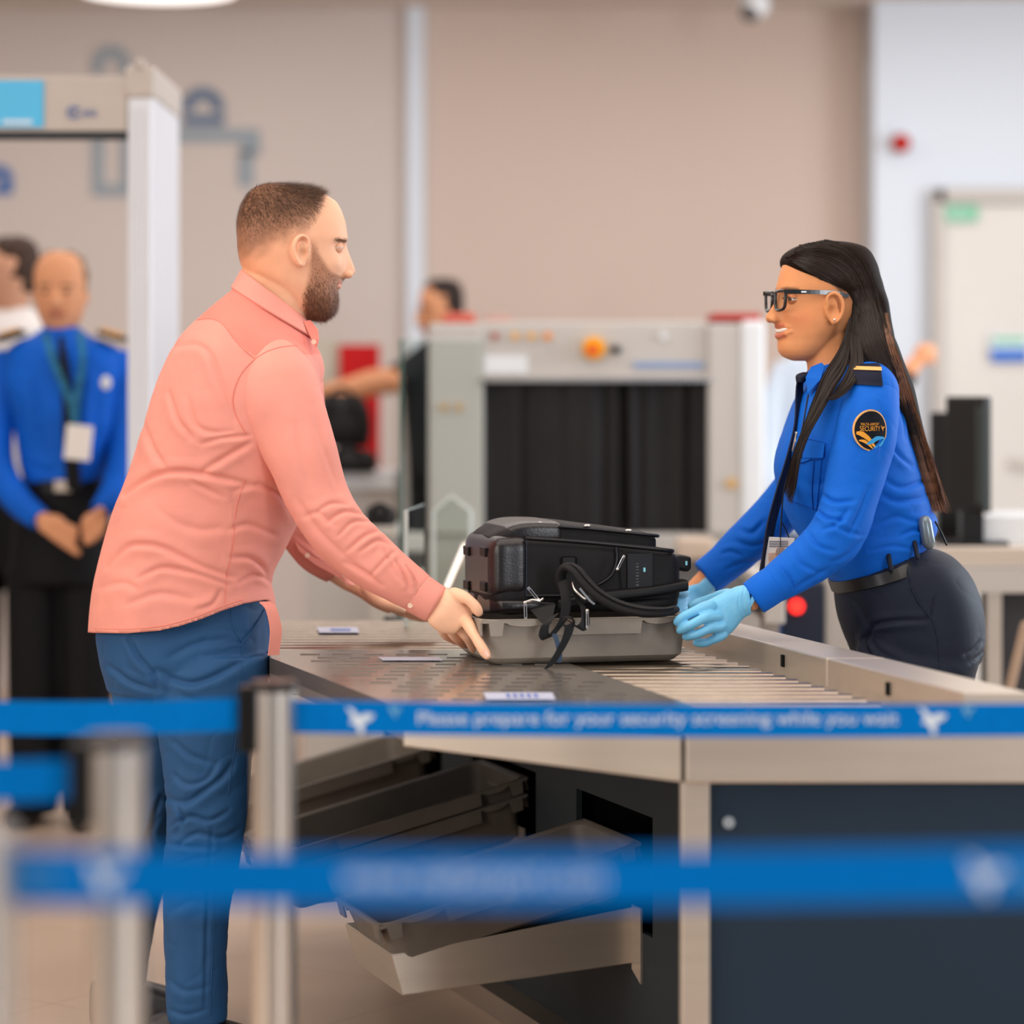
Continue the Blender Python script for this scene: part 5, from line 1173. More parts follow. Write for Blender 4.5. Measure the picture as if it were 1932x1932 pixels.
# shirt
Sw = lambda a, b, hb, D=DW: px_sec(a, b, D, hb)
g = G().loft([Sw((1526, 702), (1612, 680), .060), Sw((1518, 722), (1640, 694), .095), Sw((1502, 750), (1676, 724), .150), Sw((1482, 800), (1704, 785), .175), Sw((1465, 850), (1722, 850), .18), Sw((1461, 895), (1738, 905), .165),
              Sw((1476, 950), (1756, 955), .155), Sw((1500, 1000), (1768, 985), .150), Sw((1540, 1052), (1760, 1012), .155), Sw((1562, 1088), (1742, 1036), .15), Sw((1575, 1110), (1735, 1060), .14)], n=64, sub=5, ex=2.25)
g.sphere(W(1640, 738, 5.335), .058, n=14); g.sphere(W(1632, 735, 5.58), .065, n=14)
TW = [([(1700, 740), (1712, 790), (1718, 840)], 6, .005), ([(1672, 800), (1690, 850), (1720, 880)], 6, .007), ([(1665, 900), (1700, 920), (1745, 905)], 7, .006), ([(1660, 930), (1690, 945), (1740, 940)], 7, .007), ([(1655, 990), (1690, 975), (1730, 985)], 7, .006),
      ([(1700, 1010), (1725, 1000), (1755, 1005)], 5, .007), ([(1640, 1040), (1680, 1030), (1720, 1035)], 5, .005), ([(1522, 745), (1545, 720), (1572, 700)], 5, .004), ([(1652, 960), (1662, 1000), (1676, 1035)], 1.6, .0015), ([(1680, 740), (1700, 780), (1708, 830)], 5, .006), ([(1540, 1050), (1552, 1020), (1575, 1000)], 6, .004),
      ([(1500, 900), (1530, 915), (1560, 910)], 9, .004)]
shw = fuse('shirt', g, .0036, M_blue_sh, wom, sm=10, fn=folds(TW, lump=.0022, lump_s=11))
A = [(1655, 700, 5.37, 20), (1652, 712, 5.36, 38), (1646, 732, 5.335, 50), (1640, 770, 5.31, 58), (1630, 830, 5.29, 60), (1616, 890, 5.275, 57), (1602, 945, 5.26, 53), (1590, 985, 5.25, 53), (1568, 1022, 5.24, 52), (1530, 1055, 5.23, 47), (1490, 1082, 5.22, 41), (1455, 1106, 5.21, 35.5)]
g = G(); px_tube(g, A, flat=.9, n=48, sub=6)
SW = [([(1545, 928), (1572, 946), (1610, 945)], 6, .008), ([(1540, 962), (1562, 978), (1590, 982)], 5, .009), ([(1552, 1000), (1580, 988), (1600, 960)], 6, .006), ([(1525, 1005), (1545, 1030), (1575, 1040)], 6, .006), ([(1498, 1040), (1515, 1065), (1545, 1080)], 6, .005),
      ([(1560, 985), (1590, 1000), (1625, 1010)], 6, .005), ([(1470, 1068), (1490, 1090), (1498, 1112)], 4, .006), ([(1500, 1110), (1530, 1090), (1560, 1075)], 6, .005), ([(1660, 760), (1672, 810), (1660, 860)], 7, .004), ([(1625, 745), (1600, 800), (1590, 860)], 9, .003), ([(1640, 920), (1620, 970), (1600, 1010)], 7, .005), ([(1570, 1060), (1600, 1045), (1622, 1020)], 6, .005)]
slw = fuse('sleeve', g, .0032, M_blue_sh, shw, sm=7, fn=folds(SW, lump=.0018, lump_s=14))
g = G(); px_tube(g, [(1462, 1101, 5.21, 35), (1448, 1110, 5.208, 35.5), (1428, 1124, 5.205, 34.5), (1421, 1129, 5.205, 33.5)], flat=.9, n=44, sub=3)
fuse('cuff', g, .0028, M_blue_sh, shw, sm=2, fn=folds([([(1446, 1078), (1460, 1105), (1478, 1135)], 1.4, .0012), ([(1412, 1100), (1424, 1128), (1440, 1158)], 1.2, .001)]))
A = [(1600, 750, 5.58, 56), (1560, 840, 5.62, 54), (1510, 920, 5.64, 50), (1462, 972, 5.65, 44), (1415, 1018, 5.65, 42), (1372, 1058, 5.65, 38), (1330, 1090, 5.645, 35)]
g = G(); px_tube(g, A, flat=.9, n=40, sub=5)
fuse('sleeve', g, .004, M_blue_sh, shw, sm=6, fn=folds([([(1440, 985), (1420, 1005), (1400, 1000)], 6, .007), ([(1450, 1020), (1420, 1030), (1390, 1020)], 6, .006), ([(1400, 1050), (1380, 1040), (1360, 1045)], 5, .005), ([(1350, 1052), (1366, 1080), (1375, 1098)], 1.6, .0014), ([(1430, 1060), (1400, 1062), (1370, 1075)], 6, .005)], lump=.002, lump_s=14))
# collar
V = []; n = 40; segs = [((1612, 672), (1526, 694), .050), ((1614, 674), (1524, 697), .055), ((1622, 690), (1516, 716), .066), ((1628, 704), (1512, 730), .074), ((1622, 704), (1518, 728), .070)]
for k in range(n+1):
    t = math.radians(-12-336*k/n)
    for (b, f_, hb) in segs: V.append(colpt(t, b, f_, hb, DW))
m = len(segs); G().add(V, [[i*m+k, i*m+k+1, (i+1)*m+k+1, (i+1)*m+k] for i in range(n) for k in range(m-1)]).build('collar', M_blue_sh, shw, smooth='auto')
g = G(); P = [W(1530, 692, 5.385), W(1520, 712, 5.37), W(1524, 742, 5.345), W(1548, 716, 5.33), W(1556, 690, 5.345), W(1550, 684, 5.37)]
g.add(P+[q+Vector((.001, .004, 0)) for q in P], [list(range(6)), list(range(11, 5, -1))]+[[i, (i+1) % 6, 6+(i+1) % 6, 6+i] for i in range(6)]).build('collar_tip', M_blue_sh, shw)
# pocket flaps on the chest
def patchstrip(name, pts, m, par, th=.003):
    """thin panel given by image points with depth"""
    P = [W(*p) for p in pts]; n = len(P)
    nn = (P[1]-P[0]).cross(P[2]-P[0]).normalized(); nn = nn if nn.y > 0 else -nn
    return G().add(P+[q+nn*th for q in P], [list(range(n)), list(range(2*n-1, n-1, -1))]+[[i, (i+1) % n, n+(i+1) % n, n+i] for i in range(n)]).build(name, m, par)
BS_ = bvh_of([shw, slw]); BS1 = bvh_of([shw])
pk = conform(BS1, [(1492, 846), (1550, 862), (1540, 965), (1490, 950)], 8, 12, .0030, .004).build('pocket', M_blue_sh, shw, smooth='auto')
fl = conform(BS1, [(1497, 824), (1556, 836), (1553, 864), (1493, 864)], 10, 5, .0075, .006).build('pocket_flap', M_blue_sh, shw, smooth='auto')
fl2 = conform(BS1, [(1493, 863), (1530, 866), (1516, 872), (1508, 872)], 6, 2, .0075, .006).build('flap_point', M_blue_sh, fl, smooth='auto')
c = on_surf(BS1, 1510, 859, .009, 5.29); G().cyl(c, c+Vector((0, -.0025, 0)), .0045, 16).build('button', M_navyt, fl)
# epaulette
def surf_rect(c, ux, uy, nx=6, bow=.012):
    """bowed rectangle, c centre, ux/uy half axis, bow along the normal"""
    nn = Vector(ux).cross(Vector(uy)).normalized(); nn = nn if nn.y < 0 else -nn; v = []
    for i in range(nx+1):
        s = -1+2*i/nx
        for j in range(nx+1): t = -1+2*j/nx; v.append(Vector(c)+Vector(ux)*s+Vector(uy)*t-nn*bow*(s*s*.6+t*t*.8))
    f = [(i*(nx+1)+j, i*(nx+1)+j+1, (i+1)*(nx+1)+j+1, (i+1)*(nx+1)+j) for i in range(nx) for j in range(nx)]
    g = G().add(v, f); k = len(v); g.add([q+nn*-.004 for q in v], f); return g, nn
M_gold = mat('gold_braid', (238, 178, 108), .5, noise_s=90, noise_amt=.1)
ep = conform(BS_, [(1605, 679), (1660, 676), (1666, 728), (1613, 725)], 12, 12, .005, .007, 5.36).build('epaulette', mat('epaulette_navy', (20, 23, 44), .7, noise_s=60, noise_amt=.1), shw, smooth='auto')
conform(BS_, [(1605, 690), (1663, 692), (1664, 699), (1606, 697)], 12, 2, .0075, .002, 5.36).build('gold_stripe', M_gold, ep, smooth='auto')
# round sleeve patch
pc = W(1644, 812, 5.229); pux = Vector((.0335, .013, 0)); puy = Vector((-.001, -.004, .0395))
pn = pux.cross(puy).normalized(); pn = pn if pn.y < 0 else -pn
def disc(r, off, name, m, par, clip=None, n=48):
    v = [pc+pn*(off+.002)]; 
    for rr_ in (.35, .7, 1.0):
        for k in range(n): t = 2*math.pi*k/n; s, q = math.cos(t)*r*rr_, math.sin(t)*r*rr_; v.append(pc+pux*s+puy*q+pn*(off+.002-.008*s*s-.001*q*q))
    f = [(0, 1+k, 1+(k+1) % n) for k in range(n)]+[(1+a*n+k, 1+(a+1)*n+k, 1+(a+1)*n+(k+1) % n, 1+a*n+(k+1) % n) for a in range(2) for k in range(n)]
    v2 = [q-pn*.003 for q in v[1+2*n:]]; b0 = len(v); v += v2; f += [(1+2*n+k, b0+k, b0+(k+1) % n, 1+2*n+(k+1) % n) for k in range(n)]
    return G().add(v, f).build(name, m, par)
pt = disc(1.0, 0, 'sleeve_patch', M_gold, shw); disc(.93, .0008, 'patch_field', mat('patch_black', (16, 20, 30), .8, noise_s=60, noise_amt=.1), pt)
def on_patch(P, off=.0016): return [pc+pux*s+puy*q+pn*(off+.002-.008*s*s-.001*q*q) for s, q in P]
def band(name, ctr, wd, m, off=.0016):
    C_ = [Vector(q) for q in crom(np.array([(a, b, 0) for a, b in ctr], float), 6)]; n = len(C_); v = []
    for i in range(n):
        d = (C_[min(i+1, n-1)]-C_[max(i-1, 0)]).normalized(); s = Vector((-d.y, d.x, 0)); w_ = np.interp(i/(n-1), np.linspace(0, 1, len(wd)), wd); v += [C_[i]+s*w_, C_[i]-s*w_]
    G().add(on_patch([(q.x, q.y) for q in v], off), [(i*2, i*2+1, i*2+3, i*2+2) for i in range(n-1)]).build(name, m, pt)
M_pg = mat('patch_gold', (240, 166, 62), .7, noise_s=60, noise_amt=.06); M_pb = mat('patch_blue', (56, 160, 224), .7, noise_s=60, noise_amt=.06)
band('gold_swoosh', [(-.86, -.12), (-.55, -.18), (-.15, -.45), (.22, -.88)], [.06, .13, .10, .04], M_pg)
band('gold_swoosh', [(-.74, -.48), (-.45, -.52), (-.15, -.70), (.02, -.88)], [.02, .08, .06, .02], M_pg)
band('blue_swoosh', [(-.34, -.66), (.0, -.52), (.3, -.38), (.78, -.36)], [.02, .11, .11, .03], M_pb, .0020)
band('blue_swoosh', [(.08, -.80), (.35, -.78), (.62, -.62), (.80, -.38)], [.02, .06, .07, .03], M_pb, .0020)
def patch_text(txt, size, width, q, s0=0.0):
    g = text_mesh(txt, size, width, ext=.0); g.v = on_patch([(a.x+s0, a.y+q) for a in g.v], .0022); return g.build('lettering', M_pg, pt)
patch_text('MALTA AIRPORT', .19, 1.06, .30, -.10); patch_text('SECURITY', .33, 1.18, .08, -.10)
g = plane_logo(.15); g.v = on_patch([(a.x+.68, a.y+.12) for a in g.v], .0022); g.build('emblem', M_pg, pt)
# tie, tie strap, lanyard, badge, pen
g = G(); P = smoothpts([W(1513, 714, 5.405), W(1509, 724, 5.40), W(1508, 745, 5.39), W(1506, 800, 5.36), W(1492, 860, 5.34), W(1474, 920, 5.33), W(1456, 985, 5.32), W(1447, 1040, 5.32), W(1440, 1080, 5.32)], 5); n = len(P)
g.strip(P, [Vector((.012+.006*math.sin(i/n*2.5), .018, 0)) for i in range(n)], .003); g.build('tie', M_navyt, wom)
g = G(); g.loft([(W(1519, 702, 5.40), Vector((.005, 0, 0)), Vector((0, .008, 0))), (W(1514, 708, 5.395), Vector((.013, 0, 0)), Vector((0, .017, 0))), (W(1510, 722, 5.39), Vector((.008, 0, 0)), Vector((0, .012, 0)))], n=16, sub=4).build('tie_knot', M_navyt, wom, smooth=True)
bd = empty('id_badge', 'white identity badge with small key hanging in front of the woman', 'badge', loc=W(1470, 1078, 5.33))
lg = G(); lg.tube(smoothpts([W(1525, 745, 5.33), W(1505, 850, 5.28), W(1480, 920, 5.305), W(1474, 985, 5.315), W(1472, 1016, 5.32)], 5), .0016, 6)
lg.build('lanyard', mat('lanyard_dark', (20, 26, 40), .5, noise_s=60, noise_amt=.1), bd)
lg = G(); lg.tube(smoothpts([W(1474, 985, 5.325), W(1483, 1000, 5.325), W(1494, 1030, 5.325)], 4), .0013, 6).build('lanyard', MATS['lanyard_dark'], bd)
bc = W(1471, 1046, 5.318); G().box(bc, (.0275, .0012, .033), Matrix.Rotation(.05, 3, 'Y'), bevel=.001).build('card', mat('badge_white', (226, 218, 208), .4, noise_s=20, noise_amt=.03), bd)
G().box(bc+Vector((-.013, -.002, -.008)), (.0085, .0006, .011)).build('portrait_photo', mat('portrait_tone', (196, 160, 140), .5, noise_s=80, noise_amt=.2), bd)
g = G()
for k in range(4): g.box(bc+Vector((.012, -.002, -.016+k*.006)), (.009, .0005, .0010))
for k in range(3): g.box(bc+Vector((-.002, -.002, .016+k*.0045)), (.018, .0005, .0011))
g.build('small_print', mat('print_grey', (130, 126, 130), .6, noise_s=60, noise_amt=.05), bd)
kc = bc+Vector((.001, -.006, .006)); g = G(); g.cyl(kc+Vector((0, -.001, 0)), kc+Vector((0, .001, 0)), .009, 20); g.box(kc+Vector((-.001, 0, -.015)), (.0022, .001, .010)); g.box(kc+Vector((.002, 0, -.020)), (.0025, .001, .0015))
g.build('key', mat('brass_key', (226, 186, 150), .3, .7, noise_s=40, noise_amt=.05), bd); G().tube([kc+Vector((0, 0, .008)), kc+Vector((0, 0, .035))], .0009, 6).build('key_cord', MATS['lanyard_dark'], bd)
pn_ = empty('pen', 'slim silver pen clipped in the chest pocket of the woman', 'pen', loc=W(1500, 840, 5.255)); G().tube([W(1503, 817, 5.262), W(1496, 850, 5.275)], .0024, 10).build('barrel', M_alu, pn_, smooth=True); G().box(W(1501, 824, 5.254), (.001, .001, .010)).build('clip', M_alu, pn_)

# trousers, belt
g = G().loft([Sw((1568, 1092), (1742, 1030), .150), Sw((1574, 1112), (1790, 1046), .165), Sw((1577, 1140), (1828, 1085), .175), Sw((1584, 1172), (1850, 1140), .18), Sw((1596, 1205), (1855, 1195), .182), Sw((1610, 1238), (1848, 1245), .18)], n=60, sub=5, ex=2.3)
for dd_, hb in ((5.355, .095), (5.545, .095)):
    g.loft([px_sec((1625, 1190), (1825, 1195), dd_, hb*.7), px_sec((1614, 1240), (1845, 1245), dd_, hb*.95), px_sec((1614, 1270), (1838, 1280), dd_, hb), px_sec((1640, 1360), (1822, 1370), dd_, .085), px_sec((1660, 1560), (1800, 1560), dd_, .065), px_sec((1675, 1740), (1790, 1740), dd_, .06), px_sec((1680, 1940), (1785, 1940), dd_, .062)], n=40, sub=5, ex=2.2)
TP = [([(1642, 1200), (1650, 1180), (1690, 1172), (1750, 1170)], 6, .007), ([(1640, 1195), (1632, 1215), (1645, 1240)], 6, .008), ([(1820, 1235), (1838, 1225), (1850, 1210)], 5, .007), ([(1830, 1255), (1845, 1240), (1853, 1230)], 4, .005), ([(1640, 1205), (1660, 1230), (1700, 1250)], 9, .005), ([(1600, 1120), (1625, 1150), (1640, 1190)], 12, .005), ([(1762, 1125), (1758, 1150), (1756, 1170)], 4, .006)]
PS = [([(1712, 1048), (1716, 1100), (1735, 1140), (1760, 1172)], 1.8, .003), ([(1760, 1172), (1770, 1220), (1772, 1290)], 1.4, .0012)]
trw = fuse('trousers', g, .004, M_navyc, wom, sm=9, fn=folds(TP+PS, lump=.0014, lump_s=8))
bt2 = bvh_of([trw]); seam('pocket_edge', [(1712, 1062), (1716, 1100), (1735, 1140), (1760, 1172)], bt2, M_navyc, trw, r=.0022); seam('outseam', [(1760, 1172), (1770, 1220), (1772, 1290)], bt2, M_navyc, trw, r=.0012)
for P_ in ([(1497, 824), (1526, 829), (1556, 836)], [(1556, 836), (1554, 864), (1530, 868), (1510, 874), (1493, 864)], [(1536, 870), (1532, 920), (1534, 962)], [(1492, 945), (1540, 962)]): seam('pocket_stitch', P_, bvh_of([shw, slw, pk]), mat('deep_blue_thread', (0, 62, 150), .8, noise_s=60, noise_amt=.05), shw, r=.0010, off=.0015)
V = []; n = 60; segs = [((1750, 1034), (1566, 1094), .160), ((1754, 1036), (1563, 1096), .164), ((1764, 1054), (1570, 1116), .171), ((1760, 1056), (1574, 1118), .166)]
for k in range(n):
    t = 2*math.pi*k/n
    for b, f_, hb in segs: V.append(colpt(t, b, f_, hb, DW))
m = 4; bl = G().add(V, [[i*m+k, i*m+k+1, ((i+1) % n)*m+k+1, ((i+1) % n)*m+k] for i in range(n) for k in range(m-1)]).build('belt', mat('black_leather_belt', (20, 19, 20), .35, noise_s=20, noise_amt=.1), wom, smooth='auto')
for px, py in ((1726, 1030), (1676, 1052)): G().tube(smoothpts([W(px, py-6, 5.30 if px < 1700 else 5.31), W(px+2, py+6, 5.285 if px < 1700 else 5.30), W(px+5, py+22, 5.28 if px < 1700 else 5.295)], 3), .005, 8).build('belt_loop', M_navyc, bl)
g = G(); g.tube(smoothpts([W(1765, 985, 5.36), W(1776, 1005, 5.35), W(1786, 1028, 5.35)], 5), .0022, 6).build('radio_cable', M_black, wom)
g = G().tube([W(1745, 985, 5.32), W(1752, 1024, 5.32)], .013, 14).build('radio_antenna', mat('grey_metal_case', (120, 132, 140), .3, .4, noise_s=12, noise_amt=.05), wom, smooth=True)
shoe(W(1720, 0, 5.34).x, 5.34, wom, s=-1); shoe(W(1720, 0, 5.56).x, 5.56, wom, s=-1)

# glasses
M_frame = mat('black_acetate', (10, 12, 12), .18, noise_s=40, noise_amt=.1, coat=.4)
gs = G()
def lens_loop(sd, r=.0032):
    Y0, Z = sd*.031, 565; out = [(-.022, -12), (.0, -14), (.023, -13), (.025, -5), (.020, 17), (.0, 22), (-.017, 19), (-.022, 4)]
    P = [H2.Wd(1457+abs(a)*(180 if a > 0 else 40), Z+b, Y0+sd*a) for a, b in out]; P.append(P[0]); P = smoothpts(P, 5)
    gs.tube(P, r, 8, cap=False); return P
LP = [lens_loop(-1), lens_loop(1)]
gs.tube(smoothpts([H2.Wd(1458, 560, -.010), H2.Wd(1455, 557, 0), H2.Wd(1458, 560, .010)], 4), .0022, 8)
fo = gs.build('glasses', M_frame, wom, smooth=True)
for sd in (-1, 1):
    G().strip(smoothpts([H2.Wd(1458, 553, sd*.058), H2.Wd(1478, 553.5, sd*.068), H2.Wd(1520, 554, sd*.0750), H2.Wd(1552, 556, sd*.0775), H2.Wd(1574, 561, sd*.078)], 5), Vector((0, 0, .0085)), .0030).build('temple_arm', M_frame, fo)
G().box(H2.Wd(1490, 553.5, -.0735), (.005, .0004, .0015)).build('temple_emblem', M_print, fo)
M_lens = bpy.data.materials.new('lens_glass'); M_lens.use_nodes = True; nt = M_lens.node_tree; nt.nodes.clear(); out = nt.nodes.new('ShaderNodeOutputMaterial'); tr = nt.nodes.new('ShaderNodeBsdfTransparent'); tr.inputs[0].default_value = (.93, .95, .95, 1)
gl = nt.nodes.new('ShaderNodeBsdfGlossy'); gl.inputs['Roughness'].default_value = .03; mx = nt.nodes.new('ShaderNodeMixShader'); mx.inputs[0].default_value = .12
nt.links.new(tr.outputs[0], mx.inputs[1]); nt.links.new(gl.outputs[0], mx.inputs[2]); nt.links.new(mx.outputs[0], out.inputs[0])
for P in LP: G().add(P[:-1], [tuple(range(len(P)-1))]).build('lens', M_lens, fo)
es = H2.Wd(1545, 605, -.084); G().sphere(es, .0026, n=8).build('earring', mat('silver_stud', (235, 232, 228), .12, .6, noise_s=30, noise_amt=.02), wom, smooth=True)

# long hair: scalp cap + hanging mass + strands
def hw_at(py): return float(np.interp(py, H2.rows[:, 0], H2.rows[:, 3]))
g = G()
cap = [(455, 1552, 1588, .018), (458, 1528, 1606, .040), (465, 1506, 1628, .060), (476, 1487, 1640, .072), (488, 1478, 1646, .080), (502, 1478, 1652, .0835), (520, 1490, 1656, .0855), (534, 1509, 1660, .086), (546, 1538, 1662, .085), (554, 1562, 1664, .083), (570, 1592, 1668, .079), (590, 1596, 1672, .076), (610, 1592, 1676, .076), (640, 1592, 1682, .078), (660, 1600, 1684, .070)]
st = [(((H2.Wd(a, y)+H2.Wd(b, y))/2), (H2.Wd(b, y)-H2.Wd(a, y))/2, H2.M.to_3x3() @ Vector((0, hb, 0))) for y, a, b, hb in cap]
g.loft(st, n=64, sub=4, ex=2.5)
# tail down the back
g.loft([px_sec((1612, 560), (1640, 560), 5.44, .03), px_sec((1604, 600), (1666, 600), 5.43, .065), px_sec((1594, 650), (1688, 640), 5.42, .082), px_sec((1608, 695), (1706, 688), 5.42, .086), px_sec((1650, 735), (1722, 728), 5.42, .077), px_sec((1695, 790), (1736, 790), 5.42, .060), px_sec((1716, 850), (1752, 850), 5.42, .048), px_sec((1728, 910), (1770, 905), 5.42, .038), px_sec((1742, 965), (1784, 962), 5.42, .022)], n=32, sub=5)
hair = fuse('hair', g, .0035, mat('hair_undermass', (30, 18, 12), .7, noise_s=60, noise_amt=.25, spec=.1), wom, sm=7); BH_ = bvh_of([hair])
def guides_to_strands(name, groups, m, parent, n, width, seg=22, jit=.004, stick=True):
    """groups: list of (weight, guideA, guideB) ; each guide is a list of (px,py,D)"""
    V = []; Fc = []; off = Vector((0, 0, 0)); p = parent
    while p is not None: off += p.location; p = p.parent
    off = np.array(off); tot = sum(q[0] for q in groups)
    for wgt, ga, gb in groups:
        A = np.array([tuple(W(*q)) for q in ga]); B = np.array([tuple(W(*q)) for q in gb]); 
        def rs(Q):
            Q = crom(Q, 6); s_ = np.r_[0, np.cumsum(np.linalg.norm(np.diff(Q, axis=0), axis=1))]; t_ = np.linspace(0, s_[-1], seg+1); return np.stack([np.interp(t_, s_, Q[:, q]) for q in range(3)], 1)
        A, B = rs(A), rs(B); m_ = len(A)
        for _ in range(int(n*wgt/tot)):
            u = random.random(); c = A*(1-u)+B*u; L0 = random.uniform(.80, 1.0); k = max(3, int(m_*L0)); c = c[:k].copy()
            t = np.linspace(0, 1, k)[:, None]; j = RNG.normal(0, jit, 3)*np.array([1, 1.6, .3]); j2 = RNG.normal(0, jit*.6, 3)
            c += j*(.25+.75*t)+j2*np.sin(t*math.pi*2+random.random()*6)*.5
            if stick:
                lift = random.uniform(.0012, .0045)
                for i in range(k):
                    dv = Vector(c[i])-CAMP; dl = dv.length; h_ = BH_.ray_cast(CAMP, dv/dl)
                    if h_[0] is not None and abs(h_[3]-dl) < .13: c[i] = np.array(CAMP+dv/dl*(h_[3]-lift))
                c[1:-1] = (c[:-2]+2*c[1:-1]+c[2:])/4
            d = np.gradient(c, axis=0); s = np.cross(d, np.array([0.1, 1, 0.1])+RNG.normal(0, .25, 3)); s /= np.linalg.norm(s, axis=1, keepdims=True)+1e-9
            w_ = width*(1-.8*t**3)*random.uniform(.6, 1.3); b0 = len(V)
            for i in range(k): V.append(c[i]-s[i]*w_[i]/2-off); V.append(c[i]+s[i]*w_[i]/2-off)
            Fc += [(b0+2*i, b0+2*i+1, b0+2*i+3, b0+2*i+2) for i in range(k-1)]
    me = bpy.data.meshes.new(name); me.from_pydata([tuple(v) for v in V], [], Fc); me.update(); me.materials.append(m); me.shade_smooth()
    o = bpy.data.objects.new(name, me); C.objects.link(o); o.parent = parent; return o
nearD = lambda y, e=.003: DW-float(np.interp(y, [q[0] for q in cap], [q[3] for q in cap]))-e
def gd(*pts): return [(x, y, nearD(y) if d is None else d) for x, y, d in pts]
front = gd((1484, 486, 5.42), (1506, 500, 5.385), (1530, 515, 5.366), (1556, 531, 5.358), (1582, 543, 5.358), (1602, 558, 5.362), (1609, 590, 5.36), (1603, 625, 5.36), (1600, 665, 5.352), (1612, 705, 5.345), (1668, 755, 5.36), (1712, 830, 5.36), (1732, 910, 5.37), (1745, 975, 5.38))
midg = gd((1510, 464, 5.41), (1540, 478, 5.385), (1575, 505, 5.362), (1602, 545, 5.358), (1618, 590, 5.362), (1628, 640, 5.36), (1650, 690, 5.34), (1676, 735, 5.325), (1700, 780, 5.34), (1722, 840, 5.36), (1740, 900, 5.365), (1754, 945, 5.37), (1765, 978, 5.375))
backg = gd((1560, 454, 5.43), (1600, 462, 5.41), (1632, 488, 5.40), (1648, 530, 5.40), (1660, 575, 5.40), (1672, 620, 5.40), (1690, 680, 5.39), (1708, 730, 5.37), (1724, 780, 5.37), (1742, 840, 5.38), (1760, 890, 5.38), (1776, 935, 5.385), (1790, 975, 5.39))
gA = gd((1484, 487, 5.42), (1498, 478, 5.41), (1525, 469, 5.40), (1560, 469, 5.38), (1600, 482, 5.37), (1630, 520, 5.36), (1648, 580, 5.36), (1664, 640, 5.36), (1690, 700, 5.36), (1715, 760, 5.36))
gB = gd((1486, 487, 5.42), (1504, 492, 5.385), (1535, 503, 5.366), (1570, 520, 5.36), (1598, 548, 5.36), (1616, 590, 5.36), (1628, 640, 5.36), (1655, 700, 5.35), (1690, 760, 5.36))
guides_to_strands('hair_strands', [(.9, gA, gB), (1.0, front, midg), (1.6, midg, backg)], M_dhair, hair, 5400, .0014, 26, .0035)
lowf = [(1680, 735, 5.37), (1694, 785, 5.365), (1712, 840, 5.345), (1722, 890, 5.36), (1738, 940, 5.37), (1750, 978, 5.38)]; lowb = [(1705, 720, 5.355), (1722, 770, 5.36), (1742, 832, 5.37), (1760, 888, 5.375), (1778, 938, 5.38), (1792, 978, 5.385)]
guides_to_strands('lighter_lengths', [(1, lowf, lowb)], M_lhair, hair, 900, .0013, 22, .0055)
backl = gd((1668, 600, 5.39), (1674, 640, 5.39), (1688, 690, 5.375), (1706, 745, 5.36), (1722, 800, 5.36), (1745, 860, 5.37))
backl2 = gd((1674, 590, 5.41), (1684, 640, 5.41), (1702, 695, 5.395), (1718, 745, 5.38), (1738, 810, 5.38), (1760, 870, 5.385))
guides_to_strands('lighter_lengths', [(1, backl, backl2)], M_lhair, hair, 160, .0011, 22, .003)
sA = [(1604, 600, 5.352), (1586, 655, 5.345), (1556, 705, 5.315), (1534, 760, 5.285), (1516, 810, 5.262), (1500, 855, 5.252), (1488, 900, 5.262), (1480, 945, 5.27)]
sB = [(1606, 640, 5.352), (1598, 690, 5.335), (1572, 735, 5.29), (1550, 775, 5.265), (1524, 820, 5.25), (1508, 865, 5.245), (1500, 915, 5.25), (1489, 968, 5.26)]
guides_to_strands('front_lock', [(1, sA, sB)], M_dhair, hair, 700, .0014, 24, .002, stick=False)
sC = [(1606, 630, 5.352), (1606, 680, 5.33), (1590, 720, 5.285), (1568, 748, 5.27), (1550, 754, 5.27)]; sD = [(1622, 640, 5.352), (1626, 690, 5.32), (1606, 728, 5.275), (1580, 752, 5.262), (1556, 757, 5.265)]
guides_to_strands('side_lock', [(1, sC, sD)], M_dhair, hair, 350, .0014, 16, .002, stick=False)
# ---------------- black backpack in the tray ----------------
M_fab = mat('black_nylon', (25, 24, 26), .62, noise_s=12, noise_amt=.12, bump=.2, bump_s=900)
M_lea = mat('black_leather', (22, 17, 20), .30, noise_s=20, noise_amt=.12, bump=.15, bump_s=260)
M_zip = mat('black_zip_tape', (16, 16, 19), .45, noise_s=90, noise_amt=.15)
M_met = mat('silver_metal', (205, 200, 196), .18, .95, noise_s=30, noise_amt=.04)
M_seam = mat('blue_grey_stitch', (46, 62, 84), .6, noise_s=90, noise_amt=.1)
BO = W(935, 1162, 5.19); BO.z = TZ+.0015+BH+.002
bp_ = empty('backpack', 'large black backpack with leather panels lying in the grey tray', 'backpack', loc=BO+E1*.19+E2*.13)
BD = .25
def B(x, y, z): return BO+E1*x+E2*y+EZ*z
def bloft(st, n=64, ex=7, sub=4):
    """st: (x, y0, y1, z0, z1)"""
    return G().loft([(B(x, (y0+y1)/2, (z0+z1)/2), E2*((y1-y0)/2), EZ*((z1-z0)/2)) for x, y0, y1, z0, z1 in st], n=n, ex=ex, sub=sub)
def dents(amp, s=14): return lambda co, no: co+no*np.array([noise.noise(Vector(c)*s)*amp for c in co])[:, None]
g = bloft([(-.004, .03, BD-.03, .030, .128), (.002, .012, BD-.012, .018, .140), (.012, .003, BD-.003, .012, .147), (.04, 0, BD, .010, .149), (.12, 0, BD, .008, .146), (.24, 0, BD, .008, .135), (.33, .0, BD, .008, .124), (.362, .010, BD-.01, .015, .112), (.374, .035, BD-.03, .03, .095)])
main = fuse('main_compartment', g, .003, M_fab, bp_, sm=2, fn=dents(.003))
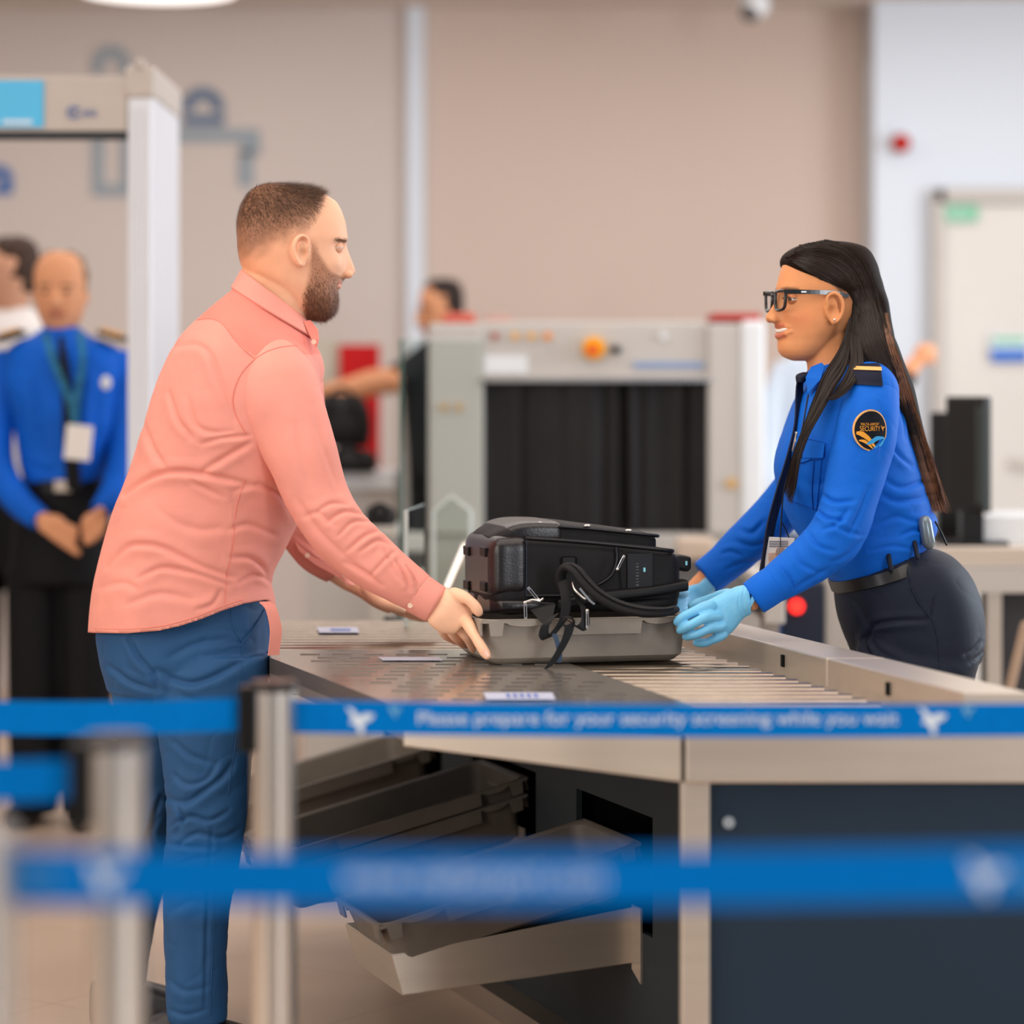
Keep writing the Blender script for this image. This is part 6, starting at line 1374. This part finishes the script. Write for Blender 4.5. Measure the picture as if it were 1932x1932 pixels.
g = bloft([(-.003, .03, BD-.03, -.001, .036), (.01, .008, BD-.008, -.002, .040), (.05, .0, BD, -.002, .040), (.16, .006, BD, .0, .036), (.30, .01, BD-.01, .0, .034), (.352, .03, BD-.03, .006, .030)], ex=4)
fuse('back_panel', g, .003, M_fab, bp_, sm=3, fn=dents(.003, 20))
g = bloft([(-.008, .03, BD-.03, .040, .122), (-.003, .010, BD-.010, .034, .138), (.008, -.001, BD+.001, .032, .149), (.03, -.0028, BD+.002, .032, .1515), (.057, -.0028, BD+.002, .032, .1515), (.059, .01, BD-.01, .04, .14)])
le = fuse('leather_end', g, .0028, M_lea, bp_, sm=2)
g = bloft([(-.004, .03, BD-.03, .0, .034), (.008, .004, BD-.004, -.001, .036), (.03, -.003, BD+.002, -.001, .036), (.09, -.002, BD, -.001, .034), (.135, .004, BD, .0, .028), (.14, .01, BD-.02, .004, .02)], ex=4)
fuse('leather_base_corner', g, .0028, M_lea, bp_, sm=3)
# top pocket layer
g = bloft([(.002, .05, BD-.03, .125, .146), (.02, .030, BD-.02, .125, .160), (.045, .018, BD-.014, .125, .172), (.075, .014, BD-.012, .125, .1765), (.14, .014, BD-.012, .12, .174), (.24, .016, BD-.012, .11, .162), (.305, .018, BD-.014, .11, .153), (.325, .03, BD-.03, .11, .146)], ex=5)
tp = fuse('front_pocket', g, .003, M_fab, bp_, sm=2, fn=dents(.0025))
g = bloft([(.028, .026, BD-.02, .13, .166), (.045, .0165, BD-.014, .13, .1735), (.075, .0125, BD-.012, .13, .178), (.128, .0125, BD-.012, .13, .1762), (.130, .02, BD-.02, .13, .17)], ex=5)
fuse('leather_cap', g, .003, M_lea, bp_, sm=1)
# zippers: two tapes along the near side
def zipline(pts, r=.0035, name='zip_tape'):
    P = smoothpts([B(*p) for p in pts], 6); z = G().tube(P, r, 8).build(name, M_zip, bp_, smooth=True)
    g = G().tube([q+E2*-(r*.8)+EZ*.0006 for q in P], .0012, 6).build('zip_teeth', mat('zip_teeth', (44, 44, 50), .3, .4, noise_s=300, noise_amt=.3), z, smooth=True); return z
zipline([(.06, -.004, .146), (.15, -.004, .139), (.25, -.004, .129), (.33, -.002, .120), (.352, .012, .117)], .0042)
zipline([(.13, .012, .166), (.20, .012, .160), (.27, .013, .152), (.315, .018, .147), (.33, .035, .145)], .0036)
zipline([(.06, -.003, .037), (.14, -.003, .036), (.22, -.003, .034)], .0032)
zipline([(.235, -.003, .128), (.236, -.005, .10), (.224, -.005, .072), (.20, -.004, .056)], .003)
g = G(); 
for k in range(26): g.box(B(.059, -.0045, .036+k*.0043), (.0007, .0007, .0013))
g.build('stitching', M_seam, bp_)['kind'] = 'stuff'
# rubber feet on the leather end
for y, z in ((.06, .118), (.20, .112), (.06, .052), (.20, .045)):
    Mx = Matrix((E1, E2, EZ)).transposed(); G().box(B(-.008, y, z), (.004, .022, .009), Mx, bevel=.002).build('rubber_foot', M_black, bp_)
# leather label with tiny light tab, side badge
G().box(B(.283, -.002, .078), (.026, .002, .036), Matrix((E1, E2, EZ)).transposed(), bevel=.002).build('leather_label', mat('label_leather', (30, 30, 34), .5, noise_s=30, noise_amt=.1), bp_)
lt = G(); Mq = Matrix((E1, E2, EZ)).transposed()
for k in range(8): lt.box(B(.277, -.0042, .054+k*.0058), (.0030, .0004, .0009 if k % 3 else .0016), Mq)
lt.build('embossed_marks', mat('embossed_black', (52, 50, 56), .4, noise_s=90, noise_amt=.1), bp_)['kind'] = 'stuff'
G().box(B(.291, -.0045, .083), (.002, .0006, .004), Matrix((E1, E2, EZ)).transposed()).build('blue_tab', mat('cyan_tab', (130, 205, 222), .4, noise_s=90, noise_amt=.05), bp_)
G().box(B(.142, -.004, .098), (.015, .002, .012), Matrix((E1, E2, EZ)).transposed(), bevel=.004).build('rubber_badge', M_black, bp_)
g = bloft([(.358, .03, .09, .084, .104), (.372, .032, .088, .078, .108), (.390, .034, .086, .074, .106), (.397, .036, .084, .078, .104)], ex=5); hd = g.build('end_handle', M_black, bp_, smooth='auto')
G().box(B(.386, .031, .092), (.002, .0006, .004), Mq).build('blue_tab', MATS['cyan_tab'], hd)
# seams on the right part
G().tube(smoothpts([B(.232, -.0035, .132), B(.238, -.004, .120), B(.246, -.0045, .04)], 5), .0011, 6).build('piping', M_zip, bp_)
g = bloft([(.12, -.012, .05, .006, .030), (.2, -.016, .05, .020, .044), (.30, -.016, .05, .030, .052), (.378, -.008, .05, .040, .062)], ex=4); g.build('padded_edge', M_zip, bp_, smooth='auto')
g = bloft([(.255, -.010, .12, -.002, .028), (.32, -.006, .14, .0, .034), (.36, .01, .16, .006, .036), (.368, .04, .14, .012, .03)], ex=3); g.build('mesh_padding', M_fab, bp_, smooth='auto')
def bst(pts, w_, th, name, m, par=None, wd=(0, 0, 1)):
    P = smoothpts([W(*p) for p in pts], 6); return G().strip(P, Vector(wd).normalized()*w_, th).build(name, m, par or bp_, smooth='auto')
# padded shoulder strap
sp = smoothpts([W(1062, 1110, 5.165), W(1058, 1085, 5.16), W(1068, 1070, 5.15), W(1086, 1076, 5.135), W(1106, 1100, 5.125), W(1132, 1124, 5.12), W(1170, 1144, 5.12), W(1215, 1154, 5.125), W(1256, 1154, 5.15), W(1276, 1148, 5.20)], 5)
g = G(); n_ = len(sp); g.tube(sp, [.0125+.003*math.sin(i/n_*3.1)-.005*max(0, i/n_-.75)*4 for i in range(n_)], 16, flat=.62)
st_p = fuse('shoulder_strap', g, .0025, M_fab, bp_, sm=2)
g = G().tube([q+Vector((.002, -.011, .006)) for q in sp[4:-2]], .0018, 6).build('strap_piping', M_zip, st_p, smooth=True)
bst([(1094, 1110, 5.118), (1112, 1132, 5.110), (1122, 1140, 5.108)], .004, .002, 'reflective_trim', mat('silver_trim', (120, 124, 132), .4, .3, noise_s=60, noise_amt=.1), st_p, (1, 0, 1))
# webbing straps hanging out of the tray
bst([(1062, 1095, 5.15), (1068, 1130, 5.135), (1064, 1165, 5.125), (1048, 1190, 5.12), (1034, 1204, 5.115), (1026, 1196, 5.112), (1030, 1178, 5.115), (1046, 1160, 5.125)], .020, .002, 'webbing_strap', M_zip, None, (.85, .1, .35))
bst([(1078, 1100, 5.14), (1088, 1125, 5.12), (1102, 1150, 5.11), (1104, 1175, 5.105), (1092, 1186, 5.102), (1078, 1174, 5.104), (1066, 1168, 5.108)], .018, .002, 'webbing_strap', M_zip, None, (.8, .1, -.5))
bst([(1076, 1176, 5.10), (1070, 1200, 5.095), (1056, 1228, 5.09), (1040, 1252, 5.085), (1031, 1262, 5.083)], .022, .002, 'webbing_tail', M_zip, None, (.85, .1, .42))
bst([(1046, 1196, 5.10), (1052, 1214, 5.094), (1056, 1236, 5.09), (1055, 1250, 5.088)], .009, .002, 'webbing_tail', M_seam, None, (1, .1, .1))
g = G(); P = [W(1030, 1138, 5.14), W(1062, 1150, 5.13), W(1045, 1176, 5.12), (W(1020, 1166, 5.13))]; 
g = G(); Q = [W(1000, 1150, 5.15), W(1048, 1140, 5.14), W(1040, 1176, 5.115), W(1026, 1180, 5.115)]; g.add(Q+[q+Vector((0, .003, 0)) for q in Q], [(0, 1, 2, 3), (7, 6, 5, 4), (0, 4, 5, 1), (3, 2, 6, 7), (0, 3, 7, 4), (1, 5, 6, 2)]).build('strap_anchor', M_fab, bp_)
g = G().tube(smoothpts([W(1062, 1172, 5.10), W(1070, 1164, 5.096), W(1082, 1170, 5.096), (W(1076, 1182, 5.1)), W(1064, 1180, 5.1)], 4), .0022, 8).build('buckle', M_black, bp_)
g = G().tube(smoothpts([W(1080, 1098, 5.13), W(1084, 1112, 5.115), W(1098, 1126, 5.11), W(1104, 1130, 5.108)], 4), .002, 8).build('strap_ring', M_met, bp_, smooth=True)
# zipper pulls
def pull(a, b, D, name='zipper_pull', wd=.006):
    A, B_ = W(a[0], a[1], D), W(b[0], b[1], D); d = (B_-A).normalized(); s = d.cross(Vector((0, 1, 0))).normalized()
    g = G(); Mx = Matrix((s, Vector((0, 1, 0)), d)).transposed(); g.box((A+B_)/2, (wd/2, .0014, (B_-A).length/2), Mx, bevel=.0008); p = g.build(name, M_met, bp_)
    G().box((A+B_)/2+Vector((0, -.0016, 0)), (wd*.22, .0004, (B_-A).length*.32), Mx).build('pull_slot', M_zip, p); G().sphere(A, wd*.62, n=8, sc=(1.1, .7, .9)).build('slider', M_met, p, smooth=True); return p
pull((1016, 1132), (996, 1108), 5.155); pull((991, 1137), (992, 1170), 5.145); pull((1108, 1152), (1108, 1186), 5.098, wd=.005)
G().tube([W(992, 1136, 5.15), W(1004, 1132, 5.15), W(1018, 1134, 5.152), W(1024, 1130, 5.155)], .0028, 8).build('zipper_chain', M_met, bp_, smooth=True)
pull((1165, 1074), (1178, 1048), 5.185, wd=.005)
for px, py in ((1108, 992), (1186, 1001), (1018, 987)):
    c = W(px, py, 5.24); G().sphere(c, .0045, n=8, sc=(1.6, 1, .7)).build('zipper_slider', M_met, bp_, smooth=True)

# ---------------- people in the background ----------------
M_bskin = mat('background_skin', (216, 152, 112), .55, noise_s=20, noise_amt=.05)
M_bshirt = mat('guard_blue_cotton', (0, 90, 196), .7, noise_s=10, noise_amt=.08)
M_btr = mat('black_trouser_cloth', (13, 13, 16), .7, noise_s=10, noise_amt=.1)
M_bhair = mat('background_hair', (66, 48, 38), .6, noise_s=60, noise_amt=.2)
def fl(D, rows, sub=4, ex=2.3, n=32):
    """rows: (y, x0, x1, half depth[, D offset])"""
    return G().loft([px_sec((r[1], r[0]), (r[2], r[0]), D+(r[4] if len(r) > 4 else 0), r[3]) for r in rows], n=n, sub=sub, ex=ex)
def headf(D, cx, y0, y1, hw, name_par, skin, hairm, face=0, hair_to=.38, hair_side=True, extra=None, vox=.0055):
    """simple complete head: skull, nose, ears, brows, eyes, mouth; face = -1 left, 0 camera, 1 right"""
    H = y1-y0; k = D/F
    R = [(y0+H*a, cx-hw*b, cx+hw*b, hw*k*c) for a, b, c in ((0, .3, .35), (.04, .62, .7), (.14, .88, .98), (.3, 1, 1.15), (.5, .98, 1.12), (.65, .92, 1.02), (.8, .78, .9), (.93, .5, .7), (1, .2, .4))]
    g = fl(D, R); fd = Vector((0, -1, 0)) if face == 0 else Vector((face*.85, -.5, 0)).normalized(); sd = Vector((0, 0, 1)).cross(fd)
    c = W(cx, y0+H*.5, D); r_ = hw*k; fr = r_*1.17
    g.sphere(c+fd*fr-Vector((0, 0, H*k*.1)), r_*.2, n=8, sc=(1, 1, 1.6)); g.tube([c+fd*fr*.95+Vector((0, 0, H*k*.03)), c+fd*(fr+.012)-Vector((0, 0, H*k*.12))], r_*.11, 8)
    for s in (-1, 1): g.sphere(c+sd*s*r_*1.0-fd*.01-Vector((0, 0, H*k*.03)), r_*.2, n=8, sc=(.5, .5, 1.4) if face == 0 else (.6, .6, 1.4))
    o = fuse('head_and_neck', g.add(*(lambda q: (q.v, q.f))(fl(D, [(y0+H*.72, cx-hw*.55, cx+hw*.55, hw*k*.6), (y0+H*1.12, cx-hw*.62, cx+hw*.62, hw*k*.62), (y0+H*1.3, cx-hw*.9, cx+hw*.9, hw*k*.7)]))).add(*((extra.v, extra.f) if extra else ([], []))), vox, skin, name_par, sm=3)
    o.name = 'body'
    g = G()
    for s in (-1, 1): g.tube([c+fd*fr*.97+sd*s*r_*.22+Vector((0, 0, H*k*.09)), c+fd*fr*.84+sd*s*r_*.62+Vector((0, 0, H*k*.09))], r_*.05, 6)
    g.build('eyebrows', hairm, name_par)
    for s in (-1, 1): G().sphere(c+fd*fr*.885+sd*s*r_*.4+Vector((0, 0, H*k*.015)), r_*.12, n=8, sc=(1, 1, .6)).build('eye', mat('dark_eye', (60, 42, 34), .3, noise_s=40, noise_amt=.1), name_par)
    G().tube([c+fd*fr*.88-sd*r_*.3-Vector((0, 0, H*k*.24)), c+fd*fr*.95-Vector((0, 0, H*k*.25)), c+fd*fr*.88+sd*r_*.3-Vector((0, 0, H*k*.24))], r_*.07, 6).build('mouth', mat('lip_tone', (170, 100, 84), .5, noise_s=40, noise_amt=.05), name_par)
    # hair cap: shifted away from the face
    g = G(); q = c-fd*r_*.18
    g.loft([(q+Vector((0, 0, H*k*a)), Vector((r_*b, 0, 0)), Vector((0, r_*b*1.12, 0))) for a, b in ((.54, .35), (.50, .72), (.40, .97), (.24, 1.07), (.08, 1.06), (-.08, .98), (-.2, .8))] if hair_side else [(q+Vector((0, 0, H*k*a)), Vector((r_*b, 0, 0)), Vector((0, r_*b*1.12, 0))) for a, b in ((.50, .5), (.42, .85), (.24, 1.03), (.08, 1.02), (-.06, .9))], n=32, sub=4)
    fuse('hair', g, .006, hairm, name_par, sm=3, fn=lambda co, no: co+no*np.array([noise.noise(Vector(z)*40)*.006 for z in co])[:, None])
    return o
def arm(D, L_, m, par, name='sleeve', flat=.9): g = G(); px_tube(g, L_, flat=flat, n=24, sub=4); return fuse(name, g, .008, m, par, sm=3)
def simple_hand(pts, palm, D, par, r=.011):
    g = G(); g.sphere(W(*palm[:2], D), palm[2]/F*D, n=10, sc=(1.2, .6, .9))
    for q in pts: g.tube([W(x, y, D-.01) for x, y in q], r, 8)
    return g
# guard with clasped hands
GD = 8.35
gu = empty('person', 'uniformed guard in bright blue shirt and black tie standing with clasped hands', 'person', loc=(W(115, 0, GD).x, GD, 0))
g = G()
for q in ([(84, 975), (115, 988), (142, 1000)], [(80, 986), (112, 1002), (140, 1014)], [(84, 998), (112, 1014), (136, 1026)], [(96, 1008), (122, 1026), (146, 1042)]): g.tube([W(x, y, GD-.27) for x, y in q], .0125, 8)
g.sphere(W(98, 990, GD-.26), .040, n=10, sc=(1.1, .6, .8)); g.sphere(W(176, 992, GD-.24), .042, n=10, sc=(.9, .6, 1.0))
for q in ([(190, 962), (176, 980), (160, 992)], [(196, 985), (178, 1002), (162, 1010)], [(192, 1000), (176, 1016), (164, 1022)]): g.tube([W(x, y, GD-.265) for x, y in q], .0125, 8)
def bcore(g, D, cx, ysh, yh, ya, wsh, wl, arms=()):
    k = D/F; q = fl(D, [(ysh-30, cx-22, cx+22, .045), (ysh, cx-wsh*.8, cx+wsh*.8, .07), ((ysh+yh)/2, cx-wsh*.8, cx+wsh*.8, .09), (yh, cx-wsh*.7, cx+wsh*.7, .09), (yh+40, cx-wsh*.7, cx+wsh*.7, .09)]); g.add(q.v, q.f)
    for s in (-1, 1): px_tube(g, [(cx+s*wl, yh, D, wl*.75), (cx+s*wl, (yh+ya)/2, D, wl*.6), (cx+s*wl, ya-10, D, wl*.4)], n=14)
    for L_ in arms: px_tube(g, L_, n=14)
bcore(g, GD, 115, 665, 960, 1535, 90, 48, [[(26, 680, GD, 14), (4, 780, GD-.01, 14), (-2, 870, GD-.07, 14), (34, 945, GD-.17, 14), (90, 985, GD-.25, 15)], [(212, 680, GD, 14), (232, 780, GD-.01, 14), (232, 870, GD-.07, 14), (212, 935, GD-.16, 14), (180, 985, GD-.24, 15)]])
bo = headf(GD, 114, 474, 636, 49, gu, M_bskin, mat('thin_grey_hair', (128, 100, 78), .6, noise_s=60, noise_amt=.2), 0, hair_side=False, extra=g, vox=.005)
g = fl(GD, [(616, 84, 146, .05), (632, 62, 168, .075), (645, 30, 205, .10), (668, 6, 232, .125), (720, 6, 234, .14), (790, 22, 222, .145), (850, 34, 212, .14), (905, 44, 200, .135), (925, 46, 198, .13)])
sg = fuse('shirt', g, .007, M_bshirt, gu, sm=6, fn=folds([([(60, 700), (70, 780), (66, 850)], 12, .012), ([(190, 700), (180, 790), (190, 860)], 12, .012), ([(60, 880), (90, 890), (110, 885)], 8, .01)], lump=.006, lump_s=8))
arm(GD, [(22, 664, GD, 26), (6, 720, GD, 33), (-6, 800, GD-.02, 33), (-4, 880, GD-.08, 32), (34, 945, GD-.17, 28), (76, 980, GD-.24, 23)], M_bshirt, sg)
arm(GD, [(216, 664, GD, 26), (230, 720, GD, 32), (236, 800, GD-.02, 31), (232, 880, GD-.08, 30), (212, 935, GD-.16, 27), (190, 965, GD-.22, 23)], M_bshirt, sg)
G().strip(smoothpts([W(114, 634, GD-.10), W(120, 680, GD-.150), W(128, 760, GD-.158), W(134, 850, GD-.158), W(140, 925, GD-.152)], 5), [Vector((.014+.030*min(i/14, 1), 0, 0)) for i in range(21)], .004).build('tie', M_btr, gu)
G().strip(smoothpts([W(86, 630, GD-.085), W(104, 690, GD-.158), (W(128, 745, GD-.166)), W(144, 800, GD-.168)], 5), Vector((.02, 0, .008)), .003).build('lanyard', mat('teal_lanyard', (30, 104, 140), .5, noise_s=40, noise_amt=.4), gu)
G().strip(smoothpts([W(150, 626, GD-.085), W(156, 680, GD-.155), (W(146, 745, GD-.166)), W(140, 800, GD-.168)], 5), Vector((.02, 0, -.006)), .003).build('lanyard', MATS['teal_lanyard'], gu)
e = empty('id_badge', 'white identity badge hanging on the lanyard of the standing guard', 'badge', loc=W(148, 866, GD-.175)); G().box(W(148, 835, GD-.175), (.039, .002, .052), Matrix.Rotation(.1, 3, 'Y'), bevel=.002).build('card', mat('card_white', (236, 230, 224), .4, noise_s=20, noise_amt=.02), e)
for q in (W(200, 722, GD-.14),): G().sphere(q, .016, n=10, sc=(1, .3, 1.3)).build('shirt_pin', M_machw, gu)
for x0, s in ((212, 1), (20, -1)):
    ep_ = G().box(W(x0, 634, GD-.03), (.040, .055, .008), Matrix.Rotation(.30*s, 3, 'Y'), bevel=.003).build('epaulette', M_btr, gu)
    for k in (-.018, .004, .022): G().box(W(x0, 632, GD-.03)+Vector((k, -.006, .008-k*.3*s)), (.006, .055, .005), Matrix.Rotation(.3*s, 3, 'Y')).build('gold_stripe', M_gold, ep_)
g = fl(GD, [(900, 42, 202, .125), (960, 30, 208, .135), (1040, 22, 212, .14), (1100, 18, 212, .135)])
for a, b in ((12, 118), (112, 214)):
    q = fl(GD, [(1070, a, b, .10), (1200, a+2, b, .095), (1320, a+4, b-2, .09), (1420, a+7, b-6, .085), (1530, a+12, b-10, .08)]); g.add(q.v, q.f)
fuse('trousers', g, .008, M_btr, gu, sm=4)
V = []; n = 40
for k in range(n):
    t = 2*math.pi*k/n
    for y, hb in ((905, .140), (928, .142)): p_ = W(122, y, GD); V.append(p_+Vector((math.cos(t)*.132, math.sin(t)*hb, 0)))
bl = G().add(V, [(2*k, 2*k+1, (2*k+3) % (2*n), (2*k+2) % (2*n)) for k in range(n)]).build('belt', M_black, gu); G().box(W(118, 917, GD-.15), (.025, .004, .018), bevel=.002).build('buckle', M_steel_d, bl)
def fshoe(px, D, par, dx=0): 
    x = W(px, 0, D).x; g = G().loft([(Vector((x, D+.06, .045)), Vector((.036, 0, 0)), Vector((0, 0, .045))), (Vector((x, D-.03, .05)), Vector((.042, 0, 0)), Vector((0, 0, .045))), (Vector((x+dx, D-.13, .032)), Vector((.046, 0, 0)), Vector((0, 0, .03))), (Vector((x+dx, D-.2, .022)), Vector((.03, 0, 0)), Vector((0, 0, .018)))], n=20, sub=4)
    return fuse('shoe', g, .007, M_black, par, sm=3)
fshoe(62, GD, gu, -.02); fshoe(165, GD, gu, .02)
# young man in a white shirt at the very left
YD = 9.1
ym = empty('person', 'dark-haired young man in white shirt, half hidden at the left edge', 'person', loc=(W(10, 0, YD).x, YD, 0))
g = G(); bcore(g, YD, 14, 660, 960, 1470, 90, 46)
headf(YD, 18, 452, 598, 46, ym, mat('background_skin_pale', (214, 160, 130), .55, noise_s=20, noise_amt=.05), M_bhair, -1, extra=g)
g = fl(YD, [(580, -16, 60, .05), (598, -35, 76, .075), (625, -75, 105, .11), (700, -95, 125, .13), (850, -80, 110, .13), (960, -75, 105, .13)])
fuse('shirt', g, .009, mat('white_cotton', (232, 226, 222), .7, noise_s=10, noise_amt=.04), ym, sm=5)
g = fl(YD, [(920, -80, 108, .13), (1020, -88, 112, .135), (1080, -88, 112, .13)])
for a, b in ((-88, 8), (14, 110)): q = fl(YD, [(1050, a, b, .1), (1250, a+8, b-8, .085), (1455, a+18, b-18, .07)]); g.add(q.v, q.f)
fuse('trousers', g, .009, M_btr, ym, sm=3); fshoe(-40, YD, ym); fshoe(62, YD, ym)
# man behind the scanner reaching left
RD = 10.45
rm = empty('person', 'dark-haired man in black t-shirt behind the scanner, arm stretched to the left', 'person', loc=(W(810, 0, RD).x, RD, 0))
g = G(); px_tube(g, [(750, 718, RD-.12, 24), (705, 722, RD-.16, 25), (655, 736, RD-.2, 22), (612, 742, RD-.22, 18)], n=20); g.sphere(W(596, 742, RD-.22), .04, n=10, sc=(1.2, .6, .7))
for k in range(4): g.tube([W(590, 730+k*7, RD-.22), W(566, 732+k*8, RD-.22)], .011, 8)
px_tube(g, [(800, 700, RD-.03, 20), (765, 710, RD-.1, 20), (740, 718, RD-.125, 20)], n=14); bcore(g, RD, 829, 690, 990, 1360, 52, 30)
bo = headf(RD, 829, 531, 652, 38, rm, M_bskin, mat('near_black_hair', (40, 28, 24), .6, noise_s=60, noise_amt=.2), -1, extra=g)
g = fl(RD, [(640, 806, 856, .05), (654, 786, 880, .08), (680, 762, 900, .11), (740, 758, 902, .12), (860, 768, 892, .12), (1000, 770, 890, .12)])
s1 = fuse('shirt', g, .009, mat('black_tshirt', (22, 22, 25), .75, noise_s=10, noise_amt=.1), rm, sm=4); arm(RD, [(790, 690, RD-.04, 30), (768, 706, RD-.09, 30), (742, 716, RD-.12, 28)], MATS['black_tshirt'], s1)
g = fl(RD, [(980, 768, 892, .12), (1080, 766, 894, .12)])
for a, b in ((766, 826), (832, 892)): q = fl(RD, [(1060, a, b, .085), (1220, a+6, b-6, .075), (1350, a+10, b-10, .065)]); g.add(q.v, q.f)
fuse('trousers', g, .009, M_btr, rm, sm=3); fshoe(800, RD, rm); fshoe(862, RD, rm)
# person in a pale shirt behind the officer
PD = 9.6
pm = empty('person', 'person in a pale shirt mostly hidden behind the officer, hand raised', 'person', loc=(W(1600, 0, PD).x, PD, 0))
g = G(); px_tube(g, [(1690, 740, PD-.1, 20), (1712, 704, PD-.1, 17), (1730, 680, PD-.1, 14)], n=16); g.sphere(W(1742, 668, PD-.1), .038, n=10, sc=(.9, .6, 1))
for k in range(4): g.tube([W(1744, 660+k*7, PD-.1), W(1758, 652+k*8, PD-.1), W(1762, 660+k*8, PD-.1)], .010, 8)
px_tube(g, [(1640, 690, PD, 18), (1686, 740, PD-.04, 18), (1692, 776, PD-.08, 16), (1690, 740, PD-.1, 14)], n=14); bcore(g, PD, 1583, 690, 1020, 1415, 90, 50)
bo = headf(PD, 1585, 520, 640, 38, pm, M_bskin, MATS['near_black_hair'], 1, extra=g)
G().cyl(W(1702, 722, PD-.1), W(1712, 702, PD-.1), .040, 20).build('wristwatch', M_black, pm)
g = fl(PD, [(630, 1560, 1612, .05), (646, 1530, 1640, .08), (680, 1480, 1690, .12), (780, 1462, 1700, .13), (900, 1470, 1692, .13), (1030, 1475, 1690, .13)])
s1 = fuse('shirt', g, .009, mat('pale_blue_cotton', (206, 216, 228), .7, noise_s=10, noise_amt=.04), pm, sm=4); arm(PD, [(1672, 690, PD, 28), (1690, 740, PD-.03, 28), (1694, 782, PD-.07, 26), (1690, 745, PD-.10, 22)], MATS['pale_blue_cotton'], s1)
arm(PD, [(1490, 690, PD, 28), (1466, 760, PD-.03, 28), (1452, 850, PD-.05, 24), (1456, 930, PD-.08, 20)], MATS['pale_blue_cotton'], s1)
g = fl(PD, [(1000, 1474, 1690, .13), (1100, 1470, 1694, .13)])
for a, b in ((1472, 1576), (1586, 1692)): q = fl(PD, [(1080, a, b, .09), (1250, a+8, b-8, .08), (1400, a+16, b-16, .07)]); g.add(q.v, q.f)
fuse('trousers', g, .009, mat('blue_jeans', (60, 82, 122), .7, noise_s=10, noise_amt=.08), pm, sm=3); fshoe(1524, PD, pm); fshoe(1638, PD, pm)

# repeats share a group
GR = {'security_tray': 'security trays on and under the steel table', 'barrier_post': 'queue barrier posts', 'barrier_belt': 'queue barrier belts', 'monitor': 'monitors on the back desk',
      'wall_graphic': 'route graphics on the beige wall', 'duffel_bag': 'black bags left of the scanner', 'sticker': 'stickers on the steel table', 'glass_screen': 'clear glass screens beside the conveyor',
      'id_badge': 'identity badges worn by officers', 'folder': 'folders on top of the scanner'}
for o in C.objects:
    if o.parent is None and o.get('label'):
        k = o.name.split('.')[0]
        if k in GR: o['group'] = GR[k]
